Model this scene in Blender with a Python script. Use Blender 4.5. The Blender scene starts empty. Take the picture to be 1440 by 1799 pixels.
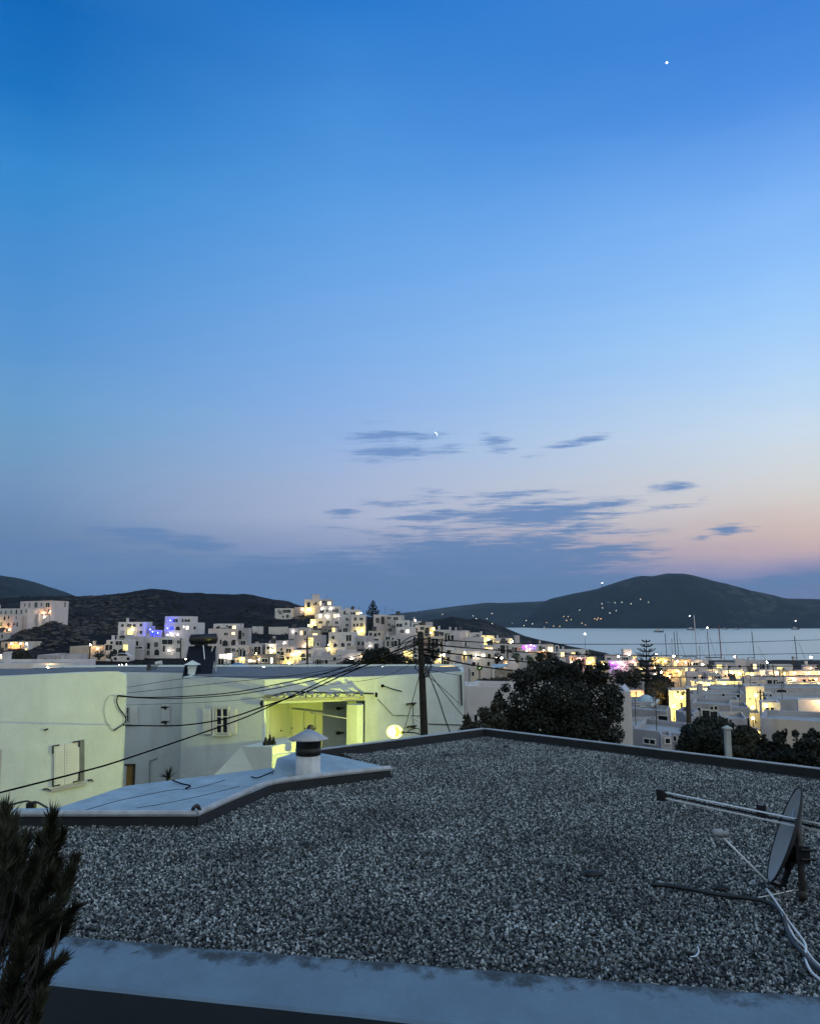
import bpy, bmesh, math, random
import numpy as np
from mathutils import Vector, Matrix, noise as mnoise

random.seed(7); rng = np.random.default_rng(11)
C = bpy.data.collections.new("place"); bpy.context.scene.collection.children.link(C)
scene = bpy.context.scene
R = math.radians

# ------------------------------------------------------------------ camera
F = 1440.0; CX = 720.0; CY = 899.5; HY = 1088.0; CAMZ = 2.2
PITCH = math.atan((HY - CY) / F)
cam_d = bpy.data.cameras.new("camera"); cam = bpy.data.objects.new("camera", cam_d); C.objects.link(cam)
cam_d.sensor_fit = 'HORIZONTAL'; cam_d.sensor_width = 36.0; cam_d.lens = 36.0
cam_d.clip_start = 0.05; cam_d.clip_end = 40000
cam.location = (0, 0, CAMZ); cam.rotation_euler = (math.pi / 2 + PITCH, 0, 0)
scene.camera = cam

def ray(px, py):
    dx = (px - CX) / F; dy = (CY - py) / F
    return Vector((dx, math.cos(PITCH) - dy * math.sin(PITCH), math.sin(PITCH) + dy * math.cos(PITCH)))
def W(px, py, D):
    r = ray(px, py); t = D / r.y
    return Vector((r.x * t, D, CAMZ + r.z * t))
def PZ(px, py, z):
    r = ray(px, py); t = (z - CAMZ) / r.z
    return Vector((r.x * t, r.y * t, z))
def azel(px, py):
    r = ray(px, py).normalized()
    return math.atan2(r.x, r.y), math.asin(r.z)

# ------------------------------------------------------------------ dusk sky
def lin(c):
    return tuple(((v / 255) / 12.92 if v / 255 <= .04045 else ((v / 255 + .055) / 1.055) ** 2.4) for v in c)
wd = bpy.data.worlds.new("World"); scene.world = wd; wd.use_nodes = True
nt = wd.node_tree; nt.nodes.clear()
def N(t, **k):
    n = nt.nodes.new(t)
    for a, b in k.items(): setattr(n, a, b)
    return n
def link(a, b): nt.links.new(a, b)
def M(op, a, b=None, c=None, clamp=False):
    n = N('ShaderNodeMath', operation=op); n.use_clamp = clamp
    for i, v in enumerate((a, b, c)):
        if v is None: continue
        if isinstance(v, (int, float)): n.inputs[i].default_value = v
        else: link(v, n.inputs[i])
    return n.outputs[0]
def MIX(f, a, b):
    n = N('ShaderNodeMix', data_type='RGBA')
    for s, v in ((n.inputs[0], f), (n.inputs[6], a), (n.inputs[7], b)):
        if isinstance(v, (int, float)): s.default_value = v
        elif isinstance(v, tuple): s.default_value = (*v, 1)
        else: link(v, s)
    return n.outputs[2]
tc = N('ShaderNodeTexCoord'); sep = N('ShaderNodeSeparateXYZ'); link(tc.outputs['Generated'], sep.inputs[0])
EL = M('ARCSINE', sep.outputs[2]); AZ = M('ARCTAN2', sep.outputs[0], sep.outputs[1])
comb = N('ShaderNodeCombineXYZ'); link(AZ, comb.inputs[0]); link(EL, comb.inputs[1])
def noise(scale_xy, sc, det=4, rough=.55):
    mp = N('ShaderNodeMapping'); link(comb.outputs[0], mp.inputs[0]); mp.inputs['Scale'].default_value = (*scale_xy, 1)
    n = N('ShaderNodeTexNoise'); link(mp.outputs[0], n.inputs['Vector'])
    n.inputs['Scale'].default_value = sc; n.inputs['Detail'].default_value = det; n.inputs['Roughness'].default_value = rough
    return n.outputs[0]
n_low = noise((1, 5), 6, 3); n_str = noise((1, 11), 14, 8, .68); n_fin = noise((1, 13), 34, 6, .72); n_big = noise((1, 2), 3, 2)
# elevation used by the ramps, gently disturbed
EL2 = M('ADD', EL, M('MULTIPLY', M('SUBTRACT', n_low, .5), R(1.6)))
TMAX = R(90)
def ramp(stops, px):
    r = N('ShaderNodeValToRGB'); el = r.color_ramp; el.interpolation = 'B_SPLINE' if False else 'LINEAR'
    pts = sorted([(azel(px, y)[1] / TMAX, lin(c)) for y, c in stops] + [(R(65) / TMAX, ZEN[0]), (1.0, ZEN[1])])
    el.elements[0].position = max(0, pts[0][0]); el.elements[0].color = (*pts[0][1], 1)
    el.elements[1].position = 1.0; el.elements[1].color = (*pts[-1][1], 1)
    for p, c in pts[1:-1]:
        e = el.elements.new(p); e.color = (*c, 1)
    link(M('DIVIDE', EL2, TMAX, clamp=True), r.inputs[0])
    return r.outputs[0]
ZEN = [lin((104, 158, 206)), lin((130, 172, 212))]
cL = ramp([(0, (14, 104, 184)), (150, (28, 116, 194)), (300, (54, 137, 208)), (450, (73, 143, 210)), (600, (90, 150, 211)), (700, (104, 158, 206)),
           (780, (112, 156, 197)), (850, (116, 150, 190)), (905, (108, 140, 181)), (955, (102, 132, 171)), (1000, (96, 129, 171)), (1085, (74, 108, 155))], 50)
cC = ramp([(0, (40, 121, 206)), (150, (65, 137, 214)), (300, (82, 152, 224)), (450, (104, 164, 230)), (600, (124, 174, 232)), (700, (138, 178, 231)),
           (780, (152, 182, 226)), (850, (166, 183, 216)), (910, (170, 181, 210)), (960, (140, 156, 193)), (1000, (108, 138, 183)), (1085, (82, 118, 170))], 600)
cR = ramp([(0, (60, 130, 216)), (150, (76, 142, 226)), (250, (106, 163, 238)), (350, (128, 182, 247)), (450, (142, 193, 251)), (550, (160, 205, 252)),
           (650, (180, 214, 249)), (750, (204, 222, 239)), (830, (214, 217, 220)), (880, (216, 209, 206)), (930, (211, 191, 184)), (970, (197, 174, 180)),
           (998, (150, 146, 180)), (1015, (112, 128, 170)), (1085, (96, 116, 158))], 1390)
aL, aC, aR = azel(50, 700)[0], azel(600, 700)[0], azel(1390, 700)[0]
f1 = M('DIVIDE', M('SUBTRACT', AZ, aL), aC - aL, clamp=True); f2 = M('DIVIDE', M('SUBTRACT', AZ, aC), aR - aC, clamp=True)
sky = MIX(f2, MIX(f1, cL, cC), cR)
# the sky behind the photographer: unseen fill, brighter than the dusk ahead, strongest at right
bk = N('ShaderNodeMapRange', interpolation_type='SMOOTHSTEP'); link(M('ABSOLUTE', AZ), bk.inputs[0])
bk.inputs[1].default_value = R(45); bk.inputs[2].default_value = R(130)
backr = N('ShaderNodeValToRGB'); backr.color_ramp.elements[0].color = (1.05, 1.10, 1.02, 1); backr.color_ramp.elements[1].color = (*ZEN[1], 1)
e = backr.color_ramp.elements.new(.35); e.color = (.86, .98, 1.0, 1)
link(M('DIVIDE', EL, TMAX, clamp=True), backr.inputs[0])
side = N('ShaderNodeMapRange'); link(M('SINE', AZ), side.inputs[0]); side.inputs[1].default_value = -.9; side.inputs[2].default_value = .9; side.inputs[3].default_value = .62; side.inputs[4].default_value = 1.5
bv = N('ShaderNodeVectorMath', operation='SCALE'); link(backr.outputs[0], bv.inputs[0]); link(side.outputs[0], bv.inputs['Scale'])
sky = MIX(bk.outputs[0], sky, bv.outputs[0])
# clouds: (px, py, half width, half height, tilt deg, strength)
CL = [(680, 766, 105, 9, 2, .9), (705, 795, 110, 13, 3, .9), (655, 742, 50, 8, 0, .4), (870, 772, 38, 16, -8, .75), (878, 790, 38, 8, 0, .75), (1020, 773, 62, 8, 7, .85), (935, 802, 32, 5, 6, .5),
      (1175, 855, 42, 9, 2, .9), (1280, 929, 45, 9, 2, 1), (1232, 947, 25, 5, 2, .6), (605, 900, 40, 8, 0, .85), (590, 927, 55, 5, 0, .55), (1230, 876, 30, 5, 2, .4),
      (760, 868, 55, 9, 0, .5), (885, 875, 80, 12, 3, .6), (800, 902, 120, 9, 1, .8), (930, 905, 150, 22, 2, 1.15), (1060, 885, 80, 9, 4, .75), (1010, 927, 70, 11, 2, .95), (760, 930, 150, 10, 1, .6),
      (700, 948, 70, 10, 0, .6), (890, 950, 150, 16, 1, .9), (1100, 955, 70, 10, 0, .55), (860, 985, 250, 34, 1, 1.5), (1040, 972, 130, 20, 0, 1.0), (640, 1015, 240, 40, 3, 1.1), (860, 1040, 330, 48, 0, 1.15), (760, 955, 110, 9, 2, 1.0), (985, 893, 130, 7, 2, 1.0), (750, 908, 90, 7, 1, 1.0),
      (250, 942, 90, 16, -6, 1.1), (340, 955, 80, 14, -6, 1.0), (70, 962, 130, 14, 3, .9), (200, 985, 260, 20, 0, .7), (330, 1025, 360, 42, 0, .7), (480, 1000, 160, 24, 4, .9), (1000, 908, 120, 8, 2, .9), (900, 868, 130, 6, 2, .75), (700, 882, 90, 6, 1, .6), (1160, 892, 80, 6, 2, .6), (1080, 935, 110, 8, 1, .7), (545, 843, 30, 7, 0, .35), (400, 840, 25, 4, 0, .3), (1400, 1022, 120, 14, 3, .9)]
acc = None
wv = N('ShaderNodeVectorMath', operation='ADD'); link(comb.outputs[0], wv.inputs[0])
wn = N('ShaderNodeTexNoise'); link(comb.outputs[0], wn.inputs['Vector']); wn.inputs['Scale'].default_value = 22; wn.inputs['Detail'].default_value = 3
wsub = N('ShaderNodeVectorMath', operation='MULTIPLY_ADD'); link(wn.outputs['Color'], wsub.inputs[0]); wsub.inputs[1].default_value = (.035, .009, 0); wsub.inputs[2].default_value = (-.0175, -.0045, 0)
link(wsub.outputs[0], wv.inputs[1])
for px, py, rx, ry, tilt, st in CL:
    a, b = azel(px, py); a2 = azel(px + rx, py)[0]; b2 = azel(px, py - ry)[1]
    mp = N('ShaderNodeMapping', vector_type='TEXTURE'); link(wv.outputs[0], mp.inputs[0])
    mp.inputs['Location'].default_value = (a, b, 0); mp.inputs['Rotation'].default_value = (0, 0, R(tilt)); mp.inputs['Scale'].default_value = ((a2 - a) * 1.5, (b2 - b) * 1.9, 1)
    g = N('ShaderNodeTexGradient', gradient_type='SPHERICAL'); link(mp.outputs[0], g.inputs[0])
    v = M('MULTIPLY', g.outputs['Fac'], st)
    acc = v if acc is None else M('SMOOTH_MAX', acc, v, .15)
raw = M('ADD', M('MULTIPLY_ADD', M('SUBTRACT', n_str, .5), 2.3, acc), M('MULTIPLY', M('SUBTRACT', n_fin, .5), 1.1))
cm = N('ShaderNodeMapRange', interpolation_type='SMOOTHSTEP'); link(raw, cm.inputs[0]); cm.inputs[1].default_value = .18; cm.inputs[2].default_value = .9
gate = N('ShaderNodeMapRange', interpolation_type='SMOOTHSTEP'); link(acc, gate.inputs[0]); gate.inputs[1].default_value = .05; gate.inputs[2].default_value = .42
cmask = M('MULTIPLY', cm.outputs[0], gate.outputs[0])
cloudc = N('ShaderNodeValToRGB'); cloudc.color_ramp.elements[0].color = (*lin((94, 126, 169)), 1); cloudc.color_ramp.elements[0].position = R(2) / TMAX
cloudc.color_ramp.elements[1].color = (*lin((114, 148, 200)), 1); cloudc.color_ramp.elements[1].position = R(12) / TMAX
link(M('DIVIDE', EL, TMAX, clamp=True), cloudc.inputs[0])
sky = MIX(M('MULTIPLY', cmask, .95), sky, cloudc.outputs[0])
bg = N('ShaderNodeBackground'); link(sky, bg.inputs[0]); bg.inputs[1].default_value = 1.0
out = N('ShaderNodeOutputWorld'); link(bg.outputs[0], out.inputs[0])
# the last of the sun: a wide, weak glow from the west (right of the picture)
sl = bpy.data.lights.new("sun", 'SUN'); sl.energy = .12; sl.angle = R(25); sl.color = (1, .78, .68)
so = bpy.data.objects.new("sun", sl); C.objects.link(so); so.rotation_euler = (R(80), 0, R(-42 + 180)); 
scene.view_settings.view_transform = 'Standard'; scene.view_settings.look = 'None'; scene.view_settings.exposure = 0; scene.view_settings.gamma = 1
scene.cycles.use_denoising = True
scene.cycles.sample_clamp_indirect = 4; scene.cycles.max_bounces = 6; scene.cycles.caustics_reflective = False; scene.cycles.caustics_refractive = False

# ------------------------------------------------------------------ helpers
class MB:
    """collects polygons and builds them as one mesh"""
    def __init__(s): s.v = []; s.f = []; s.m = []
    def face(s, pts, mi=0):
        b = len(s.v); s.v += [tuple(p) for p in pts]; s.f.append(tuple(range(b, b + len(pts)))); s.m.append(mi)
    def raw(s, vs, fs, mi=0):
        b = len(s.v); s.v += [tuple(p) for p in vs]
        for f in fs: s.f.append(tuple(i + b for i in f)); s.m.append(mi)
    def prism(s, poly, z0, z1, mi=0, bottom=True):
        n = len(poly); a = sum(poly[i][0] * poly[(i + 1) % n][1] - poly[(i + 1) % n][0] * poly[i][1] for i in range(n))
        if a < 0: poly = poly[::-1]
        zz0 = z0 if isinstance(z0, (list, tuple)) else [z0] * n; zz1 = z1 if isinstance(z1, (list, tuple)) else [z1] * n
        if a < 0: zz0 = list(zz0)[::-1]; zz1 = list(zz1)[::-1]
        vs = [(p[0], p[1], z) for p, z in zip(poly, zz0)] + [(p[0], p[1], z) for p, z in zip(poly, zz1)]
        fs = [(i, (i + 1) % n, n + (i + 1) % n, n + i) for i in range(n)] + [tuple(range(n, 2 * n))]
        if bottom: fs.append(tuple(range(n - 1, -1, -1)))
        s.raw(vs, fs, mi)
    def obox(s, o, u, v, w, mi=0):
        """box from corner o along vectors u, v, w"""
        o, u, v, w = map(Vector, (o, u, v, w))
        p = [o, o + u, o + u + v, o + v, o + w, o + u + w, o + u + v + w, o + v + w]
        fs = [(0, 3, 2, 1), (4, 5, 6, 7), (0, 1, 5, 4), (1, 2, 6, 5), (2, 3, 7, 6), (3, 0, 4, 7)]
        if u.cross(v).dot(w) < 0: fs = [f[::-1] for f in fs]
        s.raw(p, fs, mi)
    def box(s, c, d, mi=0, rz=0):
        ca, sa = math.cos(rz), math.sin(rz); u = Vector((ca, sa, 0)) * d[0]; v = Vector((-sa, ca, 0)) * d[1]; w = Vector((0, 0, d[2]))
        s.obox(Vector(c) - u / 2 - v / 2 - w / 2, u, v, w, mi)
    def tube(s, pts, r, n=6, mi=0, cap=True):
        pts = [Vector(p) for p in pts]; rr = r if isinstance(r, (list, tuple)) else [r] * len(pts)
        rings = []; prev = None
        for i, p in enumerate(pts):
            d = (pts[min(i + 1, len(pts) - 1)] - pts[max(i - 1, 0)]).normalized()
            if prev is None: a = d.orthogonal().normalized()
            else: a = (prev - d * prev.dot(d)); a = a.normalized() if a.length > 1e-6 else d.orthogonal().normalized()
            prev = a; b = d.cross(a)
            rings.append([p + (a * math.cos(k * 2 * math.pi / n) + b * math.sin(k * 2 * math.pi / n)) * rr[i] for k in range(n)])
        vs = [q for ring in rings for q in ring]; fs = []
        for i in range(len(pts) - 1):
            for k in range(n): fs.append((i * n + k, i * n + (k + 1) % n, (i + 1) * n + (k + 1) % n, (i + 1) * n + k))
        if cap: fs += [tuple(range(n - 1, -1, -1)), tuple(range((len(pts) - 1) * n, len(pts) * n))]
        s.raw(vs, fs, mi)
    def lathe(s, c, prof, n=20, mi=0):
        """profile of (radius, z) turned about the vertical through c"""
        c = Vector(c); vs = []; fs = []
        for r, z in prof:
            vs += [c + Vector((r * math.cos(k * 2 * math.pi / n), r * math.sin(k * 2 * math.pi / n), z)) for k in range(n)]
        for i in range(len(prof) - 1):
            for k in range(n): fs.append((i * n + k, i * n + (k + 1) % n, (i + 1) * n + (k + 1) % n, (i + 1) * n + k))
        s.raw(vs, fs, mi)
    def ball(s, c, r, mi=0, sub=1, sc=(1, 1, 1)):
        bm = bmesh.new(); bmesh.ops.create_icosphere(bm, subdivisions=sub, radius=r)
        bm.verts.index_update(); s.raw([Vector(c) + Vector((v.co.x * sc[0], v.co.y * sc[1], v.co.z * sc[2])) for v in bm.verts], [tuple(v.index for v in f.verts) for f in bm.faces], mi); bm.free()
    def build(s, name, mats, parent=None, smooth=False):
        me = bpy.data.meshes.new(name); me.from_pydata(s.v, [], s.f)
        for m in (mats if isinstance(mats, (list, tuple)) else [mats]): me.materials.append(m)
        if any(s.m): me.polygons.foreach_set('material_index', s.m)
        if smooth: me.polygons.foreach_set('use_smooth', [True] * len(s.f))
        me.update(); o = bpy.data.objects.new(name, me); C.objects.link(o)
        if parent is not None: o.parent = parent; o.matrix_parent_inverse = parent.matrix_world.inverted()
        return o
def tag(o, label, cat, group=None):
    o['label'] = label; o['category'] = cat
    if group: o['group'] = group
    return o
def thing(name, label, cat, loc=(0, 0, 0), group=None):
    o = bpy.data.objects.new(name, None); C.objects.link(o); o.location = loc; o.empty_display_size = .3
    o.matrix_world = Matrix.Translation(Vector(loc))
    return tag(o, label, cat, group)
def smooth_curve(pts, k=6):
    pts = [Vector(p) for p in pts]; o = []
    P = [pts[0] * 2 - pts[1]] + pts + [pts[-1] * 2 - pts[-2]]
    for i in range(1, len(P) - 2):
        a, b, c, d = P[i - 1:i + 3]
        for j in range(k):
            t = j / k
            o.append(.5 * ((2 * b) + (c - a) * t + (2 * a - 5 * b + 4 * c - d) * t * t + (3 * b - a - 3 * c + d) * t ** 3))
    return o + [pts[-1]]

# ------------------------------------------------------------------ materials
def newmat(name):
    m = bpy.data.materials.new(name); m.use_nodes = True
    return m, m.node_tree, m.node_tree.nodes['Principled BSDF']
def mat(name, col, rough=.85, var=.12, scale=3.0, bump=.0, bscale=40, metal=0, spec=.3, stain=0):
    m, t, p = newmat(name); p.inputs['Roughness'].default_value = rough; p.inputs['Metallic'].default_value = metal; p.inputs['Specular IOR Level'].default_value = spec
    g = t.nodes.new('ShaderNodeTexCoord'); n = t.nodes.new('ShaderNodeTexNoise'); n.inputs['Scale'].default_value = scale; n.inputs['Detail'].default_value = 6; n.inputs['Roughness'].default_value = .65
    t.links.new(g.outputs['Object'], n.inputs['Vector'])
    r = t.nodes.new('ShaderNodeValToRGB'); r.color_ramp.elements[0].position = .3; r.color_ramp.elements[1].position = .72
    r.color_ramp.elements[0].color = (*[c * (1 - var) for c in col], 1); r.color_ramp.elements[1].color = (*[min(1, c * (1 + var)) for c in col], 1)
    t.links.new(n.outputs[0], r.inputs[0]); src = r.outputs[0]
    if stain:
        n2 = t.nodes.new('ShaderNodeTexNoise'); mp = t.nodes.new('ShaderNodeMapping'); mp.inputs['Scale'].default_value = (1, 1, .18); t.links.new(g.outputs['Object'], mp.inputs[0]); t.links.new(mp.outputs[0], n2.inputs['Vector'])
        n2.inputs['Scale'].default_value = scale * 1.3; n2.inputs['Detail'].default_value = 8
        mr = t.nodes.new('ShaderNodeMapRange'); mr.inputs[1].default_value = .56; mr.inputs[2].default_value = .75; mr.inputs[4].default_value = stain; t.links.new(n2.outputs[0], mr.inputs[0])
        mx = t.nodes.new('ShaderNodeMix'); mx.data_type = 'RGBA'; t.links.new(mr.outputs[0], mx.inputs[0]); t.links.new(src, mx.inputs[6]); mx.inputs[7].default_value = (*[c * .45 for c in col], 1); src = mx.outputs[2]
    t.links.new(src, p.inputs['Base Color'])
    if bump:
        b = t.nodes.new('ShaderNodeTexNoise'); b.inputs['Scale'].default_value = bscale; b.inputs['Detail'].default_value = 5; t.links.new(g.outputs['Object'], b.inputs['Vector'])
        bn = t.nodes.new('ShaderNodeBump'); bn.inputs['Strength'].default_value = bump; bn.inputs['Distance'].default_value = .02; t.links.new(b.outputs[0], bn.inputs['Height']); t.links.new(bn.outputs[0], p.inputs['Normal'])
    return m
def emis(name, col, s):
    m, t, p = newmat(name); p.inputs['Base Color'].default_value = (*col, 1); p.inputs['Emission Color'].default_value = (*col, 1); p.inputs['Emission Strength'].default_value = s
    return m
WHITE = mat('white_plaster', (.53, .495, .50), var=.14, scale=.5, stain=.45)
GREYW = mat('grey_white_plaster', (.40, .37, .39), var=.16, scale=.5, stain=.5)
SHADEW = mat('weathered_blue_grey_plaster', (.31, .305, .335), var=.2, scale=.5, stain=.5)  # shade on white walls is put into this darker plaster colour
PINK = mat('pinkish_plaster', (.55, .465, .46), var=.1, scale=.5, stain=.35)
BEIGE = mat('beige_plaster', (.46, .39, .33), var=.12, scale=.5, stain=.35)
STONE = mat('stone_wall', (.25, .21, .18), var=.45, scale=2.2)
NEARW = mat('near_white_plaster', (.55, .60, .585), var=.10, scale=1.1, bump=.45, bscale=9, stain=.3)
SLABW = mat('cement_paint', (.27, .36, .44), var=.22, scale=2.4, bump=.5, bscale=14, stain=.45)
ROOFD = mat('dark_roof_felt', (.13, .14, .16), var=.3, scale=4, bump=.3)
ROOFL = mat('light_roof_cement', (.30, .31, .33), var=.2, scale=.8, stain=.4)
DGLASS = mat('dark_window_glass', (.012, .013, .018), rough=.18, spec=.5, var=.3)
FRAME = mat('painted_frame', (.55, .55, .53), var=.06)
DARKW = mat('dark_wood', (.045, .034, .026), var=.4, scale=9, bump=.3)
BLACK = mat('black_plastic', (.012, .012, .014), rough=.5, var=.2)
CABLE = mat('black_cable', (.006, .006, .006), rough=1, var=.1, spec=0)
WCABLE = mat('grey_cable', (.62, .64, .66), rough=.5, var=.1)
METAL = mat('galvanised_metal', (.62, .64, .67), rough=.38, metal=.85, var=.15, scale=12)
DMETAL = mat('dark_rusty_metal', (.06, .055, .055), rough=.6, metal=.3, var=.4, scale=14)
WATERT = mat('blue_dome_paint', (.03, .16, .40), var=.15)
PALEB = mat('pale_blue_paint', (.30, .40, .48), var=.12)
TILE = mat('red_tile', (.16, .05, .035), var=.3, scale=4)
LIT = {'l': emis('warm_lit_pane', (1, .72, .38), 2.2), 'w': emis('white_lit_pane', (1, .92, .78), 3.0), 'y': emis('yellow_lit_pane', (1, .78, .28), 1.5),
       'b': emis('blue_lit_pane', (.05, .08, 1), 1.0), 'p': emis('purple_lit_pane', (.45, .12, 1), 1.2), 'o': emis('orange_lit_pane', (1, .5, .2), .8)}
LAMPC = {'w': (1, .90, .72), 'y': (1, .73, .15), 'o': (1, .46, .13), 'b': (.012, .02, 1), 'p': (.42, .10, 1), 'r': (1, .45, .38), 'c': (1, .66, .30)}
_lm = {}
def lampmat(k, L):
    if (k, L) not in _lm: _lm[(k, L)] = emis('lamp_glow', LAMPC[k], L)
    return _lm[(k, L)]
# ------------------------------------------------------------------ terrain, sea, hills
GP = {  # column (photo x) : ground profile [(distance, height)] of the slope the town stands on
 -600: [(3, -4.3), (45, -4.5), (100, -6), (160, -6), (230, 0), (330, 12), (420, 18), (520, 14), (700, -6), (900, -40)],
 0: [(3, -4.3), (45, -4.5), (100, -6.2), (160, -6.5), (215, -3.5), (330, 7), (420, 13.2), (500, 9), (700, -6), (900, -40)],
 60: [(3, -4.3), (45, -4.5), (100, -6.2), (160, -5.6), (190, -4.4), (205, -2.4), (225, -.6), (245, .8), (330, 7), (420, 13.6), (500, 9), (700, -6), (900, -40)],
 100: [(3, -4.3), (45, -4.5), (110, -6.2), (160, -5.6), (188, -4.6), (205, -1.6), (225, 1.0), (245, 2.6), (330, 8), (420, 14), (500, 9), (700, -6), (900, -40)],
 130: [(3, -4.3), (45, -4.5), (120, -6.8), (160, -6.8), (190, -6.6), (207, -3.6), (225, -1), (250, 1), (340, 8), (420, 14.2), (500, 9), (700, -6), (900, -40)],
 190: [(3, -4.3), (45, -4.5), (120, -7.4), (160, -7.4), (192, -7.0), (210, -4.0), (222, -2.6), (300, 4.5), (420, 15.2), (500, 9), (700, -6), (900, -40)],
 270: [(3, -4.3), (45, -4.5), (120, -7.5), (160, -7.5), (199, -7.2), (211, -4.6), (222, -3.2), (300, 4.5), (420, 17.0), (500, 9), (700, -6), (900, -40)],
 330: [(3, -4.3), (45, -4.5), (120, -7.5), (160, -7.5), (200, -7.0), (215, -4.2), (225, -3.4), (300, 4), (420, 15.0), (500, 9), (700, -6), (900, -40)],
 420: [(3, -4.3), (45, -4.6), (120, -7.6), (165, -7.6), (188, -7.0), (206, -6.4), (226, -4.4), (300, 2.5), (420, 14.4), (500, 8), (700, -8), (900, -40)],
 490: [(3, -4.3), (45, -4.6), (120, -8.4), (165, -8.6), (190, -7.6), (220, -5.2), (250, -3.3), (330, 2.6), (420, 11.8), (500, 6), (700, -10), (900, -40)],
 560: [(3, -4.3), (45, -4.7), (110, -8), (165, -8), (185, -7.6), (205, -6.1), (220, -5), (240, -3), (258, -1), (330, 3.8), (420, 7.5), (500, 3), (700, -12), (900, -40)],
 650: [(3, -4.3), (45, -4.8), (110, -8), (165, -7.2), (190, -6.4), (210, -4.7), (240, -3), (330, 2.0), (400, 3.5), (500, -3), (700, -16), (900, -40)],
 730: [(3, -4.3), (45, -5), (110, -8), (180, -8), (250, -6), (330, -2.5), (420, -5), (600, -20), (900, -40)],
 800: [(3, -4.3), (45, -5), (100, -8), (150, -9.5), (250, -9), (330, -9.5), (450, -13), (650, -30), (900, -40)],
 900: [(3, -4.3), (45, -5.2), (100, -9), (150, -11), (250, -13), (330, -15), (450, -21), (650, -30), (900, -40)],
 1040: [(3, -4.3), (45, -6), (80, -9), (150, -13.5), (250, -17.5), (400, -23), (600, -27.2), (640, -30), (900, -40)],
 1250: [(3, -4.3), (45, -6.5), (80, -9.5), (150, -14.5), (250, -19), (400, -24), (610, -27.3), (640, -30), (900, -40)],
 2200: [(3, -4.3), (45, -6.5), (80, -9.5), (150, -14.5), (250, -19), (400, -24), (610, -27.3), (640, -30), (900, -40)]}
_cols = sorted(GP)
def gz(px, D):
    px = min(max(px, _cols[0]), _cols[-1])
    i = max(k for k in range(len(_cols)) if _cols[k] <= px); j = min(i + 1, len(_cols) - 1)
    def pr(c): return float(np.interp(D, [a for a, b in GP[c]], [b for a, b in GP[c]]))
    if i == j: return pr(_cols[i])
    t = (px - _cols[i]) / (_cols[j] - _cols[i]); t = t * t * (3 - 2 * t)
    return pr(_cols[i]) * (1 - t) + pr(_cols[j]) * t
def G(px, D):
    return Vector(((px - CX) / F * D * 1.004, D, gz(px, D)))

HILLS = {}
def grid_mesh(name, pts, nu, nv, m):
    me = bpy.data.meshes.new(name)
    me.from_pydata([tuple(p) for p in pts], [], [(i * nv + j, i * nv + j + 1, (i + 1) * nv + j + 1, (i + 1) * nv + j)[::-1] for i in range(nu - 1) for j in range(nv - 1)])
    HILLS[name] = ([tuple(p) for p in pts], [tuple(f.vertices) for f in me.polygons]) if nu * nv < 9000 and name != 'sea' else None
    me.polygons.foreach_set('use_smooth', [True] * len(me.polygons)); me.materials.append(m)
    o = bpy.data.objects.new(name, me); C.objects.link(o); o['kind'] = 'structure'; return o
def hillmat(name, dark, light, sc, amt, rock=(.16, .15, .14)):
    m, t, p = newmat(name); p.inputs['Roughness'].default_value = .95; p.inputs['Specular IOR Level'].default_value = .1
    g = t.nodes.new('ShaderNodeTexCoord'); n = t.nodes.new('ShaderNodeTexNoise'); n.inputs['Scale'].default_value = sc; n.inputs['Detail'].default_value = 9; n.inputs['Roughness'].default_value = .7
    t.links.new(g.outputs['Object'], n.inputs['Vector']); r = t.nodes.new('ShaderNodeValToRGB'); r.color_ramp.elements[0].position = .38; r.color_ramp.elements[1].position = .65
    r.color_ramp.elements[0].color = (*dark, 1); r.color_ramp.elements[1].color = (*light, 1); t.links.new(n.outputs[0], r.inputs[0])
    n2 = t.nodes.new('ShaderNodeTexNoise'); n2.inputs['Scale'].default_value = sc * 4.5; n2.inputs['Detail'].default_value = 6; t.links.new(g.outputs['Object'], n2.inputs['Vector'])
    n3 = t.nodes.new('ShaderNodeTexNoise'); n3.inputs['Scale'].default_value = sc * .35; n3.inputs['Detail'].default_value = 2; t.links.new(g.outputs['Object'], n3.inputs['Vector'])
    ml = t.nodes.new('ShaderNodeMath'); ml.operation = 'MULTIPLY'; t.links.new(n2.outputs[0], ml.inputs[0]); t.links.new(n3.outputs[0], ml.inputs[1])
    mr = t.nodes.new('ShaderNodeMapRange'); mr.inputs[1].default_value = .29; mr.inputs[2].default_value = .36; mr.inputs[4].default_value = amt; t.links.new(ml.outputs[0], mr.inputs[0])
    mx = t.nodes.new('ShaderNodeMix'); mx.data_type = 'RGBA'; t.links.new(mr.outputs[0], mx.inputs[0]); t.links.new(r.outputs[0], mx.inputs[6]); mx.inputs[7].default_value = (*rock, 1)
    t.links.new(mx.outputs[2], p.inputs['Base Color'])
    return m
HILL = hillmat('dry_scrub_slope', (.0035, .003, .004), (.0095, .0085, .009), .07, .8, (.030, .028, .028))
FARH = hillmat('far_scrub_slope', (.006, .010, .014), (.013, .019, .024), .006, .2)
HEADM = hillmat('headland_scrub', (.004, .005, .005), (.010, .011, .011), .03, .25)

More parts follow.
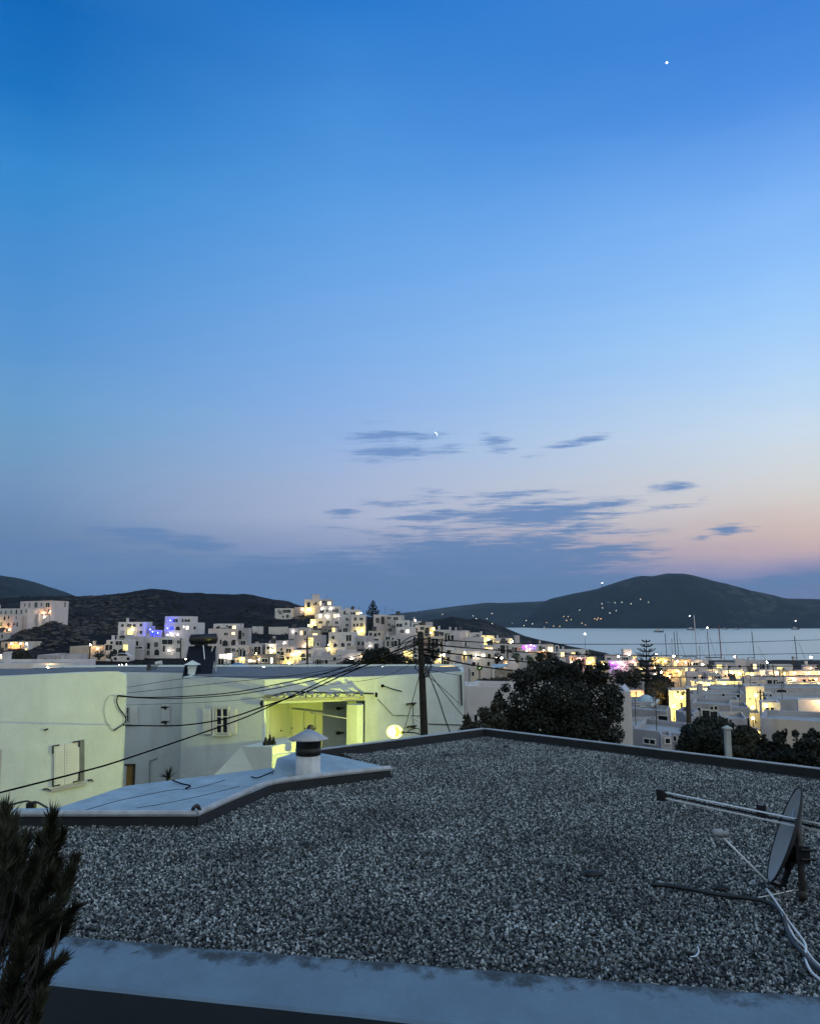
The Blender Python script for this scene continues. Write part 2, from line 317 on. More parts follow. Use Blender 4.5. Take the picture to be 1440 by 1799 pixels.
pxs = np.concatenate([np.arange(-2600, -300, 120), np.arange(-300, 1740, 9), np.arange(1740, 4200, 120)])
Ds = np.concatenate([[0.6, 3], np.geomspace(8, 60, 14), np.geomspace(64, 900, 95)])
pts = []
for px in pxs:
    for D in Ds:
        z = gz(px, D); x = (px - CX) / F * D * 1.004
        a = min(1, max(0, (D - 170) / 120)) * (1 if z > -24 else .2)
        z += a * (mnoise.fractal(Vector((x * .03, D * .03, 0)), 1, 2, 4) * 1.1 + mnoise.noise(Vector((x * .2, D * .2, 3))) * .45)
        pts.append((x, D, z))
grid_mesh('ground', pts, len(pxs), len(Ds), HILL)
ak = MB(); ak.prism([(-60, -30), (60, -30), (60, 6.6), (-60, 6.6)], -4.6, -4.05)
o = ak.build('alley', mat('alley_concrete', (.05, .05, .055), var=.25, scale=2)); o['kind'] = 'structure'

# sea
sm, t, p = newmat('evening_sea'); p.inputs['Base Color'].default_value = (.47, .50, .46, 1); p.inputs['Roughness'].default_value = .30; p.inputs['IOR'].default_value = 1.34; p.inputs['Specular IOR Level'].default_value = .5
g = t.nodes.new('ShaderNodeTexCoord'); mp = t.nodes.new('ShaderNodeMapping'); mp.inputs['Scale'].default_value = (.05, .16, 1); t.links.new(g.outputs['Object'], mp.inputs[0])
n = t.nodes.new('ShaderNodeTexNoise'); n.inputs['Scale'].default_value = 1; n.inputs['Detail'].default_value = 7; n.inputs['Roughness'].default_value = .7; t.links.new(mp.outputs[0], n.inputs['Vector'])
b = t.nodes.new('ShaderNodeBump'); b.inputs['Strength'].default_value = .6; b.inputs['Distance'].default_value = 1.6; t.links.new(n.outputs[0], b.inputs['Height']); t.links.new(b.outputs[0], p.inputs['Normal'])
SEAZ = -28.0
grid_mesh('sea', [(x, y, SEAZ) for x in np.linspace(-7000, 7000, 13) for y in np.linspace(-2000, 7500, 13)], 13, 13, sm)

def ridge_hill(name, prof, D, front, back, zfoot, m, rough, sc, step=8, p=1.0):
    """a hill whose crest (photo x, photo y) stands at distance D, with a front and a back slope"""
    xs = np.arange(prof[0][0], prof[-1][0] + 1, step); fr = np.linspace(0, 1, 26); pts = []
    rows = [(D - front * (1 - t), t) for t in fr] + [(D + back * t, 1 - t) for t in np.linspace(.08, 1, 10)]
    for px in xs:
        y = float(np.interp(px, [a for a, _ in prof], [b for _, b in prof])); zt = W(px, y, D).z
        for d, t in rows:
            s = math.sin(t * math.pi / 2) ** p
            x = (px - CX) / F * D * (1 + .35 * (d / D - 1)) * 1.005
            z = zfoot + (zt - zfoot) * s
            k = mnoise.fractal(Vector((x / sc, d / sc, 0)), 1, 2.1, 5)
            z += rough * k * math.sin(min(1, t) * math.pi) + (rough * .12 * k if t > .95 else 0)
            pts.append((x, d, z))
    return grid_mesh(name, pts, len(xs), len(rows), m)
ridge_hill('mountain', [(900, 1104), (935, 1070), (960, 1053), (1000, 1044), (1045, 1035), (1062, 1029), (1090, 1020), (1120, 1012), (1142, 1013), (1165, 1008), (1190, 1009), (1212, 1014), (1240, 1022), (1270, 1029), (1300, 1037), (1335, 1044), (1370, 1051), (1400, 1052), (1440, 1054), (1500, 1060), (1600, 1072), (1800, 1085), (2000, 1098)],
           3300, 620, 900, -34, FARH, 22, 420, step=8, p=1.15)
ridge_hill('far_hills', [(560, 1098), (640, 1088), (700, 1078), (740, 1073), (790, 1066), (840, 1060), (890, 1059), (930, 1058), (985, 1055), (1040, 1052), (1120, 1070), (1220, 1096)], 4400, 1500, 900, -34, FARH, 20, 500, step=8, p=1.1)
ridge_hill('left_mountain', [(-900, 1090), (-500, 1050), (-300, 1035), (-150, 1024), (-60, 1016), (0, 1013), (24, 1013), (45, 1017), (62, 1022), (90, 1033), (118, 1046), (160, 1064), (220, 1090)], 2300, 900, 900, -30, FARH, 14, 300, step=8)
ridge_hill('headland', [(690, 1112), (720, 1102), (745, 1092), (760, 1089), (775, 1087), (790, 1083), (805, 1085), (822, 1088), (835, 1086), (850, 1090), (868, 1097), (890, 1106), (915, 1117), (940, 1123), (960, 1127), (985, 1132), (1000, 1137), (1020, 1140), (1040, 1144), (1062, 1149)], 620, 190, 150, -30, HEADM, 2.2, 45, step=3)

# ------------------------------------------------------------------ the gravel-roofed house in front
FAR = Vector((1.41, 16.06)); eR = Vector((1, -.986)).normalized(); eL = Vector((-1, -.89)).normalized()
Rend = FAR + eR * 15; Lend = FAR + eL * 7.6
NL = Vector((-4.9, 6.42)); NR = Vector((13.2, 2.98))
house0 = thing('gravel_roof_house', 'low house in the foreground with a broad gravel roof edged by a narrow kerb', 'house', (2, 9, -4.2))
roofpoly = [FAR, Rend, NR, NL, Vector((-4.9, 9.1)), Vector((-2.28, 9.1)), Vector((-1.9, 11.2)), Vector((-1.0, 12.6)), FAR + eL * 3.3]
b = MB(); b.prism([FAR, Rend, NR, NL, Vector((-4.9, 9.1)), Vector((-4.05, 9.15)), Vector((-3.2, 10.9)), FAR + eL * 3.6], -4.2, -.02); b.build('wall', mat('shaded_house_wall', (.032, .040, .05), var=.12, scale=1.5, stain=.3), house0)  # the alley's shade is put into this near-black wall colour
gb = mat('roof_grit', (.018, .020, .023), var=.5, scale=60, bump=.8, bscale=120)
b = MB(); b.prism(roofpoly, -.018, 0); b.build('roof', gb, house0)
# kerbs: dark upstand with a pale metal drip edge
KERB = mat('kerb_render', (.020, .024, .030), var=.2, scale=5)
def strip(b, a, c, w, z0, z1, mi=0, side=1):
    a, c = Vector(a), Vector(c); d = (c - a).normalized(); n = Vector((-d.y, d.x)) * side
    b.obox((a.x, a.y, z0), ((c - a).x, (c - a).y, 0), (n.x * w, n.y * w, 0), (0, 0, z1 - z0), mi)
b = MB(); strip(b, FAR, Rend, .10, -.3, .115, 0, 1); strip(b, FAR - eL * .1, FAR + eL * 3.9, .10, -.3, .115, 0, -1)
b.build('kerb', KERB, house0)
b = MB(); strip(b, FAR + eR * .0, Rend, .10, .116, .128, 0, 1); strip(b, FAR - eL * .06, FAR + eL * 3.88, .10, .116, .128, 0, -1)
b.build('drip_edge', mat('drip_edge', (.30, .33, .36), rough=.5, var=.3, scale=3), house0)
# near edge: sloping plaster apron along the gravel, and the wall below it
APR = mat('apron_plaster', (.140, .205, .275), var=.14, scale=2.2, bump=.3, bscale=22, stain=.2)
t = APR.node_tree; p = t.nodes['Principled BSDF']
# moss stains creeping from the gravel edge (object space: local y measured from the gravel line)
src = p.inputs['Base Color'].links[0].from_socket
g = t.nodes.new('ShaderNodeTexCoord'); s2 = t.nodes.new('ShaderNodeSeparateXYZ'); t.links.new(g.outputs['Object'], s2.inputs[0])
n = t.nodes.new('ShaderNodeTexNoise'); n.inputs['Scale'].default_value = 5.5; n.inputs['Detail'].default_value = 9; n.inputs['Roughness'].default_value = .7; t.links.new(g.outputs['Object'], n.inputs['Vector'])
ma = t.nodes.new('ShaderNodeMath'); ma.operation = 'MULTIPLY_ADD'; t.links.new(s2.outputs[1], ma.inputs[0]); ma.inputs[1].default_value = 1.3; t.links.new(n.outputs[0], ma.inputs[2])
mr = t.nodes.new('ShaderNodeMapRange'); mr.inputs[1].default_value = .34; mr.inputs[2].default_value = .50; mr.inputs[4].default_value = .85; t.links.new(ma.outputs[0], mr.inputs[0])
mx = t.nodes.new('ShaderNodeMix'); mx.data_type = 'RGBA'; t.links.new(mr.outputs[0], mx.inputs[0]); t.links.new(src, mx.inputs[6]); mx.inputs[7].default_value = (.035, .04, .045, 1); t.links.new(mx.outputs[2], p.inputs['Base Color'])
d = (NR - NL).normalized(); nn = Vector((d.y, -d.x))
L = (NR - NL).length; ang = math.atan2(d.y, d.x)
b = MB(); prof = [(0.02, -.05), (0.02, .035), (-.03, .045), (-.07, .03), (-.47, -.035), (-.49, -.05), (-.49, -.35), (0.02, -.35)]
nseg = 90
for i in range(nseg):
    for k in range(len(prof)):
        def q(ii, kk):
            y, z = prof[kk % len(prof)]; y = y if y > -.4 else y - min(.75, max(0,   .024 * (ii * L / nseg - 2.6))); w = mnoise.noise(Vector((ii * .9, kk * .2, 0))) * (.014 if kk % len(prof) in (1, 2, 3) else .004)
            return (ii * L / nseg, y + w, z + w * .5)
        b.face([q(i, k), q(i, k + 1), q(i + 1, k + 1), q(i + 1, k)][::-1], 1 if k >= 5 else 0)
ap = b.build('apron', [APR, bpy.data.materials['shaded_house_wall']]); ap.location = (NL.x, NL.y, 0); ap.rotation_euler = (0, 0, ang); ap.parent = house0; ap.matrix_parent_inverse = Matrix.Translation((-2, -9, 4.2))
# lower cement slab with raised rim, left of the gravel
A1, B1, C1, D1 = Vector((-4.9, 9.1)), Vector((-2.28, 9.1)), Vector((-1.77, 10.77)), Vector((-.28, 11.86))
P1 = PZ(100, 1420, .13); P2 = PZ(222, 1381, .13); P3 = PZ(478, 1349, .13)
b = MB(); b.prism([(A1.x, A1.y), (B1.x, B1.y), (C1.x, C1.y), (-1.6, 11.2), (P3.x, P3.y), (P2.x, P2.y), (P1.x, P1.y), (-4.9, 9.35)], -.3, .13); b.build('cement_slab', SLABW, house0)
RIM = mat('rim_cement', (.36, .38, .42), var=.25, scale=6, bump=.3)
b = MB(); b.tube([(A1.x, A1.y, .14), (-3.4, 9.08, .145), (B1.x, B1.y, .14)], .035, 8); b.tube(smooth_curve([(B1.x, B1.y, .14), (-2.05, 9.85, .15), (C1.x, C1.y, .14), (-1.1, 11.24, .15), (D1.x, D1.y, .13)], 5), .035, 8)
b.build('slab_rim', RIM, house0)
for sm_p in ([(150, 1424), (205, 1408), (262, 1396), (305, 1388), (345, 1385), (395, 1371)], [(240, 1420), (290, 1412), (352, 1399), (420, 1382)]):
    b = MB(); b.tube(smooth_curve([PZ(x, y, .131) for x, y in sm_p], 6), .0055, 4); b.build('seam', KERB, house0)
b = MB(); b.tube(smooth_curve([PZ(338, 1428, .12), PZ(340, 1420, .2), PZ(346, 1416, .22), PZ(351, 1424, .16), PZ(352, 1440, .02)], 4), .022, 6); b.build('bent_flashing', DMETAL, house0)
# skirt under the rim, dark
b = MB(); strip(b, A1, B1, .02, 0, .115, 0, -1); strip(b, B1, C1, .02, 0, .115, 0, -1); strip(b, C1, D1, .02, 0, .115, 0, -1); b.build('slab_skirt', KERB, house0)
# plaster mound carrying the chimney
m0 = [PZ(478, 1362, .13), W(486, 1331, 11.75), W(528, 1317, 12.5), W(563, 1326, 12.35), PZ(686, 1349, .10), PZ(600, 1330, .06), PZ(640, 1353, .12), PZ(560, 1360, .14)]
bm = bmesh.new(); vs = [bm.verts.new(p) for p in m0] + [bm.verts.new((p.x, p.y, -.1)) for p in m0]
r = bmesh.ops.convex_hull(bm, input=bm.verts); me = bpy.data.meshes.new('chimney_base'); bm.to_mesh(me); bm.free(); me.materials.append(SLABW)
o = bpy.data.objects.new('chimney_base', me); C.objects.link(o); o.parent = house0; o.matrix_parent_inverse = house0.matrix_world.inverted()
bv = o.modifiers.new('soft', 'BEVEL'); bv.width = .03; bv.segments = 2
cb = PZ(541, 1358, .15); cz = lambda y: W(541, y, cb.y).z
ch = MB(); ch.lathe((cb.x, cb.y, 0), [(.19, .0), (.17, .12), (.165, cz(1327)), (.001, cz(1327))], 24); chim = ch.build('chimney', mat('chimney_render', (.52, .54, .57), var=.2, scale=7, bump=.3, stain=.3), house0, True)
ch = MB(); ch.lathe((cb.x, cb.y, 0), [(.14, cz(1327)), (.17, cz(1326)), (.172, cz(1314)), (.166, cz(1313.6)), (.166, cz(1312.6)), (.172, cz(1312)), (.17, cz(1298))], 24); ch.build('soot_band', mat('sooty_metal', (.022, .022, .021), rough=.45, metal=.3, var=.5, scale=15), chim, True)
ch = MB(); ch.lathe((cb.x, cb.y, 0), [(.06, cz(1300)), (.262, cz(1299)), (.268, cz(1297.5)), (.06, cz(1283.5)), (.001, cz(1281))], 24); ch.build('cap', mat('zinc_cap', (.36, .37, .40), rough=.5, metal=.45, var=.2, scale=8), chim, True)
# gravel: thousands of loose stones
gp = MB(); inset = [Vector((v.x, v.y)) for v in [FAR + eR * .25 + eL * .25, Rend + Vector((-.2, -.3)), NR + Vector((0, .03)), NL + Vector((0, .03)), Vector((-4.9, 9.05)), Vector((-2.24, 9.05)), Vector((-1.7, 10.72)), Vector((-.2, 11.8)), PZ(600, 1326, .0).to_2d(), FAR + eL * 3.2 + eR * .25]]
gp.face([(v.x, v.y, .004) for v in inset]); gravel = gp.build('gravel', gb); gravel['kind'] = 'stuff'; gravel['label'] = 'loose grey gravel covering the flat roof'
gm, t, p = newmat('gravel_stone'); p.inputs['Roughness'].default_value = .7; p.inputs['Specular IOR Level'].default_value = .35
at = t.nodes.new('ShaderNodeAttribute'); at.attribute_type = 'INSTANCER'; at.attribute_name = 'shade'
rp = t.nodes.new('ShaderNodeValToRGB'); e = rp.color_ramp.elements; e[0].color = (.028, .032, .036, 1); e[1].color = (.44, .47, .48, 1)
for pos, c in ((.3, (.045, .055, .062)), (.6, (.135, .150, .160)), (.85, (.31, .335, .35))):
    q = e.new(pos); q.color = (*c, 1)
t.links.new(at.outputs['Fac'], rp.inputs[0]); g = t.nodes.new('ShaderNodeNewGeometry'); n = t.nodes.new('ShaderNodeTexNoise'); n.inputs['Scale'].default_value = .9; n.inputs['Detail'].default_value = 5; n.inputs['Roughness'].default_value = .6; t.links.new(g.outputs['Position'], n.inputs['Vector']); mr = t.nodes.new('ShaderNodeMapRange'); mr.inputs[1].default_value = .32; mr.inputs[2].default_value = .68; mr.inputs[3].default_value = .62; mr.inputs[4].default_value = 1.35; t.links.new(n.outputs[0], mr.inputs[0]); vm = t.nodes.new('ShaderNodeVectorMath'); vm.operation = 'SCALE'; t.links.new(rp.outputs[0], vm.inputs[0]); t.links.new(mr.outputs[0], vm.inputs['Scale']); t.links.new(vm.outputs[0], p.inputs['Base Color'])
ng = bpy.data.node_groups.new('scatter_stones', 'GeometryNodeTree'); ng.interface.new_socket('Geometry', in_out='INPUT', socket_type='NodeSocketGeometry'); ng.interface.new_socket('Geometry', in_out='OUTPUT', socket_type='NodeSocketGeometry')
def gn(t, **k):
    n = ng.nodes.new(t)
    for a, v in k.items(): setattr(n, a, v)
    return n
gi, go = gn('NodeGroupInput'), gn('NodeGroupOutput'); L_ = ng.links.new
dp = gn('GeometryNodeDistributePointsOnFaces'); dp.inputs['Density'].default_value = 2900; dp.inputs['Seed'].default_value = 3; L_(gi.outputs[0], dp.inputs['Mesh'])
def rnd(lo, hi, ty='FLOAT', seed=0):
    n = gn('FunctionNodeRandomValue', data_type=ty)
    mi, ma = [s for s in n.inputs if s.name == 'Min' and s.enabled][0], [s for s in n.inputs if s.name == 'Max' and s.enabled][0]
    mi.default_value = lo; ma.default_value = hi; [s for s in n.inputs if s.name == 'Seed'][0].default_value = seed
    return [s for s in n.outputs if s.enabled][0]
sa = gn('GeometryNodeStoreNamedAttribute', data_type='FLOAT', domain='POINT'); sa.inputs['Name'].default_value = 'shade'; L_(dp.outputs['Points'], sa.inputs['Geometry']); L_(rnd(0., 1., seed=4), [s for s in sa.inputs if s.name == 'Value' and s.enabled][0])
sp = gn('GeometryNodeSetPosition'); L_(sa.outputs[0], sp.inputs['Geometry']); L_(rnd((-.01, -.01, 0.), (.01, .01, .022), 'FLOAT_VECTOR', 9), sp.inputs['Offset'])
ic = gn('GeometryNodeMeshIcoSphere'); ic.inputs['Radius'].default_value = .0150; ic.inputs['Subdivisions'].default_value = 1
sm_ = gn('GeometryNodeSetMaterial'); sm_.inputs['Material'].default_value = gm; L_(ic.outputs['Mesh'], sm_.inputs['Geometry'])
ip = gn('GeometryNodeInstanceOnPoints'); L_(sp.outputs[0], ip.inputs['Points']); L_(sm_.outputs[0], ip.inputs['Instance']); L_(rnd((0., 0., 0.), (6.28, 6.28, 6.28), 'FLOAT_VECTOR', 5), ip.inputs['Rotation']); L_(rnd((.25, .25, .2), (1.35, 1.05, .8), 'FLOAT_VECTOR', 6), ip.inputs['Scale'])
jg = gn('GeometryNodeJoinGeometry'); L_(gi.outputs[0], jg.inputs[0]); L_(ip.outputs[0], jg.inputs[0]); L_(jg.outputs[0], go.inputs[0])
md = gravel.modifiers.new('stones', 'NODES'); md.node_group = ng
b = MB()
for k in range(130):
    q = PZ(random.uniform(150, 1420), random.uniform(1380, 1690), .028); a_ = random.uniform(0, 6.28); l_ = random.uniform(.02, .06); u_ = Vector((math.cos(a_), math.sin(a_), random.uniform(-.1, .3))) * l_; w_ = Vector((-math.sin(a_), math.cos(a_), .2)) * l_ * random.uniform(.12, .4)
    if not (q.x < -1.6 and q.y > 9): b.face([q - u_, q + w_, q + u_, q - w_])
o = b.build('dry_leaves', mat('dry_leaf_litter', (.10, .085, .06), var=.7, scale=3)); o['kind'] = 'stuff'
# a few dark lumps of tar and larger stones lying on the gravel
for i, (px, py, s) in enumerate([(537, 1485, .05), (1041, 1536, .06), (1268, 1561, .05), (1333, 1345, .12), (890, 1312, .05), (786, 1328, .05)]):
    q = PZ(px, py, .03); b = MB(); b.ball((0, 0, 0), s, sub=2, sc=(1.3, .9, .6))
    for k, v in enumerate(b.v): w = 1 + .3 * mnoise.noise(Vector(v) * 14 + Vector((i, 0, 0))); b.v[k] = (v[0] * w, v[1] * w, v[2] * w)
    o = b.build('tar_lump', BLACK if i != 3 else DMETAL); o.location = q
    tag(o, ['black lump on the gravel below the chimney', 'black lump on the gravel left of the dish arm', 'small black lump beside the black cable', 'flat dark stone against the right roof kerb', 'small dark lump near the far corner of the gravel roof', 'small dark lump on the gravel below the glowing lamp'][i], 'lump')
q = PZ(672, 1352, .06); b = MB(); b.ball((0, 0, 0), .07, sub=2, sc=(1.4, .8, .6)); o = b.build('pale_stone', SLABW); o.location = q; tag(o, 'pale stone lying at the tip of the cement slab rim', 'stone')

# the photographer's own house on the near side of the alley (it shades the alley)
own = thing('terrace_house', 'white terrace house on the near side of the alley, facing the gravel roof', 'house', (0, -4, -4.2))
b = MB(); b.prism([(-16, -9), (16, -9), (16, .7), (-16, .7)], -4.2, .55); b.build('wall', mat('terrace_wall', (.35, .36, .38)), own)
b = MB(); b.prism([(-16, -9), (16, -9), (16, -2.2), (-16, -2.2)], .56, 4.2); b.build('upper_wall', bpy.data.materials['terrace_wall'], own)
b = MB(); b.box((0, -2.17, 1.6), (1.0, .06, 2.1)); b.build('door', FRAME, own)

# ------------------------------------------------------------------ dish, aerial, cables, pipe
dz = lambda v: Vector(v).normalized()
dish = thing('satellite_dish', 'grey satellite dish facing left, clamped to the dark mast on the gravel roof', 'satellite dish', tuple(PZ(1411, 1590, 0)))
mast_b = PZ(1411, 1588, 0); mast_t = W(1401, 1440, mast_b.y)
nrm = dz((-.90, .30, .36)); cen = W(1377, 1466, mast_b.y + .24)
up0 = Vector((.345, -.09, .938)); upv = dz(up0 - nrm * up0.dot(nrm)); sidev = nrm.cross(upv)
b = MB(); rings = 9; n = 36; Rd = .40
def dpt(r, a, off=0): return cen + sidev * (r * Rd * .9 * math.cos(a)) + upv * (r * Rd * math.sin(a)) + nrm * (.075 * r * r - .075 + off)
for off, flip in ((0, False), (-.008, True)):
    vs = [dpt(0, 0, off)] + [dpt((i + 1) / rings, k * 2 * math.pi / n, off) for i in range(rings) for k in range(n)]
    fs = [(0, 1 + k, 1 + (k + 1) % n) for k in range(n)] + [(1 + i * n + k, 1 + (i + 1) * n + k, 1 + (i + 1) * n + (k + 1) % n, 1 + i * n + (k + 1) % n) for i in range(rings - 1) for k in range(n)]
    b.raw(vs, [f[::-1] for f in fs] if flip else fs, 1 if flip else 0)
rim = [dpt(1, k * 2 * math.pi / n, -.004) for k in range(n + 1)]; b.tube(rim, .009, 6, 1)
b.build('reflector', [mat('dish_grey', (.30, .295, .29), rough=.55, var=.1, scale=9, stain=.25), mat('dish_back', (.03, .03, .034), var=.3)], dish, True)
low = dpt(1, -math.pi / 2); tip = W(1262, 1464, low.y + .02)
b = MB(); b.tube([low - nrm * .03, low + nrm * .02, tip], .0085, 8); b.build('feed_arm', mat('arm_metal', (.75, .77, .79), rough=.5, metal=.1), dish, True)
b = MB(); ax = (low + upv * .35 - tip).normalized(); b.tube([tip - ax * .045, tip + ax * .03, tip + ax * .035, tip + ax * .075], [.03, .034, .022, .026], 12); b.tube([tip + Vector((0, 0, -.01)), tip + Vector((-.02, 0, -.06))], .014, 8); b.build('feed_horn', mat('horn_plastic', (.30, .31, .32), rough=.5), dish, True)
b = MB(); bc = dpt(.05, 0, -.03); mp_ = W(1405, 1500, mast_b.y)
b.obox(dpt(.96, -math.pi / 2, -.088) - sidev * .035, sidev * .07, upv * .40, -nrm * .035); b.obox(dpt(1.03, -math.pi / 2, -.01) - sidev * .03, sidev * .06, upv * .03, -nrm * .10)
b.tube([dpt(.55, -math.pi / 2, -.05), mp_ + Vector((-.03, 0, .02))], .038, 8); b.box(mp_ + Vector((0, 0, 0)), (.11, .10, .13)); b.tube([mp_ + Vector((-.02, -.06, .04)), mp_ + Vector((.10, -.06, .04))], .01, 6); b.tube([mp_ + Vector((-.02, -.06, -.03)), mp_ + Vector((.09, -.06, -.03))], .01, 6)
b.build('bracket', BLACK, dish)
aer = thing('roof_aerial', 'long twin-rail television aerial with a black end cap on a dark mast', 'aerial', tuple(mast_b))
b = MB(); b.tube([mast_b - Vector((0, 0, .05)), mast_t], .026, 12); b.lathe((mast_b.x, mast_b.y, 0), [(.001, .03), (.034, .03), (.032, .08), (.026, .1)], 12); b.build('mast', DMETAL, aer, True)
e1 = PZ(1166, 1392, .60); e2 = PZ(1440, 1448, .60); dv = (e2 - e1).normalized(); e2 = e1 + dv * 2.6
b = MB(); b.tube([e1, e2], .0075, 6); b.tube([e1 - Vector((0, 0, .055)), e2 - Vector((0, 0, .055))], .0075, 6); b.build('rails', mat('bare_aluminium', (.92, .92, .92), rough=.35, metal=.3, var=.05), aer)
b = MB(); b.tube([e1 + Vector((0, 0, -.028)), e2 + Vector((0, 0, -.028))], .009, 6); b.build('boom', BLACK, aer)
b = MB(); b.box(e1 + Vector((-.02, .01, -.027)), (.075, .06, .10), 0, math.atan2(dv.y, dv.x)); b.build('end_cap', BLACK, aer)
cl = PZ(1337, 1426, .575); b = MB(); b.box(cl, (.05, .06, .11), 0, math.atan2(dv.y, dv.x)); b.tube([cl, cl + Vector((-.06, -.10, -.03))], .004, 5); b.tube([cl, cl + Vector((.0, .08, .06))], .006, 5); b.build('clamp', BLACK, aer)
b = MB(); q = PZ(1390, 1440, .56); b.tube([q + Vector((-.07, -.06, -.06)), q, q + Vector((.12, .14, .14))], .004, 5); b.box(q, (.04, .04, .03)); b.build('dipole', METAL, aer)
def lay(pts, r, m, name, label, z=.03):
    b = MB(); b.tube(smooth_curve([PZ(x, y, z + (k % 3) * .004) for k, (x, y) in enumerate(pts)], 7), r, 7); return tag(b.build(name, m, None, True), label, 'cable')
lay([(1143, 1554), (1180, 1557), (1225, 1565), (1262, 1572), (1310, 1578), (1340, 1583), (1362, 1594), (1377, 1612), (1382, 1632), (1392, 1655), (1410, 1675), (1430, 1698), (1460, 1722)], .017, mat('grey_black_hose', (.025, .03, .034), rough=.45), 'roof_cable', 'thick dark cable snaking over the gravel towards the right', .045)
lay([(1346, 1562), (1358, 1578), (1370, 1596), (1386, 1620), (1405, 1645), (1415, 1662), (1414, 1682), (1422, 1704), (1438, 1720), (1465, 1738)], .0085, WCABLE, 'roof_cable', 'thin pale cable twisting out from under the dish', .05)
lay([(1372, 1604), (1388, 1634), (1396, 1648), (1412, 1664), (1428, 1686), (1450, 1706)], .007, WCABLE, 'roof_cable', 'second thin pale cable wound round the dark cable', .055)
lay([(1315, 1583), (1330, 1578), (1360, 1572), (1392, 1565)], .005, WCABLE, 'roof_cable', 'short pale wire end lying beside the mast foot')
lay([(1212, 1682), (1222, 1680), (1227, 1672), (1225, 1664)], .006, METAL, 'wire_scrap', 'small curled pale wire scrap on the gravel')
lay([(303, 1371), (318, 1377), (334, 1381), (326, 1386)], .009, CABLE, 'wire_scrap', 'bent dark wire lying on the bluish cement slab', .15)
lay([(441, 1365), (452, 1367), (470, 1360), (484, 1354)], .008, CABLE, 'wire_scrap', 'dark wire end on the slab against the chimney mound', .15)
pp = G(1277, 13.6); vp = thing('vent_pipe', 'slim pale vent post with a small pyramid cap behind the right kerb', 'vent pipe', (pp.x, pp.y, -4.2))
pt = W(1277, 1281, 13.6)
b = MB(); b.box((pt.x, pt.y, (pt.z - 4.2) / 2), (.085, .085, pt.z + 4.2)); b.build('post', mat('grey_post', (.36, .37, .37), var=.15, scale=5, stain=.3), vp)
b = MB(); w = .065; c0 = [Vector((pt.x + a * w, pt.y + c * w, pt.z)) for a, c in ((-1, -1), (1, -1), (1, 1), (-1, 1))]; c1 = [v + Vector((0, 0, .02)) for v in c0]; ap_ = pt + Vector((0, 0, .062))
for k in range(4): b.face([c0[k], c0[(k + 1) % 4], c1[(k + 1) % 4], c1[k]]); b.face([c1[k], c1[(k + 1) % 4], ap_])
b.face(c0[::-1]); b.build('cap', bpy.data.materials['grey_post'], vp)
jb = W(55, 1414, 9.6); bx = thing('cable_box', 'small dark junction box with a bent conduit on the left end of the slab', 'junction box', (jb.x, jb.y, .0))
b = MB(); b.box((jb.x, jb.y, jb.z - .05), (.09, .07, .14)); b.build('box', BLACK, bx)
b = MB(); b.tube(smooth_curve([W(20, 1414, 9.6), W(45, 1408, 9.6), W(55, 1410, 9.6), W(66, 1410, 9.6), W(90, 1424, 9.5)], 5), .012, 6); b.build('conduit', DMETAL, bx)
# ------------------------------------------------------------------ openings for walls
def basis(a, b_):
    u = Vector((b_.x - a.x, b_.y - a.y, 0)).normalized(); n = Vector((u.y, -u.x, 0))
    if n.dot(Vector((a.x + b_.x, a.y + b_.y, 0)) / 2) > 0: n = -n      # towards the photographer
    return u, n
def on_plane(px, py, a, n, off=0.0):
    r = ray(px, py); o = Vector((0, 0, CAMZ)); q = Vector((a.x, a.y, 0)) + n * off
    return o + r * ((q - o).dot(n) / r.dot(n))

# ------------------------------------------------------------------ pale green house, left
lb = thing('pale_house', 'pale greenish lamp-lit house at the left edge with one closed white shutter', 'house', (-11, 22, -4.2))
LC = Vector((W(221, 1182, 24.5).x, 24.5)); LD = Vector((-1, -1.06)).normalized(); LA = LC + LD * 9
zl = W(206, 1178.5, 24.4).z
lw = [LA, LC + LD * .55, LC + LD * .22 + Vector((0, .02)), LC, LC + Vector((-.15, .6)), Vector((-20, 25.3)), Vector((-20, LA.y))]
b = MB(); b.prism(lw, -4.2, [zl, zl, zl - .02, zl - .13, zl - .13, zl, zl]); b.build('wall', NEARW, lb)
b = MB(); b.prism([LA + Vector((-.3, .25)), LC + LD * .9 + Vector((-.2, .2)), Vector((LC.x - .9, 25.1)), Vector((-19.8, 25.1)), Vector((-19.8, LA.y + .3))], zl + .004, zl + .02); b.build('roof', ROOFD, lb)
u, n = basis(LA.to_3d(), LC.to_3d())
def P_(px, py, off=0): return on_plane(px, py, LC.to_3d(), n, off)
def shutter_leaf(par, x0, x1, yt0, yt1, yb0, yb1, m, Pf, slats=9, name='shutter', t=.04, off=.02):
    a, c, d_, e_ = Pf(x0, yt0, off), Pf(x1, yt1, off), Pf(x1, yb1, off), Pf(x0, yb0, off)
    nrm_ = (c - a).cross(e_ - a).normalized(); nrm_ = nrm_ if nrm_.dot(Vector((0, 0, CAMZ)) - a) > 0 else -nrm_
    bb = MB(); bb.obox(e_, d_ - e_, a - e_, nrm_ * t)
    for k in range(slats):
        f0 = .10 + .8 * k / slats; h = .8 / slats * .55
        o0 = e_.lerp(a, f0); bb.obox(o0 + (d_ - e_) * .12 + nrm_ * t, (d_ - e_) * .76, (a - e_) * h, nrm_ * .012)
    return bb.build(name, m, par)
SHUT = mat('white_shutter', (.62, .63, .60), var=.05)
for i, (a_, c_) in enumerate(((94, 112.2), (112.8, 138.5))):
    t0 = 1311 - (a_ - 93) * .22; t1 = 1311 - (c_ - 93) * .22; b0 = 1382 - (a_ - 93) * .19; b1 = 1382 - (c_ - 93) * .19
    sh = shutter_leaf(lb, a_, c_, t0, t1, b0, b1, SHUT, P_, 12)
b = MB()
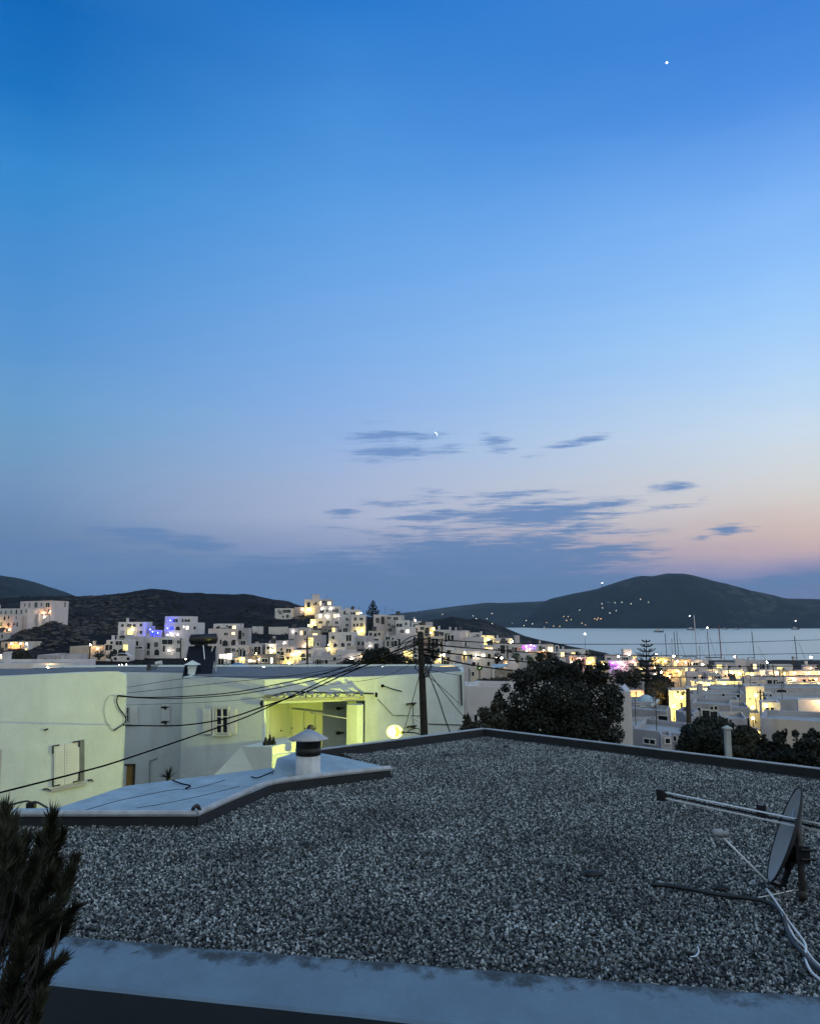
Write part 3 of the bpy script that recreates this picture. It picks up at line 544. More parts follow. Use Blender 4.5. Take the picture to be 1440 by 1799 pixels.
rv = [P_(139, 1301, .0), P_(147, 1299, .0), P_(147, 1372, .0), P_(139, 1374, .0)]
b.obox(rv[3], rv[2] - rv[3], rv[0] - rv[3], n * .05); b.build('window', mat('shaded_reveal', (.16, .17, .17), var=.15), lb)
for q in ([(93, 1324), (93, 1311), (104, 1309)], [(128, 1304.5), (139, 1302.5), (139, 1312)], [(93, 1368), (93, 1382), (105, 1379)], [(129, 1374.5), (138, 1372.5), (140, 1358)]): b = MB(); b.tube([P_(x, y, .075) for x, y in q], .022, 5); b.build('shutter_hinge', BLACK, lb)
b = MB(); s0, s1 = P_(88, 1387, 0), P_(150, 1374, 0); b.obox(s0, s1 - s0, (0, 0, -.05), n * .1); b.build('sill', GREYW, lb)
for q in ([P_(76, 1387, 0), P_(82, 1386, .12), P_(86, 1388, .05)], [P_(155, 1371, 0), P_(161, 1370, .12), P_(163, 1373, .05)], [P_(78, 1283, 0), P_(84, 1281, .12)]): b = MB(); b.tube(q, .024, 5); b.build('shutter_catch', DMETAL, lb)
b = MB(); b.tube(smooth_curve([P_(207, 1222, .06), P_(205, 1232, .05), P_(209, 1244, .05), P_(219, 1258, .05), P_(219, 1270, .05), P_(200, 1284, .04)], 6), .018, 5); b.build('wall_cable', CABLE, lb)
b = MB(); b.tube(smooth_curve([P_(203, 1221, .05), P_(190, 1225, .04), P_(183, 1245, .03), P_(187, 1268, .03), P_(200, 1285, .04)], 6), .008, 5); b.build('old_wall_cable', mat('painted_cable', (.3, .33, .3)), lb)
b = MB(); a_ = P_(0, 1318, .01); c_ = P_(3, 1317, .01); b.obox(a_, c_ - a_, (0, 0, -1.9), n * .03); b.build('panel_edge', GREYW, lb)

# ------------------------------------------------------------------ house across the street with the lamp-lit porch
mbh = thing('porch_house', 'long flat-roofed house across the street with a recessed porch lit yellow', 'house', (-3, 29, -4.2))
zt = W(465, 1194, 27).z
def at_z(px, py): return PZ(px, py, zt).to_2d()
K = at_z(465, 1194); S1 = W(322, 1192, 28.3).to_2d(); Q = at_z(663, 1188.5); E_ = at_z(815, 1180)
S1b = S1 + Vector((.1, 1.7)); S2 = Vector((-15, S1b.y + 1.2))
Eb = E_ + Vector((.16, 3.2)); back = [Eb, Vector((-15, 33.5))]
zc = -.52
b = MB(); b.prism([K, Q, E_, *back, S2, S1b, S1], zc, zt, bottom=True)
Rb1 = Vector((W(508, 1250, 29.7).x, 29.7)); Q2 = K.lerp(Q, (W(640, 1240, 27.9).x - K.x) / (Q.x - K.x)); Rb2 = Vector((W(652, 1250, 30.3).x, 30.3))
b.prism([K, Rb1, Rb2, Q2, Q, E_, *back, S2, S1b, S1], -4.2, zc, bottom=False)
b.build('wall', NEARW, mbh)
b = MB(); cen2 = (K + Q + E_ + S1) / 4
rp = [K + Vector((.02, .22)), Q + Vector((0, .22)), E_ + Vector((-.1, .2)), Eb + Vector((-.25, -.5)), Vector((-14.8, 33.0)), S2 + Vector((.2, .2)), S1b + Vector((.25, .2)), S1 + Vector((.25, .2))]
b.prism(rp, zt + .004, zt + .03); b.build('roof', ROOFD, mbh)
b = MB(); strip(b, Vector((-15, 33.2)), Eb + Vector((-.05, -.25)), .25, zt + .035, zt + .10, 0, 1); b.build('roof_edge', NEARW, mbh)
uK, nK = basis(S1.to_3d(), K.to_3d()); uS, nS = basis(S2.to_3d(), S1b.to_3d()); uQ, nQ = basis(K.to_3d(), Q.to_3d()); uE, nE = basis(Q.to_3d(), E_.to_3d()); uR, nR = basis(Rb1.to_3d(), Rb2.to_3d())
uV, nV = basis(K.to_3d(), Rb1.to_3d()); nV = Vector((abs(nV.x), nV.y, 0)) if nV.x < 0 else nV
PK = lambda x, y, o=0: on_plane(x, y, K.to_3d(), nK, o)
PS = lambda x, y, o=0: on_plane(x, y, S1b.to_3d(), nS, o)
PR = lambda x, y, o=0: on_plane(x, y, Rb1.to_3d(), nR, o)
PE = lambda x, y, o=0: on_plane(x, y, Q.to_3d(), nE, o)
PV = lambda x, y, o=0: on_plane(x, y, K.to_3d(), nV, o)
def quadbox(b, Pf, x0, y0, x1, y1, off, t, nn_, mi=0):
    a_, c_, d_ = Pf(x0, y1, off), Pf(x1, y1, off), Pf(x0, y0, off); b.obox(a_, c_ - a_, d_ - a_, nn_ * t, mi)
def panes_window(par, Pf, nn_, x0, y0, x1, y1, cols, rows):
    b = MB(); quadbox(b, Pf, x0, y0, x1, y1, .01, .03, nn_, 1); w, h = x1 - x0, y1 - y0; fr = w * .12
    for k in range(cols + 1): quadbox(b, Pf, x0 + w * k / cols - fr / 2, y0, x0 + w * k / cols + fr / 2, y1, .042, .03, nn_)
    for k in range(rows + 1): quadbox(b, Pf, x0, y0 + h * k / rows - fr / 3, x1, y0 + h * k / rows + fr / 3, .04, .028, nn_)
    o = b.build('window', [FRAME, DGLASS], par)
    b = MB(); quadbox(b, Pf, x0 - 5, y1 + 2.5, x1 + 5, y1 + 4.5, 0, .12, nn_); b.build('sill', FRAME, o); return o
panes_window(mbh, PK, nK, 380, 1245, 401, 1288, 2, 3)
b = MB()
for q in ((375, 1243, 379, 1292), (402, 1243, 404, 1292), (375, 1241, 404, 1243.5)): quadbox(b, PK, *q, .005, .07, nK)
b.build('window_surround', FRAME, mbh)
shutter_leaf(mbh, 357, 372, 1246, 1246, 1290, 1290, SHUT, PK, 9); shutter_leaf(mbh, 404.5, 416, 1246, 1246, 1290, 1290, SHUT, PK, 9)
panes_window(mbh, PS, nS, 219, 1243, 227, 1268, 2, 2); shutter_leaf(mbh, 229, 243, 1242, 1242, 1274, 1274, SHUT, PS, 7)
shutter_leaf(mbh, 285, 299, 1238, 1238, 1274, 1274, SHUT, PS, 7)
for y in (1243, 1269): b = MB(); b.tube([PS(284, y, .02), PS(292, y, .10)], .045, 6); b.tube([PS(290, y, .1), PS(297, y - 1, .06)], .02, 5); b.tube([PS(290, y - 2, .1), PS(291, y + 4, .06)], .03, 5); b.build('shutter_hinge', BLACK, mbh)
b = MB(); b.tube([PS(262, 1385, .03), PS(263, 1337, .03), PS(276, 1332, .03)], .018, 5); b.build('wall_pipe', mat('painted_pipe', (.25, .27, .28)), mbh)
# porch: doors, pier, reed canopy
DOORM = mat('painted_door', (.55, .56, .50), var=.06)
def door(par, Pf, nn_, x0, x1, y0, y1, panels=2):
    b = MB(); quadbox(b, Pf, x0, y0, x1, y1, .005, .04, nn_); w = x1 - x0
    for k in range(panels): quadbox(b, Pf, x0 + w * (k + .12) / panels, y0 + 4, x0 + w * (k + .88) / panels, y1 - 4, .046, .015, nn_)
    o = b.build('door', DOORM, par); b = MB(); b.ball(Pf(x0 + w * .12, (y0 + y1) / 2, .08), .03); b.build('handle', BLACK, o)
door(mbh, PR, nR, 511, 529, 1247, 1312, 1); door(mbh, PR, nR, 534, 548, 1249, 1312, 1); door(mbh, PR, nR, 553, 566, 1247, 1312, 1)
b = MB(); quadbox(b, PV, 473, 1240, 498, 1312, .005, .03, nV); quadbox(b, PV, 475, 1243, 496, 1275, .036, .012, nV); quadbox(b, PV, 475, 1278, 496, 1309, .036, .012, nV); o = b.build('door', DOORM, mbh)
b = MB(); b.ball(PV(494, 1284, .08), .03); b.build('handle', BLACK, o)
pl, pr_ = W(609, 1240, 27.35), W(627, 1240, 27.15); pe = W(638, 1240, 27.35)
zp0, zp1 = -4.2, W(620, 1239, 27.2).z
b = MB(); b.prism([pl.to_2d(), pr_.to_2d(), pe.to_2d(), (pe.x - .08, pe.y + .35), (pl.x + .05, pl.y + .3)], zp0, zp1); b.build('porch_pier', NEARW, mbh)
for y in (1245, 1288): b = MB(); b.tube([PR(592, y, .02), PR(596, y, .14)], .06, 6); b.tube([PR(596, y, .14), PR(604, y - 1, .12)], .025, 5); b.build('shutter_hinge', BLACK, mbh)
b = MB(); b.tube([W(546, 1252, 28.3), W(610, 1263, 27.2)], .022, 6); b.build('porch_rail', FRAME, mbh)
CAN = mat('weathered_reed', (.26, .26, .24), var=.35, scale=6)
b = MB(); f0, f1 = W(463, 1229, 26.0), W(640, 1227, 26.6); b.tube([f0, f1], .05, 8)
for k in range(26):
    t_ = (k + .5) / 26; a_ = f0.lerp(f1, t_); w0 = K.to_3d().lerp(Q.to_3d(), .02 + .86 * t_); w0.z = zc + .30 + random.uniform(-.03, .03); a_ = a_ + Vector((random.uniform(-.12, .12), random.uniform(-.25, .1), .06 + random.uniform(-.02, .04)))
    mid = a_.lerp(w0, .5) + Vector((random.uniform(-.08, .08), 0, random.uniform(-.05, .05))); b.tube([a_, mid, w0], random.uniform(.015, .032), 5)
    if k % 5 == 1: b.obox(a_ + Vector((-.12, 0, .03)), (.2, .05, random.uniform(-.03, .03)), (w0 - a_) * random.uniform(.5, .9), (0, 0, .02))
b.build('reed_canopy', CAN, mbh)
b = MB(); b.tube([W(465, 1231, 26.05), W(465, 1231, 26.05) + Vector((0, 0, -3.6))], .05, 8); b.build('canopy_post', NEARW, mbh)
b = MB(); PQ = lambda x, y, o=0: on_plane(x, y, K.to_3d(), nQ, o)
b.tube(smooth_curve([PQ(466, 1228, .1), PQ(485, 1221, .1), PQ(508, 1215.5, .1), PQ(560, 1217, .1), PQ(620, 1218, .1), PQ(656, 1219, .1)], 4), .022, 5); b.box(PQ(661, 1221, .1), (.08, .08, .14)); b.build('wall_cable', CABLE, mbh)
b = MB(); q = PK(462, 1236, .15); b.ball(q, .11, sub=2); b.box(q + Vector((0, .08, .0)), (.08, .12, .08)); b.build('porch_light', BLACK, mbh)
# right part of that house: brackets, drainpipe
b = MB()
for x0, x1, y in ((713, 729, 1237), (714, 730, 1277)): b.obox(PE(x0, y + 1.5, .04), PE(x1, y - .5, .04) - PE(x0, y + 1.5, .04), (0, 0, .05), nE * .06); b.box(PE(x1 - 3, y + .5, .08), (.10, .1, .08))
b.tube([PE(725, 1239, .1), PE(726, 1274, .1)], .014, 5); b.build('wall_bracket', BLACK, mbh)
b = MB(); b.tube([PE(672, 1205, .05), PE(690, 1211, .05), PE(706, 1215, .05)], .016, 5); b.box(PE(672, 1205, .05), (.1, .1, .08)); b.tube([PE(663, 1228, .03), PE(690, 1257, .03), PE(740, 1258, .03)], .01, 5); b.tube([PE(752, 1272, .03), PE(812, 1274, .03)], .014, 5); b.build('wall_cable', CABLE, mbh)
b = MB(); b.tube([PE(809, 1186, .08), PE(811, 1240, .08)], .035, 6); b.build('drainpipe', DMETAL, mbh)
# stair parapet below the window
sp_ = thing('stair_parapet', 'white solid stair parapet beside the porch, its end lit bright yellow', 'parapet wall', (-5.2, 24.6, -4.2))
pq = [W(372, 1366, 25.2), W(424, 1312, 25.2), W(478, 1312, 24.6), W(478, 1420, 24.6), W(372, 1430, 25.2)]
bk_ = [v + Vector((.95, 2.0, 0)) for v in pq]; bk_[0].z -= 0
b = MB(); b.face(pq[::-1]); b.face(bk_)
for k in range(5): b.face([pq[k], pq[(k + 1) % 5], bk_[(k + 1) % 5], bk_[k]])
b.v = [(x, y, max(z, -4.2)) for x, y, z in b.v]; b.build('parapet', NEARW, sp_)
b = MB(); b.prism([(pq[2].x, pq[2].y), (pq[2].x + 3.2, pq[2].y + 1.2), (pq[2].x + 3.1, pq[2].y + 1.45), (pq[2].x, pq[2].y + .25)], -4.2, W(505, 1313, 25).z - .15); b.build('porch_wall', NEARW, sp_)
gt = thing('wooden_gate', 'narrow brown slatted wooden gate beside the pale house corner', 'gate', tuple(W(229, 1385, 26.2)))
b = MB()
for k in range(6): q = W(223.5 + k * 2.1, 1346, 26.2); b.box((q.x, q.y, q.z - .75), (.028, .04, 1.5))
b.build('slats', mat('gate_wood', (.20, .13, .05), var=.3), gt)
b = MB(); q0, q1 = W(221, 1346, 26.2), W(236, 1346, 26.2); b.box(((q0.x + q1.x) / 2, 26.2, q0.z + .03), (.32, .07, .06)); b.box((q1.x, 26.2, q1.z - .75), (.06, .07, 1.6)); b.build('frame', DARKW, gt)
# plants in pots on the parapet
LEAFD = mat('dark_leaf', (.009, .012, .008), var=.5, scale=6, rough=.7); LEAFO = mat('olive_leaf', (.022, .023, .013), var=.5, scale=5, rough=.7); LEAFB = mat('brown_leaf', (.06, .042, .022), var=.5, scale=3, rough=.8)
BARK = mat('grey_bark', (.045, .04, .036), var=.4, scale=10, bump=.5); LEAFP = mat('palm_leaf', (.05, .06, .035), var=.4, scale=4)
LEAFG = mat('lit_green_leaf', (.06, .22, .03), var=.4)
def leaf_cloud(b, clumps, n, size, flat=.6, mi=0):
    """many small leaf-sized faces spread through ellipsoid clumps (centre, radius xyz)"""
    wts = np.array([c[1][0] * c[1][1] + c[1][0] * c[1][2] for c in clumps]); wts = wts / wts.sum()
    for (c, rad), k in zip(clumps, (wts * n).astype(int)):
        d_ = rng.normal(size=(k, 3)); d_ /= np.linalg.norm(d_, axis=1)[:, None]; r_ = rng.uniform(.35, 1.08, k) ** .6
        P0 = np.array(c) + d_ * r_[:, None] * np.array(rad); s_ = size * rng.uniform(.5, 1.4, k)
        t_ = rng.normal(size=(k, 3)); t_ /= np.linalg.norm(t_, axis=1)[:, None]; n_ = d_ + rng.normal(size=(k, 3)) * .7
        u_ = np.cross(n_, t_); u_ /= np.linalg.norm(u_, axis=1)[:, None] + 1e-9
        w_ = np.cross(n_, u_); w_ /= np.linalg.norm(w_, axis=1)[:, None] + 1e-9
        a_ = P0 - u_ * s_[:, None] * .5; e_ = P0 + u_ * s_[:, None] * .5; f_ = P0 + w_ * s_[:, None] * flat * .5; g_ = P0 - w_ * s_[:, None] * flat * .5
        base = len(b.v); b.v += [tuple(x) for x in np.stack([a_, f_, e_, g_], 1).reshape(-1, 3)]
        b.f += [(base + 4 * i, base + 4 * i + 1, base + 4 * i + 2, base + 4 * i + 3) for i in range(k)]; b.m += [mi] * k
for i, (px, h_, lab) in enumerate(((466, 1296, 'short dark conical shrub in a pot, leftmost on the stair parapet'), (473.5, 1291, 'tallest dark conical potted shrub, in the middle on the stair parapet'), (480, 1294, 'dark conical potted shrub at the lit end of the stair parapet'))):
    q = W(px, 1312, 25.1); tz = W(px, h_, 25.1).z; hh = tz - q.z; t0 = thing('potted_shrub', lab, 'potted plant', tuple(q), 'conical shrubs on the stair parapet')
    b = MB(); b.lathe((q.x, q.y, q.z), [(.001, 0), (.06, 0), (.08, .12), (.085, .13), (.001, .12)], 10); b.build('pot', BLACK, t0)
    b = MB(); leaf_cloud(b, [((q.x, q.y, q.z + hh * f), (.10 * (1.05 - f), .10 * (1.05 - f), hh * .2)) for f in (.3, .5, .68, .85)], 260, .05); b.build('foliage', LEAFD, t0)
q = W(545, 1312, 24.9); t0 = thing('lantern_pot', 'black lantern-like pot behind the chimney cap', 'pot', (q.x, q.y, q.z)); b = MB(); zz = W(545, 1273, 24.9).z
b.box((q.x, q.y, (q.z + zz) / 2 - .1), (.20, .2, zz - q.z - .2)); b.lathe((q.x, q.y, zz - .22), [(.001, 0), (.1, 0), (.12, .1), (.08, .2), (.001, .22)], 8); b.build('body', BLACK, t0)
ag = G(296, 21); ag = Vector((W(296, 1362, 21).x, 21, -4.2)); t0 = thing('agave_plant', 'spiky dark rosette plant peeping over the back of the cement slab', 'plant', tuple(ag))
b = MB(); zz = W(296, 1366, 21).z; b.tube([ag, (ag.x, ag.y, zz)], .06, 7); b.build('stem', BARK, t0); b = MB(); top = Vector((ag.x, ag.y, zz))
for k in range(34):
    a_ = random.uniform(0, 6.28); e_ = random.uniform(.1, 1.35); d_ = Vector((math.cos(a_) * math.cos(e_), math.sin(a_) * math.cos(e_), math.sin(e_))); l_ = random.uniform(.22, .34); s_ = d_.cross(Vector((0, 0, 1))).normalized() * .018
    b.face([top - s_, top + s_, top + d_ * l_]); b.face([top + d_ * .05 - s_ * 1.3, top + d_ * l_ - Vector((0, 0, .02)), top + d_ * .05 + s_ * 1.3])
b.build('leaves', LEAFD, t0)

# ------------------------------------------------------------------ things on the roof of the porch house
st = W(337, 1190, 29.2); sk = thing('roof_chimney', 'squat pale chimney with a pyramid cap in front of the solar water heater', 'chimney', (st.x, st.y, zt))
b = MB(); ztop = W(337, 1168, 29.2).z; b.prism([(st.x - .115, st.y - .115), (st.x + .115, st.y - .115), (st.x + .115, st.y + .115), (st.x - .115, st.y + .115)], zt - .05, ztop); b.box((st.x, st.y, ztop - .08), (.27, .27, .06)); b.build('stack', NEARW, sk)
b = MB(); w = .245; apx = Vector((st.x, st.y, W(337, 1160, 29.2).z)); c0 = [Vector((st.x + a * w, st.y + c * w, ztop)) for a, c in ((-1, -1), (1, -1), (1, 1), (-1, 1))]
for k in range(4): b.face([c0[k], c0[(k + 1) % 4], apx])
b.face(c0[::-1]); b.build('cap', NEARW, sk)
Dh = 30.2; hb = W(355, 1186, Dh); sh = thing('solar_water_heater', 'black solar water heater on a tall angle-iron stand on the roof across the street', 'solar water heater', (hb.x, hb.y, zt))
tl, tr = W(335, 1124, Dh), W(380, 1122, Dh + .25); b = MB(); axd = (tr - tl).normalized(); b.tube([tl - axd * .06, tl - axd * .02, tl, tr, tr + axd * .02, tr + axd * .06], [.06, .15, .19, .19, .15, .06], 20); b.build('tank', mat('black_tank', (.010, .010, .013), rough=.3, var=.2), sh, True)
b = MB(); b.tube([tl - axd * .065, tl - axd * .07], [.10, .10], 16); b.build('tank_end', METAL, sh)
b = MB(); p0, p1, p2, p3 = W(331, 1137, Dh - .1), W(377, 1135, Dh + .1), W(371, 1190, Dh - 1.0), W(320, 1191, Dh - 1.3)
b.obox(p3, p2 - p3, p0 - p3, (0, .05, .03)); b.build('collector', mat('collector_glass', (.006, .008, .014), rough=.5, spec=.15), sh)
b = MB(); fz = zt
LG = [((338, 1133, Dh), (340, 1188, Dh)), ((379, 1133, Dh + .25), (379.5, 1187, Dh + .25)), ((357, 1134, Dh - .2), (362, 1186, Dh - .6)), ((347, 1188, Dh), (376, 1150, Dh + .2)), ((341, 1152, Dh), (360, 1171, Dh - .2)), ((382, 1134, Dh + .4), (379.5, 1170, Dh + .4)), ((371, 1158, Dh + .2), (378, 1140, Dh + .3))]
for (a_, c_) in LG: b.tube([W(*a_), W(*c_)], .017, 5)
b.build('stand', METAL, sh)
b = MB(); b.tube(smooth_curve([W(375, 1134, Dh), W(371, 1150, Dh), W(376, 1165, Dh), W(379, 1180, Dh)], 5), .03, 6); b.build('pipe', mat('lagged_pipe', (.4, .4, .4)), sh)
q = W(278, 1166, 31.5); wl = thing('roof_floodlight', 'small white floodlight on a tripod on the roof left of the chimney', 'floodlight', (q.x, q.y, zt))
b = MB(); b.tube([q + Vector((-.10, 0, .0)), q + Vector((.13, -.02, .03))], [.07, .085], 10); b.build('head', FRAME, wl)
b = MB()
for a_, c_ in (((274, 1168), (263, 1180)), ((277, 1169), (268, 1182)), ((270, 1170), (262, 1172))): b.tube([W(*a_, 31.5), W(*c_, 31.5)], .02, 5)
b.build('stand', DMETAL, wl); b = MB(); q = W(261, 1186, 31.2); b.box((q.x, q.y, zt + .12), (.12, .12, .24)); b.build('ballast', DMETAL, wl)
for nm, pts_, lab in (('roof_sheet', [(238, 1184), (254, 1178), (262, 1181), (250, 1185)], 'crumpled white sheet on the roof beside the floodlight'), ('roof_sheet', [(266, 1186), (282, 1180), (292, 1177), (291, 1180), (272, 1187)], 'long white folded sheet along the roof edge right of the floodlight')):
    b = MB(); v_ = [W(x, y, 31.0 + .15 * k) for k, (x, y) in enumerate(pts_)]; b.face(v_); b.face([v - Vector((0, -.02, .04)) for v in v_][::-1])
    for k in range(len(v_)): b.face([v_[k], v_[k] - Vector((0, -.02, .04)), v_[(k + 1) % len(v_)] - Vector((0, -.02, .04)), v_[(k + 1) % len(v_)]])
    tag(b.build(nm, FRAME), lab, 'sheet')

# ------------------------------------------------------------------ the wooden pole, street lamp and wires
PD = 22.6; pb = W(745, 1290, PD); ptp = W(738.5, 1112, PD)
pole = thing('utility_pole', 'thick dark wooden utility pole beside the glowing lamp, wires bundled at its top', 'utility pole', (pb.x, pb.y, -4.6))
b = MB(); dr = (pb - ptp); foot = pb + dr * (( -4.7 - pb.z) / dr.z); b.tube([foot, pb, ptp.lerp(pb, .5), ptp], [.11, .102, .092, .082], 14); b.lathe((ptp.x, ptp.y, ptp.z), [(.088, 0), (.06, .03), (.001, .04)], 14); b.build('shaft', mat('creosoted_wood', (.018, .015, .013), var=.6, scale=7, bump=.6), pole, True)
b = MB()
for k, z_ in enumerate((1122, 1128, 1134, 1140, 1147)):
    q = W(741, z_, PD - .1)
    b.tube([q + Vector((-.22, 0, 0)), q + Vector((.22, 0, 0))], .014, 5)
    for s_ in (-.2, .2): b.lathe(q + Vector((s_, 0, -.02)), [(.001, 0), (.03, .0), (.034, .04), (.022, .06), (.001, .07)], 8)
b.build('insulators', BLACK, pole)
b = MB()
def loop(pts_, r=.012): b.tube(smooth_curve([W(x, y, PD - .15 + .1 * ((i * 7) % 3 - 1)) for i, (x, y) in enumerate(pts_)], 5), r, 5)
for pts_ in ([(735, 1116), (722, 1119), (710, 1126), (703, 1134), (701, 1139)], [(736, 1130), (720, 1128), (712, 1133), (711, 1140)], [(744, 1124), (757, 1126), (760, 1134), (760, 1150), (756, 1160)], [(744, 1131), (764, 1130), (776, 1133), (770, 1126), (748, 1122)],
             [(744, 1150), (750, 1158), (755, 1163), (750, 1170), (746, 1178)], [(744, 1140), (757, 1146), (760, 1156), (755, 1172), (747, 1184)], [(736, 1166), (728, 1172), (735, 1180)], [(734, 1142), (724, 1146), (719, 1151)], [(746, 1160), (754, 1166), (758, 1172), (753, 1180), (747, 1190)]): loop(pts_)
b.build('slack_cables', CABLE, pole)
b = MB(); q = W(748, 1177, PD - .12); b.box(q, (.12, .08, .16)); b.box(W(751, 1187, PD - .12), (.1, .08, .1)); b.build('junction_box', mat('grey_box', (.16, .165, .17)), pole)
lampP = W(693, 1286, PD + .75)
sl_ = thing('street_lamp', 'glowing yellow street lamp on a short arm low on the wooden pole', 'street lamp', (pb.x, pb.y, -.9))
b = MB(); b.tube(smooth_curve([W(744, 1293, PD), W(730, 1288, PD + .25), W(716, 1287, PD + .5), W(704, 1287, PD + .7)], 4), .02, 6); b.tube(smooth_curve([W(714, 1287, PD + .5), W(722, 1282, PD + .3), W(735, 1280, PD + .1), W(737, 1287, PD)], 5), .012, 5); b.build('arm', DMETAL, sl_)
b = MB(); b.ball(W(706, 1287, PD + .72), .055, sub=2, sc=(1.4, 1, .8)); b.build('housing', DMETAL, sl_)
b = MB(); b.ball(lampP, .05, sub=3, sc=(1.12, 1, .92)); b.build('globe', emis('street_lamp_glow', (.93, 1.0, .09), 10800), sl_, True)
fg = bpy.data.materials.new('glowing_gas'); fg.use_nodes = True; t = fg.node_tree; t.nodes.clear(); e_ = t.nodes.new('ShaderNodeEmission'); e_.inputs[0].default_value = (1, .92, .13, 1); e_.inputs[1].default_value = 19; oo = t.nodes.new('ShaderNodeOutputMaterial'); t.links.new(e_.outputs[0], oo.inputs['Volume'])
b = MB(); ax_ = Vector((.99, .10, 0)).normalized(); sy_ = Vector((-ax_.y, ax_.x, 0)); nk = 9; g_ = [[lampP + (ax_ * math.sin(t_) + (sy_ * math.cos(f_) + Vector((0, 0, 1)) * math.sin(f_)) * math.cos(t_)) * .15 for f_ in np.linspace(0, 2 * math.pi, 21)[:-1]] for t_ in np.linspace(0.0, math.pi / 2 - .02, nk)]
for i_ in range(nk - 1):
    for k_ in range(20): b.face([g_[i_][k_], g_[i_][(k_ + 1) % 20], g_[i_ + 1][(k_ + 1) % 20], g_[i_ + 1][k_]])
b.face(g_[-1]); rs_ = b.build('reflector', DMETAL, sl_); so_ = rs_.modifiers.new('shell', 'SOLIDIFY'); so_.thickness = .012
b = MB(); b.ball(lampP, .205, sub=3, sc=(1.12, 1, .92)); b.build('cover', fg, sl_, True)  # added glowing ball, stands in for the halo around the lamp
b = MB(); b.tube([W(719, 1258, PD + 3), W(746, 1273, PD + 1.5)], .02, 6); tag(b.build('white_tube', FRAME), 'slim white pipe leaning between wall bracket and wooden pole', 'pipe')
def wire(pts_, r, label, m=CABLE, group='overhead wires'):
    b = MB(); b.tube(smooth_curve([W(*q) for q in pts_], 7), r, 5); return tag(b.build('overhead_wire', m, None, True), label, 'wire', group)
wire([(737, 1126, PD), (680, 1149, 21.6), (600, 1181, 20), (470, 1243, 17), (400, 1272, 15.5), (222, 1333, 13.2), (140, 1357, 12.4), (-40, 1403, 11)], .0135, 'lowest overhead wire, dropping from the pole to the bottom left across the shuttered wall')
wire([(737, 1132, PD), (690, 1150, 22), (610, 1183, 21.2), (540, 1215, 20.4), (470, 1239, 20), (400, 1262, 20), (320, 1274.5, 20.8), (240, 1275, 22.6), (216, 1274, 24.2)], .017, 'thick overhead wire crossing in front of the paned window to the pale house corner')
wire([(737, 1130, PD), (660, 1156, 23), (560, 1186, 23.8), (470, 1206, 24.2), (400, 1218, 24.4), (320, 1224, 24.5), (250, 1225.5, 24.4), (207, 1222, 24.3)], .016, 'upper of the two thick wires ending at the cable loop on the pale house')
wire([(737, 1139, PD), (660, 1164, 23), (560, 1193, 23.8), (470, 1212, 24.2), (400, 1222, 24.4), (310, 1227.5, 24.5), (250, 1226.5, 24.4), (207, 1223.5, 24.3)], .014, 'lower of the two thick wires ending at the cable loop on the pale house')
wire([(737, 1146, PD), (640, 1166, 24), (520, 1186, 25), (380, 1201, 26.2), (222, 1218, 27), (150, 1226, 28)], .008, 'thin wire high on the porch house wall, above the thick pair')
wire([(737, 1152, PD), (640, 1175, 24), (520, 1188, 25), (340, 1191, 27), (222, 1208, 28), (150, 1216, 29)], .007, 'topmost thin wire against the porch house roof edge')
wire([(737, 1158, PD), (670, 1190, 24), (560, 1206, 25), (420, 1230, 26), (222, 1239, 27), (150, 1240, 28)], .006, 'faint thin wire below the thick pair on the porch house wall')
wire([(737, 1120, PD), (700, 1133, 24), (640, 1150, 30), (560, 1164, 40), (470, 1172, 60)], .012, 'wire running from the pole top back towards the hillside houses')
wire([(745, 1122, PD), (800, 1126, 26), (900, 1130.5, 32), (1040, 1132, 40), (1200, 1131, 50), (1330, 1127.5, 56), (1480, 1123, 62)], .017, 'upper long wire crossing in front of the open sea')
wire([(745, 1131, PD), (830, 1139, 28), (960, 1148, 38), (1060, 1151, 46), (1200, 1151.5, 54), (1320, 1150, 60), (1480, 1147, 66)], .020, 'lower long wire crossing in front of the sailboat masts')
wire([(745, 1142, PD), (850, 1155, 28), (960, 1166, 36), (1060, 1170, 44), (1210, 1171, 52), (1320, 1171, 58), (1480, 1170, 64)], .022, 'long wire just below the dark quay')
wire([(745, 1150, PD), (850, 1172, 28), (980, 1186, 36), (1100, 1190, 44), (1215, 1190, 52), (1340, 1189, 58), (1480, 1186, 64)], .022, 'lowest long wire over the lit harbour roofs')
wire([(752, 1183, PD), (768, 1222, 20), (781, 1262, 18.5), (790, 1286, 17.5)], .013, 'steep guy wire dropping from the pole to the gravel roof edge', group='guy wires')
wire([(752, 1180, PD), (778, 1215, 23.5), (812, 1257, 25.2), (832, 1272, 26)], .011, 'slanting guy wire from the pole into the tree', group='guy wires')
wire([(750, 1187, PD), (775, 1207, 23.5), (806, 1236, 25.5)], .008, 'short slanting wire from the pole to the drainpipe', group='guy wires')
wire([(737, 1184, PD), (726, 1225, PD - .5), (710, 1283, PD - 1)], .009, 'thin stay left of the pole, above the street lamp', group='guy wires')
wire([(748, 1176, PD), (790, 1184, 25), (809, 1187, 28)], .008, 'short wire from the pole to the top of the drainpipe')

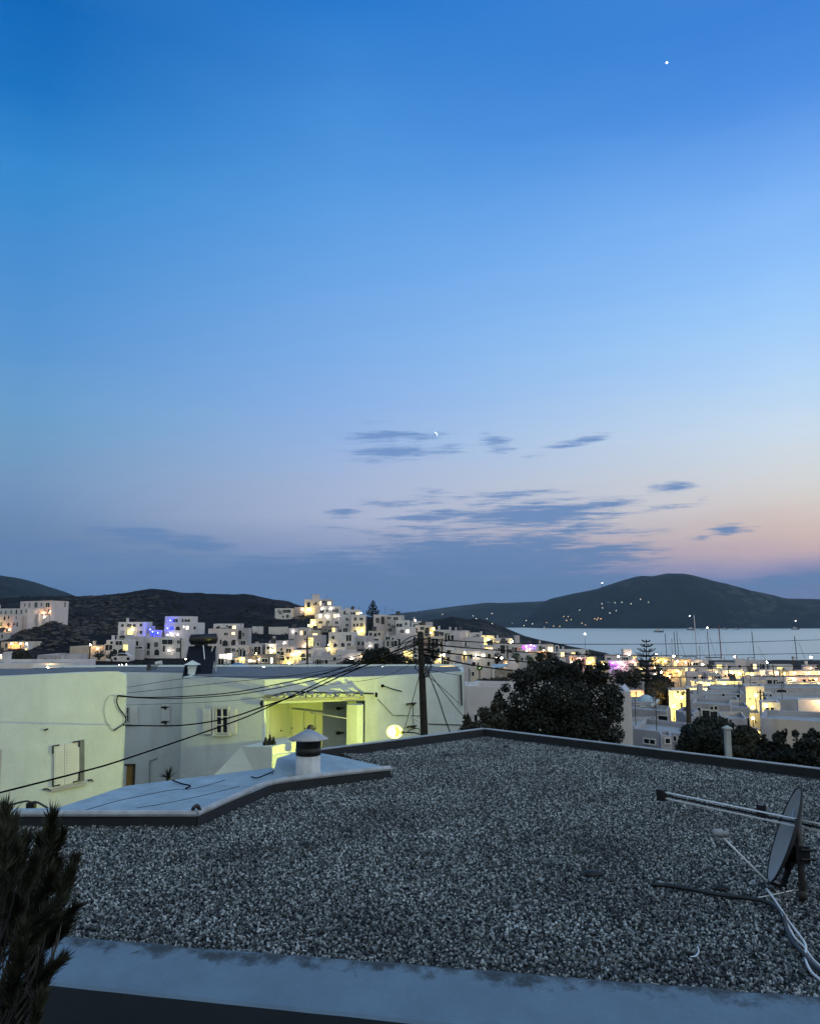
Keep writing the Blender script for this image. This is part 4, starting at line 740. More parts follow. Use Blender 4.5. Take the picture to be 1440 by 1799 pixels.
# ------------------------------------------------------------------ trees and plants nearby
def limb(b, a_, d_, L_, r_, depth, ends):
    pts_ = [a_]; cur = a_.copy(); dd = d_.copy(); nst = 4
    for i in range(nst): dd = (dd + Vector((random.uniform(-.25, .25), random.uniform(-.25, .25), random.uniform(-.05, .18)))).normalized(); cur = cur + dd * L_ / nst; pts_.append(cur)
    b.tube(pts_, [r_ * (1 - .6 * i / nst) for i in range(nst + 1)], 6)
    if depth == 0: ends.append(cur); return
    for k in range(3): limb(b, pts_[random.choice((2, 3, 4))], (dd + Vector((random.uniform(-.9, .9), random.uniform(-.9, .9), random.uniform(-.1, .6)))).normalized(), L_ * .62, r_ * .45, depth - 1, ends)
def crown_tree(name, label, foot, clumps, n, size, leaf, cat='tree', trunk_r=.16, group=None):
    t0 = thing(name, label, cat, tuple(foot), group); b = MB(); ends = []; hc = max(c[0][2] + c[1][2] for c in clumps) - foot[2]
    f_ = Vector(foot); b.tube([f_, f_ + Vector((.05, 0, hc * .2)), f_ + Vector((0, .1, hc * .4))], [trunk_r * 1.25, trunk_r, trunk_r * .8], 8)
    for c, rad in clumps:
        s_ = f_ + Vector((0, .05, hc * random.uniform(.22, .4))); e_ = s_.lerp(Vector(c), .75); m_ = s_.lerp(e_, .5) + Vector((random.uniform(-.2, .2), random.uniform(-.2, .2), random.uniform(0, .3)))
        b.tube([s_, m_, e_], [trunk_r * .55, trunk_r * .35, trunk_r * .1], 6)
        for k in range(4):
            q = m_.lerp(e_, random.uniform(.3, 1)); w_ = e_ + Vector([random.uniform(-.8, .8) * r_ for r_ in rad]); b.tube([q, q.lerp(w_, .5) + Vector((0, 0, .05)), w_], [trunk_r * .16, trunk_r * .1, trunk_r * .03], 5)
    b.build('trunk', BARK, t0, True)
    b = MB(); leaf_cloud(b, clumps, n, size); b.build('crown', leaf, t0); return t0
def clump_at(px, py, D, rx, rz, ry=None):
    q = W(px, py, D); s_ = D / F; return ((q.x, q.y, q.z), (rx * s_, (ry or rx) * s_, rz * s_))
TD = 27.5
big = []
TCL = [(955, 1178, 30, 18, 0), (925, 1192, 26, 18, -.4), (1000, 1192, 34, 20, .3), (1050, 1190, 24, 16, .2), (985, 1225, 48, 34, -.6), (925, 1235, 34, 30, -.3), (1045, 1228, 36, 32, 0), (1078, 1222, 18, 20, .4), (1080, 1255, 16, 18, .3), (950, 1272, 44, 32, -.5), (1015, 1278, 50, 32, -.4), (1070, 1290, 26, 20, 0), (905, 1272, 24, 20, 0), (948, 1156, 9, 7, .3), (968, 1162, 12, 7, .2), (1015, 1168, 11, 9, .2), (1058, 1170, 14, 8, .3), (904, 1188, 12, 7, .2), (1090, 1195, 8, 9, .4), (985, 1170, 10, 8, 0), (1035, 1175, 8, 8, .1)]
TCL += [(882, 1238, 9, 12, .2), (876, 1222, 7, 9, .3), (888, 1208, 9, 8, .1), (893, 1250, 12, 12, 0), (872, 1255, 9, 10, .3), (884, 1268, 14, 12, .1)]
for k in range(46):
    a_ = random.uniform(0, 6.28); TCL.append((992 + 96 * math.cos(a_) * random.uniform(.8, 1.02), 1232 + 62 * math.sin(a_) * random.uniform(.8, 1.05), random.uniform(5, 12), random.uniform(4, 9), random.uniform(-.8, .8)))
for px, py, rx, rz, dd in TCL:
    big.append(clump_at(px, py, TD + dd, rx, rz, rx * .9))
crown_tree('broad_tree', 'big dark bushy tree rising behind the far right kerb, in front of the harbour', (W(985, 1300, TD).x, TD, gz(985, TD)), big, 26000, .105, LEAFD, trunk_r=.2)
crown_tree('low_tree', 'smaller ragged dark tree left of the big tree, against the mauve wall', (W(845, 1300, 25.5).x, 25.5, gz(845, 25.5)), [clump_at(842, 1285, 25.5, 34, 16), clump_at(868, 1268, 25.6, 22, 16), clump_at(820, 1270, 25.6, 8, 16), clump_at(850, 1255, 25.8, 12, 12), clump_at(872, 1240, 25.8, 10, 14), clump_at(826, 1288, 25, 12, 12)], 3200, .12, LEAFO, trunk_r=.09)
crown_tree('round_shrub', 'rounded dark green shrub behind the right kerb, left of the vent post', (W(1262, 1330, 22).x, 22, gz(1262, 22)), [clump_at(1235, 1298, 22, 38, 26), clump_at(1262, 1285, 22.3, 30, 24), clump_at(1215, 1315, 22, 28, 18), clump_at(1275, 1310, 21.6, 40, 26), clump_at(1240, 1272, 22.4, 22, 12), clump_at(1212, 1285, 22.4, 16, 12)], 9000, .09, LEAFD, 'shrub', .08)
crown_tree('leafy_shrub', 'dark leafy shrub to the right of the vent post beside the bright alley', (W(1318, 1335, 20).x, 20, gz(1318, 20)), [clump_at(1312, 1300, 20, 22, 22), clump_at(1322, 1322, 19.8, 20, 20), clump_at(1300, 1325, 19.6, 16, 14), clump_at(1308, 1285, 20, 14, 10)], 4200, .10, LEAFO, 'shrub', .06)
hc_ = [clump_at(1338 + 7 * k + random.uniform(-5, 5), 1322 + random.uniform(-14, 12), 18.5 - .06 * k, random.uniform(7, 15), random.uniform(10, 24)) for k in range(24)] + [clump_at(random.uniform(1335, 1445), random.uniform(1288, 1304), 18.2, random.uniform(3, 7), random.uniform(5, 10)) for k in range(14)] + [clump_at(1340 + 10 * k, 1334 + random.uniform(-6, 6), 18.0 - .1 * k, 12, 12) for k in range(11)]
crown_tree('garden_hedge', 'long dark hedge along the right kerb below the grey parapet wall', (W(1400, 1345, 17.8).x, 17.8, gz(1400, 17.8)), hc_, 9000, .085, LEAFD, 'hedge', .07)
# the needle-leaved bush close on the left
BD = 3.55; bf = Vector((W(-20, 1800, BD).x, BD, -4.2)); nb = thing('needle_bush', 'dark needle-leaved bush close to the camera in the lower left corner', 'bush', tuple(bf))
b = MB(); lf = MB(); tufts = []
trunkp = [bf, bf + Vector((.02, .02, 2.2)), W(-25, 1830, BD), W(-20, 1700, BD)]
b.tube(trunkp, [.06, .05, .035, .028], 7)
def tuft(base, d_, n_, L_, spread=.45):
    for k in range(n_):
        t_ = random.random(); q = base - d_ * L_ * .9 * t_
        v_ = (d_ + Vector((random.gauss(0, spread), random.gauss(0, spread), random.gauss(0, spread * .6)))).normalized(); l_ = L_ * random.uniform(.45, 1.0)
        s_ = v_.cross(Vector((random.gauss(0, 1), random.gauss(0, 1), random.gauss(0, 1)))).normalized() * .0022
        m_ = q + v_ * l_ * .55; e_ = q + v_ * l_ + Vector((0, 0, .004)); lf.face([q - s_, m_ - s_ * 1.1, e_, m_ + s_ * 1.1])
TF = [(10, 1425), (25, 1450), (3, 1470), (92, 1440), (86, 1465), (70, 1480), (95, 1490), (108, 1470), (60, 1520), (30, 1500), (128, 1518), (122, 1540), (110, 1560), (90, 1540), (40, 1560), (15, 1560), (70, 1580), (100, 1590), (126, 1600), (118, 1620), (85, 1625), (50, 1620), (20, 1610), (110, 1640), (60, 1660), (25, 1660), (95, 1700), (105, 1690), (80, 1720), (50, 1720), (20, 1720), (70, 1760), (40, 1770), (15, 1780), (60, 1600), (5, 1640), (-10, 1500), (-10, 1580), (-10, 1700), (35, 1690), (78, 1655), (45, 1480), (55, 1545), (8, 1525), (28, 1585), (75, 1510), (102, 1520), (10, 1750), (88, 1600), (0, 1440), (18, 1475), (40, 1640), (65, 1690)]
for i, (px, py) in enumerate(TF):
    D_ = BD + random.uniform(-.28, .35); tp = W(px, py, D_)
    lean = Vector(((px - 30) / 260 + random.uniform(-.2, .2), random.uniform(-.25, .25), 1)).normalized()
    if px > 80 and py > 1580: lean = Vector((.75, random.uniform(-.2, .2), .65)).normalized()
    st_ = W(-15 + px * .35, min(1840, py + 170), BD); mid = st_.lerp(tp, .55) + Vector((.02, 0, -.02))
    b.tube(smooth_curve([st_, mid, tp - lean * .05, tp], 4), [.006] * 13 if False else .0042, 5)
    tuft(tp, lean, 190, .09, .32); tuft(tp - lean * .06, lean, 140, .08, .45)
b.build('branches', mat('bush_bark', (.07, .06, .05), var=.3, scale=30), nb); lf.build('foliage', mat('needle_leaf', (.034, .033, .018), var=.7, scale=14, rough=.6), nb)
# ------------------------------------------------------------------ the town
TOWN = 'white houses of the town'
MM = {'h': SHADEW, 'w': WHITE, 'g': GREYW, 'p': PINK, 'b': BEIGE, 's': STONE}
def arch_pts(c, u, w, h, n=8):
    o = [c - u * w / 2 + Vector((0, 0, -h / 2)), c + u * w / 2 + Vector((0, 0, -h / 2))]
    r_ = w / 2; zc_ = h / 2 - min(r_, h * .6)
    for k in range(n + 1):
        a_ = math.pi * k / n; o.append(c + u * (r_ * math.cos(a_)) + Vector((0, 0, zc_ + min(r_, h * .6) * math.sin(a_))))
    return o
def opening(par, a, u, n, D, cx, cy, w, h, kind):
    name = 'window'; c = on_plane(cx, cy, a, n, 0); s = (c.y if c.y > 1 else D) / F * (1.15 if D > 130 else 1.0); w *= s; h *= s
    b = MB(); fr = max(.05, .09 * w)
    arch = 'a' in kind; lit = [k for k in kind if k in LIT]; door_ = 'D' in kind or h > 1.55 * w
    pane = arch_pts(c + n * .012, u, w, h) if arch else [c + n * .012 + u * (sx * w / 2) + Vector((0, 0, sz * h / 2)) for sx, sz in ((-1, -1), (1, -1), (1, 1), (-1, 1))]
    b.face(pane, 0)
    # frame: a proud surround, with a mullion on the larger ones
    if not arch:
        for sx in (-1, 1): b.obox(c + u * (sx * (w / 2 + fr / 2) - fr / 2) + Vector((0, 0, -h / 2 - fr)), u * fr, n * .07, (0, 0, h + 2 * fr), 1)
        for sz in (-1, 1): b.obox(c - u * w / 2 + Vector((0, 0, sz * (h / 2 + fr / 2) - fr / 2)), u * w, n * .07, (0, 0, fr), 1)
        if w > .7 and not door_: b.obox(c - u * .03 + n * .014 + Vector((0, 0, -h / 2)), u * .06, n * .03, (0, 0, h), 1)
    else:
        out = [c + n * .07 + (p - (c + n * .012)) * 1.14 for p in pane]; inn = [p + n * .058 for p in pane]
        for k in range(len(pane)): b.face([inn[k], inn[(k + 1) % len(pane)], out[(k + 1) % len(pane)], out[k]], 1)
    return b.build('door' if door_ and not lit else name, [LIT[lit[0]] if lit else DGLASS, FRAME if not lit else MM['b']], par)
def globe(par, p, kind, r, L, n=None, name='wall_lamp'):
    b = MB(); b.ball(p, r, 0, 1)
    if n is not None: b.tube([p - n * (.45), p - n * r * .9], .03, 4, 1); b.box(p - n * .42, (.12, .12, .16), 1)
    else: b.tube([p + Vector((0, 0, -r * .9)), p + Vector((0, 0, -3.6))], .05, 5, 1)
    return b.build(name, [lampmat(kind, L), DMETAL], par)
HN = 0
def house(label, x0, x1, yt, yb, D, dd=0, depth=7, m='w', wins=(), lamps=(), side=None, extra='', name='house', cat='house', par=True, base=None, group=TOWN):
    global HN; HN += 1; rs = random.Random(HN)
    wins = list(wins); plain = name == 'house' and extra != '-' and (x1 - x0) * D > 3200 and not any(len(w_) > 4 and 's' in w_[4] for w_ in wins)
    if plain and len(wins) < 5 and D > 60:
        hh_ = 3.0 / D * F
        for k in range(rs.choice((3, 4, 5)) if D > 140 else 2):
            cx_, cy_ = rs.uniform(x0 + 4, x1 - 4), yt + hh_ * (.55 + (k % max(1, int((yb - yt) / hh_)))); cx_ = min(cx_, 1436)
            if all(abs(cx_ - w_[0]) > 7 * 150 / D or abs(cy_ - w_[1]) > 6 for w_ in wins) and all(abs(cx_ - l_[0]) > 5 for l_ in lamps): wins.append((cx_, cy_, rs.choice((.9, 1.1, 1.4)) * F / D, rs.choice((1.1, 1.3, 1.9)) * F / D, 'd' if rs.random() < .78 else rs.choice('lly')))
    if plain and extra == '' : extra = rs.choice(('n', 'c', 't', 'nc', 'nt', '', '')) if D > 130 else rs.choice(('n', '', 'n', ''))
    Da, Db = D + dd / 2, D - dd / 2
    A, B = W(x0, yt, Da), W(x1, yt, Db); zt_ = W((x0 + x1) / 2, yt, D).z; zb = base if base is not None else W((x0 + x1) / 2, yb, D).z - (1.2 + D * .02)
    u, n = basis(A, B)
    if side: S = W(side[0], yt, side[1]); bv_ = (S - (B if side[0] > x1 else A)); bv_.z = 0
    else:
        vd_ = Vector(((A.x + B.x) / 2, D, 0)).normalized(); bv_ = (-n * (.2 if x0 > 1050 or x0 > 800 and D < 60 else .75) + vd_ * (.8 if x0 > 1050 or x0 > 800 and D < 60 else .25)).normalized() * depth
    fp = [A, B, B + bv_, A + bv_]; t0 = thing(name, label, cat, ((A.x + B.x) / 2, (A.y + B.y) / 2, zb), group)
    T = .22; ctr = sum(fp, Vector()) / 4
    b = MB(); P2 = [Vector((p.x, p.y)) for p in fp]; tops = [zt_ + rs.uniform(-.05, .05) for _ in fp]
    for k in range(4):
        p, q = P2[k], P2[(k + 1) % 4]; b.face([(p.x, p.y, zb), (q.x, q.y, zb), (q.x, q.y, tops[(k + 1) % 4]), (p.x, p.y, tops[k])])
        pi, qi = p + (ctr.to_2d() - p).normalized() * T * 1.5, q + (ctr.to_2d() - q).normalized() * T * 1.5
        b.face([(p.x, p.y, tops[k]), (q.x, q.y, tops[(k + 1) % 4]), (qi.x, qi.y, tops[(k + 1) % 4]), (pi.x, pi.y, tops[k])])
        b.face([(pi.x, pi.y, tops[k]), (qi.x, qi.y, tops[(k + 1) % 4]), (qi.x, qi.y, zt_ - .4), (pi.x, pi.y, zt_ - .4)])
    if x0 > 1100 and D < 135 and not any(l_[4] > 150 for l_ in lamps) and m in 'wgp': m = 'h'  # near right walls without strong lamps get the plaster with shade in it
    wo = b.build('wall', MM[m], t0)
    b = MB(); b.prism([(p + (ctr - p) * .03).to_2d() for p in fp], zt_ - .5, zt_ - .36); b.build('roof', ROOFL if rs.random() < .7 or D < 130 else ROOFD, t0)
    us = bv_.normalized(); ns = Vector((us.y, -us.x, 0)); sa_ = B if (side and side[0] > x1) or (not side and (x0 + x1) / 2 < CX) else A
    if ns.dot(sa_.xy.to_3d()) > 0: ns = -ns
    for w_ in wins:
        cx, cy, w, h = w_[:4]; k = w_[4] if len(w_) > 4 else 'd'
        if 's' in k: opening(t0, sa_, us, ns, D, cx, cy, w, h, k)
        else: opening(t0, A, u, n, D, cx, cy, w, h, k)
    for l_ in lamps:
        cx, cy, k, rpx, L = l_[:5]; off = l_[5] if len(l_) > 5 else .5
        globe(t0, on_plane(cx, cy, A, n, off), k, max(.13, rpx * D / F * .85), L, n if off <= .6 else None)
    wl_ = (B - A).length
    def on_roof(fx, fy): return A + (B - A) * fx + bv_ * fy
    if 'c' in extra:
        q = on_roof(rs.uniform(.12, .3), .3); b = MB(); b.box((q.x, q.y, zt_ + .25), (.55, .55, 1.4)); b.box((q.x, q.y, zt_ + 1.0), (.7, .7, .12)); b.build('chimney', MM[m], t0)
    if 'k' in extra:
        q = on_roof(rs.uniform(.55, .75), .5); b = MB(); w_ = min(3.2, wl_ * .4); b.box((q.x, q.y, zt_ + .8), (w_, 2.6, 2.4)); b.box((q.x, q.y, zt_ + 2.03), (w_ + .2, 2.8, .1)); b.build('stair_head', MM[m], t0)
    if 't' in extra:
        q = on_roof(rs.uniform(.3, .7), .4); b = MB(); b.tube([(q.x - .6, q.y, zt_ + .9), (q.x + .6, q.y, zt_ + .9)], .28, 10); b.obox((q.x - .6, q.y - 1.2, zt_ - .3), (1.2, 0, 0), (0, 1.1, 1.1), (0, -.03, .05)); b.tube([(q.x - .4, q.y, zt_ - .4), (q.x - .4, q.y, zt_ + .7)], .03, 4); b.tube([(q.x + .4, q.y, zt_ - .4), (q.x + .4, q.y, zt_ + .7)], .03, 4); b.build('water_heater', [DMETAL], t0)
    if 'n' in extra:
        q = on_roof(rs.uniform(.2, .8), .35); b = MB(); h_ = rs.uniform(1.6, 2.6); b.tube([(q.x, q.y, zt_ - .4), (q.x, q.y, zt_ + h_)], .035, 4)
        for k in range(4): b.tube([(q.x - .5 + .06 * k, q.y + .1, zt_ + h_ - .1 - .22 * k), (q.x + .5 - .06 * k, q.y - .1, zt_ + h_ - .1 - .22 * k)], .018, 4)
        b.build('antenna', DMETAL, t0)
    if 'o' in extra:      # balcony slab with rail on the front
        zb_ = zt_ - rs.uniform(2.9, 3.2); q = A.lerp(B, .15); b = MB(); b.obox((q.x, q.y, zb_), (B - A).xy.to_3d() * .7, n * 1.1, (0, 0, .16)); b.obox(Vector((q.x, q.y, zb_ + .16)) + n * 1.0, (B - A).xy.to_3d() * .7, n * .08, (0, 0, .8)); b.build('balcony', MM[m], t0)
    return t0
# --- terraces on the left hillside
house('long white hillside block at the far left top, lower storey glowing orange', 36, 91, 1056, 1087, 234, 8, m='p', side=(121, 240), wins=[(44, 1063, 3, 5), (52, 1063, 4, 6), (63.5, 1063, 8, 8), (73, 1062, 4, 5), (84, 1063, 10, 7), (48, 1074, 3, 6), (61, 1074, 8, 6, 'o'), (73, 1073, 4, 6), (85.5, 1073.5, 4, 6), (114, 1062, 4, 8, 's')],
      lamps=[(44, 1078, 'o', .4, 90, .9), (52, 1078, 'o', .4, 110, .9), (60, 1078, 'o', .4, 130, .9), (68, 1078, 'o', .5, 150, .9), (77, 1077, 'o', .5, 170, .9), (88, 1075, 'o', .5, 170, .9)], extra='n')
house('low yellow-lit annex under the long white hillside block', 50, 68, 1079, 1090, 228, 3, depth=4, wins=[(55, 1084, 5, 6, 'y')], lamps=[(57, 1086, 'y', .7, 260, 1.0)])
house('small cream-lit kiosk beside the yellow annex on the left hillside', 69, 77, 1079, 1087, 228, 1, depth=4, wins=[(73, 1083, 5, 5, 'w')], lamps=[(78, 1084, 'c', .8, 150, .8)])
house('pale hillside block with a row of six dark windows at the left edge', -30, 50, 1069, 1092, 228, 10, side=(92, 236), wins=[(2.5, 1076, 4, 5), (10, 1076, 5, 5), (20, 1075.5, 4, 5), (29, 1075.5, 4, 7), (38, 1075, 5, 6), (46, 1073.5, 3, 6)], extra='c')
house('stepped pink house with arched balconies glowing orange at the left edge', -30, 23, 1081, 1112, 222, 8, m='p', side=(62, 231), wins=[(2, 1097, 5, 6), (8, 1086, 5, 6, 'a'), (15.5, 1085, 4, 5), (15, 1097.5, 4, 6, 'a'), (28, 1085, 4, 6, 's'), (30, 1097, 5, 7, 'as'), (12, 1107, 5, 5)],
      lamps=[(4, 1105, 'o', .9, 300, 1.2), (17, 1106, 'o', .8, 260, 1.2), (-8, 1100, 'y', .9, 300, 1.2)])
b = MB(); t0 = thing('tiled_awning', 'small dark red tiled awning on the pink stepped house at the left edge', 'awning', tuple(W(19, 1101, 219)), None)
p_ = [W(12, 1097, 219), W(27, 1096.5, 218), W(25, 1089, 221), W(17, 1089, 221.5)]; b.face(p_); b.face([v - Vector((0, 0, .25)) for v in p_][::-1])
for k in range(4): b.face([p_[k], p_[k] - Vector((0, 0, .25)), p_[(k + 1) % 4] - Vector((0, 0, .25)), p_[(k + 1) % 4]])
b.build('tiles', TILE, t0)
house('grey lower storey block under the pink stepped house at the left edge', -30, 18, 1111, 1128, 214, 5, m='g', side=(24, 222), wins=[(4, 1118, 4, 6)])
house('low orange-lit bar with a wide dark opening at the left edge', 2, 42, 1128, 1141, 188, 2, m='b', wins=[(11, 1135, 4, 8), (25, 1136, 22, 7, 'o')], lamps=[(20, 1131, 'o', .8, 260, 1.0), (36, 1131, 'o', .8, 260, 1.0)])
house('small bright white gabled shed right of the low orange bar', 42, 50, 1132, 1152, 186, 0, depth=3, lamps=[(47, 1131, 'w', 1.3, 60, .6)], wins=[(46, 1143, 3, 6, 'y')])
house('narrow white wall glowing yellow at the very left edge', -25, 4, 1150, 1180, 150, 0, depth=5, lamps=[(1, 1152, 'c', 1.2, 120, .6)])
house('long low white flat-roofed house just behind the pale green house', -60, 128, 1165, 1180, 88, 0, depth=9, wins=[(110, 1173, 3, 4)], lamps=[(84, 1173, 'c', .4, 90, .5)], extra='c')
house('grey flat-topped shed with two rooftop boxes behind the long low white house', 66, 108, 1151, 1164, 118, 2, depth=5, m='g', wins=[(80, 1158, 5, 3), (98, 1158, 4, 3)])
house('pale stone shed with one dark window at the foot of the dark hill', 98, 139, 1151, 1168, 135, 0, depth=5, m='g', wins=[(129, 1159, 3, 3)])
house('low beige barn with a blank wall at the foot of the dark hill', 123, 157, 1136, 1153, 190, 2, m='b', extra='-')
house('orange-lit low house with two square windows beside the beige barn', 158, 186, 1135, 1153, 186, -1, m='b', wins=[(170, 1147, 5, 5), (179, 1146, 5, 5)], lamps=[(159, 1133, 'c', .9, 230, .8), (172, 1140, 'o', .4, 150, .9)])
house('house with two big ground-floor arches and a shaded terrace below the dark hill', 187, 225, 1125, 1156, 186, 0, wins=[(200, 1145, 11, 8, 'a'), (214, 1144.5, 11, 8, 'a'), (196, 1130, 4, 5), (209, 1130, 10, 6)], extra='c')
house('grey house with a small arched upper window behind the two-arch house', 205, 222, 1116, 1130, 200, 0, m='g', wins=[(215, 1119, 9, 5, 'a')])
house('two-storey white house with a golden-lit doorway and blue light on its side', 208, 257, 1093, 1121, 212, -3, side=(268, 220), wins=[(215, 1099, 4, 4), (227, 1099, 6, 5), (236, 1099, 4, 4), (247.5, 1098.5, 4, 5), (215, 1111, 4, 4), (247.5, 1111, 4, 5), (229, 1111, 8, 8, 'y')],
      lamps=[(233, 1107, 'y', .9, 200, .9), (264, 1106, 'b', .5, 300, 2.0)], extra='cn')
house('low wall block drenched in deep blue light between two white houses', 262, 284, 1107, 1119, 214, 0, depth=4, m='g', wins=[(271, 1113, 9, 5, 'b')], lamps=[(268, 1110, 'b', .5, 330, .9), (277, 1112, 'b', .5, 260, .9)])
house('white two-storey house with blue-violet lit left end and round arched windows', 289, 343, 1094, 1119, 214, 2, wins=[(302, 1104, 7, 6, 'ab'), (312.5, 1104, 8, 6, 'a'), (323, 1101.5, 2, 3, 'w'), (329, 1103, 4, 5, 'w'), (342, 1103, 4, 5, 'a')], lamps=[(294, 1104, 'b', .4, 200, .9), (300, 1113, 'w', 1.2, 40, .9), (302, 1116, 'w', .7, 30, .9), (312, 1115, 'w', .7, 30, .9), (294, 1116, 'w', .6, 25, .9)], group=TOWN)
house('upper storey of white block behind the blue-violet house, with roof terrace openings', 290, 338, 1083, 1096, 219, 1, depth=5, wins=[(308, 1090.5, 8, 5), (321, 1090.5, 3, 5), (329, 1090.5, 9, 4)], lamps=[(299, 1090, 'b', .4, 260, .9)])
house('long row house with an outside stair and shaded balconies behind the floodlight', 236, 326, 1121, 1155, 198, 2, wins=[(247, 1147, 4, 7), (261, 1135, 5, 9), (260.5, 1147, 5, 7), (274.5, 1132.5, 6, 7), (275.5, 1146, 8, 9, 'a'), (294, 1128, 17, 7), (305, 1127, 2, 5), (315, 1128, 7, 5), (313, 1142, 6, 6), (288, 1139.5, 3, 9)], lamps=[(296.5, 1143, 'w', 1.5, 40, .6)], extra='')
house('white lean-to with a sloping shoulder in front of the long row house', 221, 250, 1119, 1155, 194, 0, m='g', wins=[(222, 1131, 5, 7), (243, 1138, 12, 3)], depth=3)
# --- the middle of the hill
house('large pinkish house with two deep arches right of the water heater', 366, 417, 1105, 1148, 204, 1, m='p', wins=[(397, 1114, 6, 4), (410, 1113, 5, 4, 'l'), (395.5, 1130, 9, 9, 'a'), (411, 1129, 9, 9, 'a'), (388, 1128, 3, 7)], extra='')
house('white roof storey with a round-headed opening above the large pinkish house', 375, 419, 1096, 1107, 209, 1, depth=5, wins=[(384, 1103, 9, 5, 'a'), (399, 1101.5, 3, 5), (411, 1103, 6, 6, 'l')])
house('grey-white tower wing attached to the right of the large pinkish house', 417, 437, 1104, 1134, 204, 2, m='g', side=(442, 212), wins=[(427, 1115, 5, 6), (427, 1129.5, 10, 6)], extra='c')
house('low white building glowing white behind the water heater stand', 382, 407, 1149, 1162, 176, 0, depth=4, wins=[(392, 1153.5, 11, 6, 'w'), (402, 1153.5, 9, 8, 'w')], lamps=[(398, 1152, 'w', .6, 120, .8)])
house('pinkish cube house with three small high windows', 406, 434, 1135, 1158, 186, 0, m='p', wins=[(410, 1142, 5, 5), (420, 1141, 2, 5), (427, 1141, 2, 4)])
house('blank lilac-grey wing right of the pinkish cube house', 434, 461, 1132, 1153, 189, 1, m='g', wins=[(444, 1143, 2, 4)])
house('tiny cottage with a warm yellow front behind the porch house roof', 407, 430, 1155, 1167, 168, 0, m='b', depth=4, wins=[(415, 1161, 4, 6, 'l'), (424, 1160.5, 9, 8, 'y')], lamps=[(426, 1157, 'y', .5, 120, .7)])
house('dark rough stone house with small lit windows in the middle of the hill', 430, 485, 1152, 1171, 176, 0, m='s', wins=[(439, 1161, 5, 4, 'w'), (446, 1161.5, 5, 3, 'l'), (465, 1160.5, 8, 5), (477, 1160.5, 3, 8, 'w')], lamps=[(450, 1149, 'y', 1.1, 160, .7), (455, 1159, 'w', .6, 60, .6)])
house('flat white upper house with a tiny bright lamp on its roof terrace', 473, 507, 1126, 1138, 200, 1, m='g', depth=5, wins=[(486, 1133, 6, 4)], lamps=[(499.5, 1129.5, 'w', .8, 60, .6)], extra='')
house('tall beige house with a round lit window and glowing yellow right corner', 485, 516, 1137, 1172, 186, 0, m='p', wins=[(494.5, 1142, 3, 5), (507, 1143.5, 7, 6), (494, 1156.5, 10, 7), (506, 1156.5, 4, 4)], lamps=[(508, 1165, 'y', .8, 560, .9), (513, 1150, 'c', .4, 160, .9)])
house('small white house with lit square window beside the tall beige house', 466, 485, 1131, 1158, 188, 0, depth=4, wins=[(476.5, 1144, 5, 6, 'w'), (471, 1138, 4, 4)], lamps=[(478, 1135, 'w', 1.1, 90, .7), (482, 1143, 'y', .6, 200, .7)])
house('slim white column-like wall catching lamp light before the tall beige house', 485, 489, 1149, 1172, 180, 0, depth=.7, name='wall_pillar', cat='pillar')
house('grey terrace block with a single round lamp, halfway up the hill', 507, 525, 1104, 1121, 240, 0, m='g', lamps=[(514.5, 1109.5, 'w', 1.2, 50, .6)], wins=[(520, 1113, 3, 4)])
house('plain grey box house right of the single round lamp block', 525, 545, 1103, 1119, 244, 0, m='g', wins=[(548, 1111, 3, 4)], lamps=[(547, 1110, 'w', .9, 60, .6)], extra='n')
house('wide lilac-grey blank house in the centre of the hill', 516, 565, 1117, 1142, 216, 1, m='g', wins=[(553, 1132, 12, 5)], lamps=[(534.5, 1135.5, 'c', 1.3, 160, .9)])
house('white house with a dark arch, its left half washed in yellow light', 516, 563, 1143, 1170, 178, 0, wins=[(532, 1152, 8, 6, 'a'), (533, 1161, 7, 9), (543, 1151.5, 5, 6), (553.5, 1150.5, 4, 5)], lamps=[(519, 1150, 'y', .6, 560, .9), (526, 1146, 'c', .5, 160, .9)])
house('bluish white parapet block directly behind the slim roadside pole', 524, 545, 1164, 1182, 120, 0, depth=5, m='w')
house('long low white house with sloping dark roof edge above the dark bush', 545, 600, 1154, 1176, 162, 0, wins=[(553, 1163.5, 5, 5), (570.5, 1163, 9, 6), (588, 1157.5, 4, 5)], m='g', extra='c')
house('low house end with two bright round lamps above the dark bush', 600, 641, 1147, 1164, 166, 0, m='g', lamps=[(617.5, 1157.5, 'w', 2.4, 25, .7), (635, 1153.5, 'c', 1.9, 40, .7)], wins=[(625, 1158, 2, 4)])
house('tall white house with one big dark window and two ground arches', 577, 621, 1111, 1146, 200, 1, wins=[(585, 1120.5, 4, 5), (612.5, 1121, 8, 9), (589, 1134, 5, 6, 'a'), (602, 1133, 5, 6, 'a'), (613, 1132.5, 5, 4)], lamps=[(577, 1133, 'y', .5, 150, .8)], extra='c')
house('low garden wall flooded with yellow light below the tall two-arch house', 573, 607, 1137, 1148, 192, 0, depth=2, wins=[(592, 1144, 3, 2)], lamps=[(578, 1140, 'y', 1.2, 330, .8)], name='garden_wall', cat='wall')
house('dark shaded house with a pergola roof and three tall openings', 622, 654, 1118, 1146, 202, 0, m='g', wins=[(630, 1131, 4, 7), (637, 1131, 3, 7), (643, 1131, 5, 8)], extra='o')
house('large four-storey cube with many square windows, its foot lit yellow', 600, 617, 1080, 1116, 240, 0, wins=[(609.5, 1088, 4, 4), (609.5, 1098.5, 4, 4)], extra='kt')
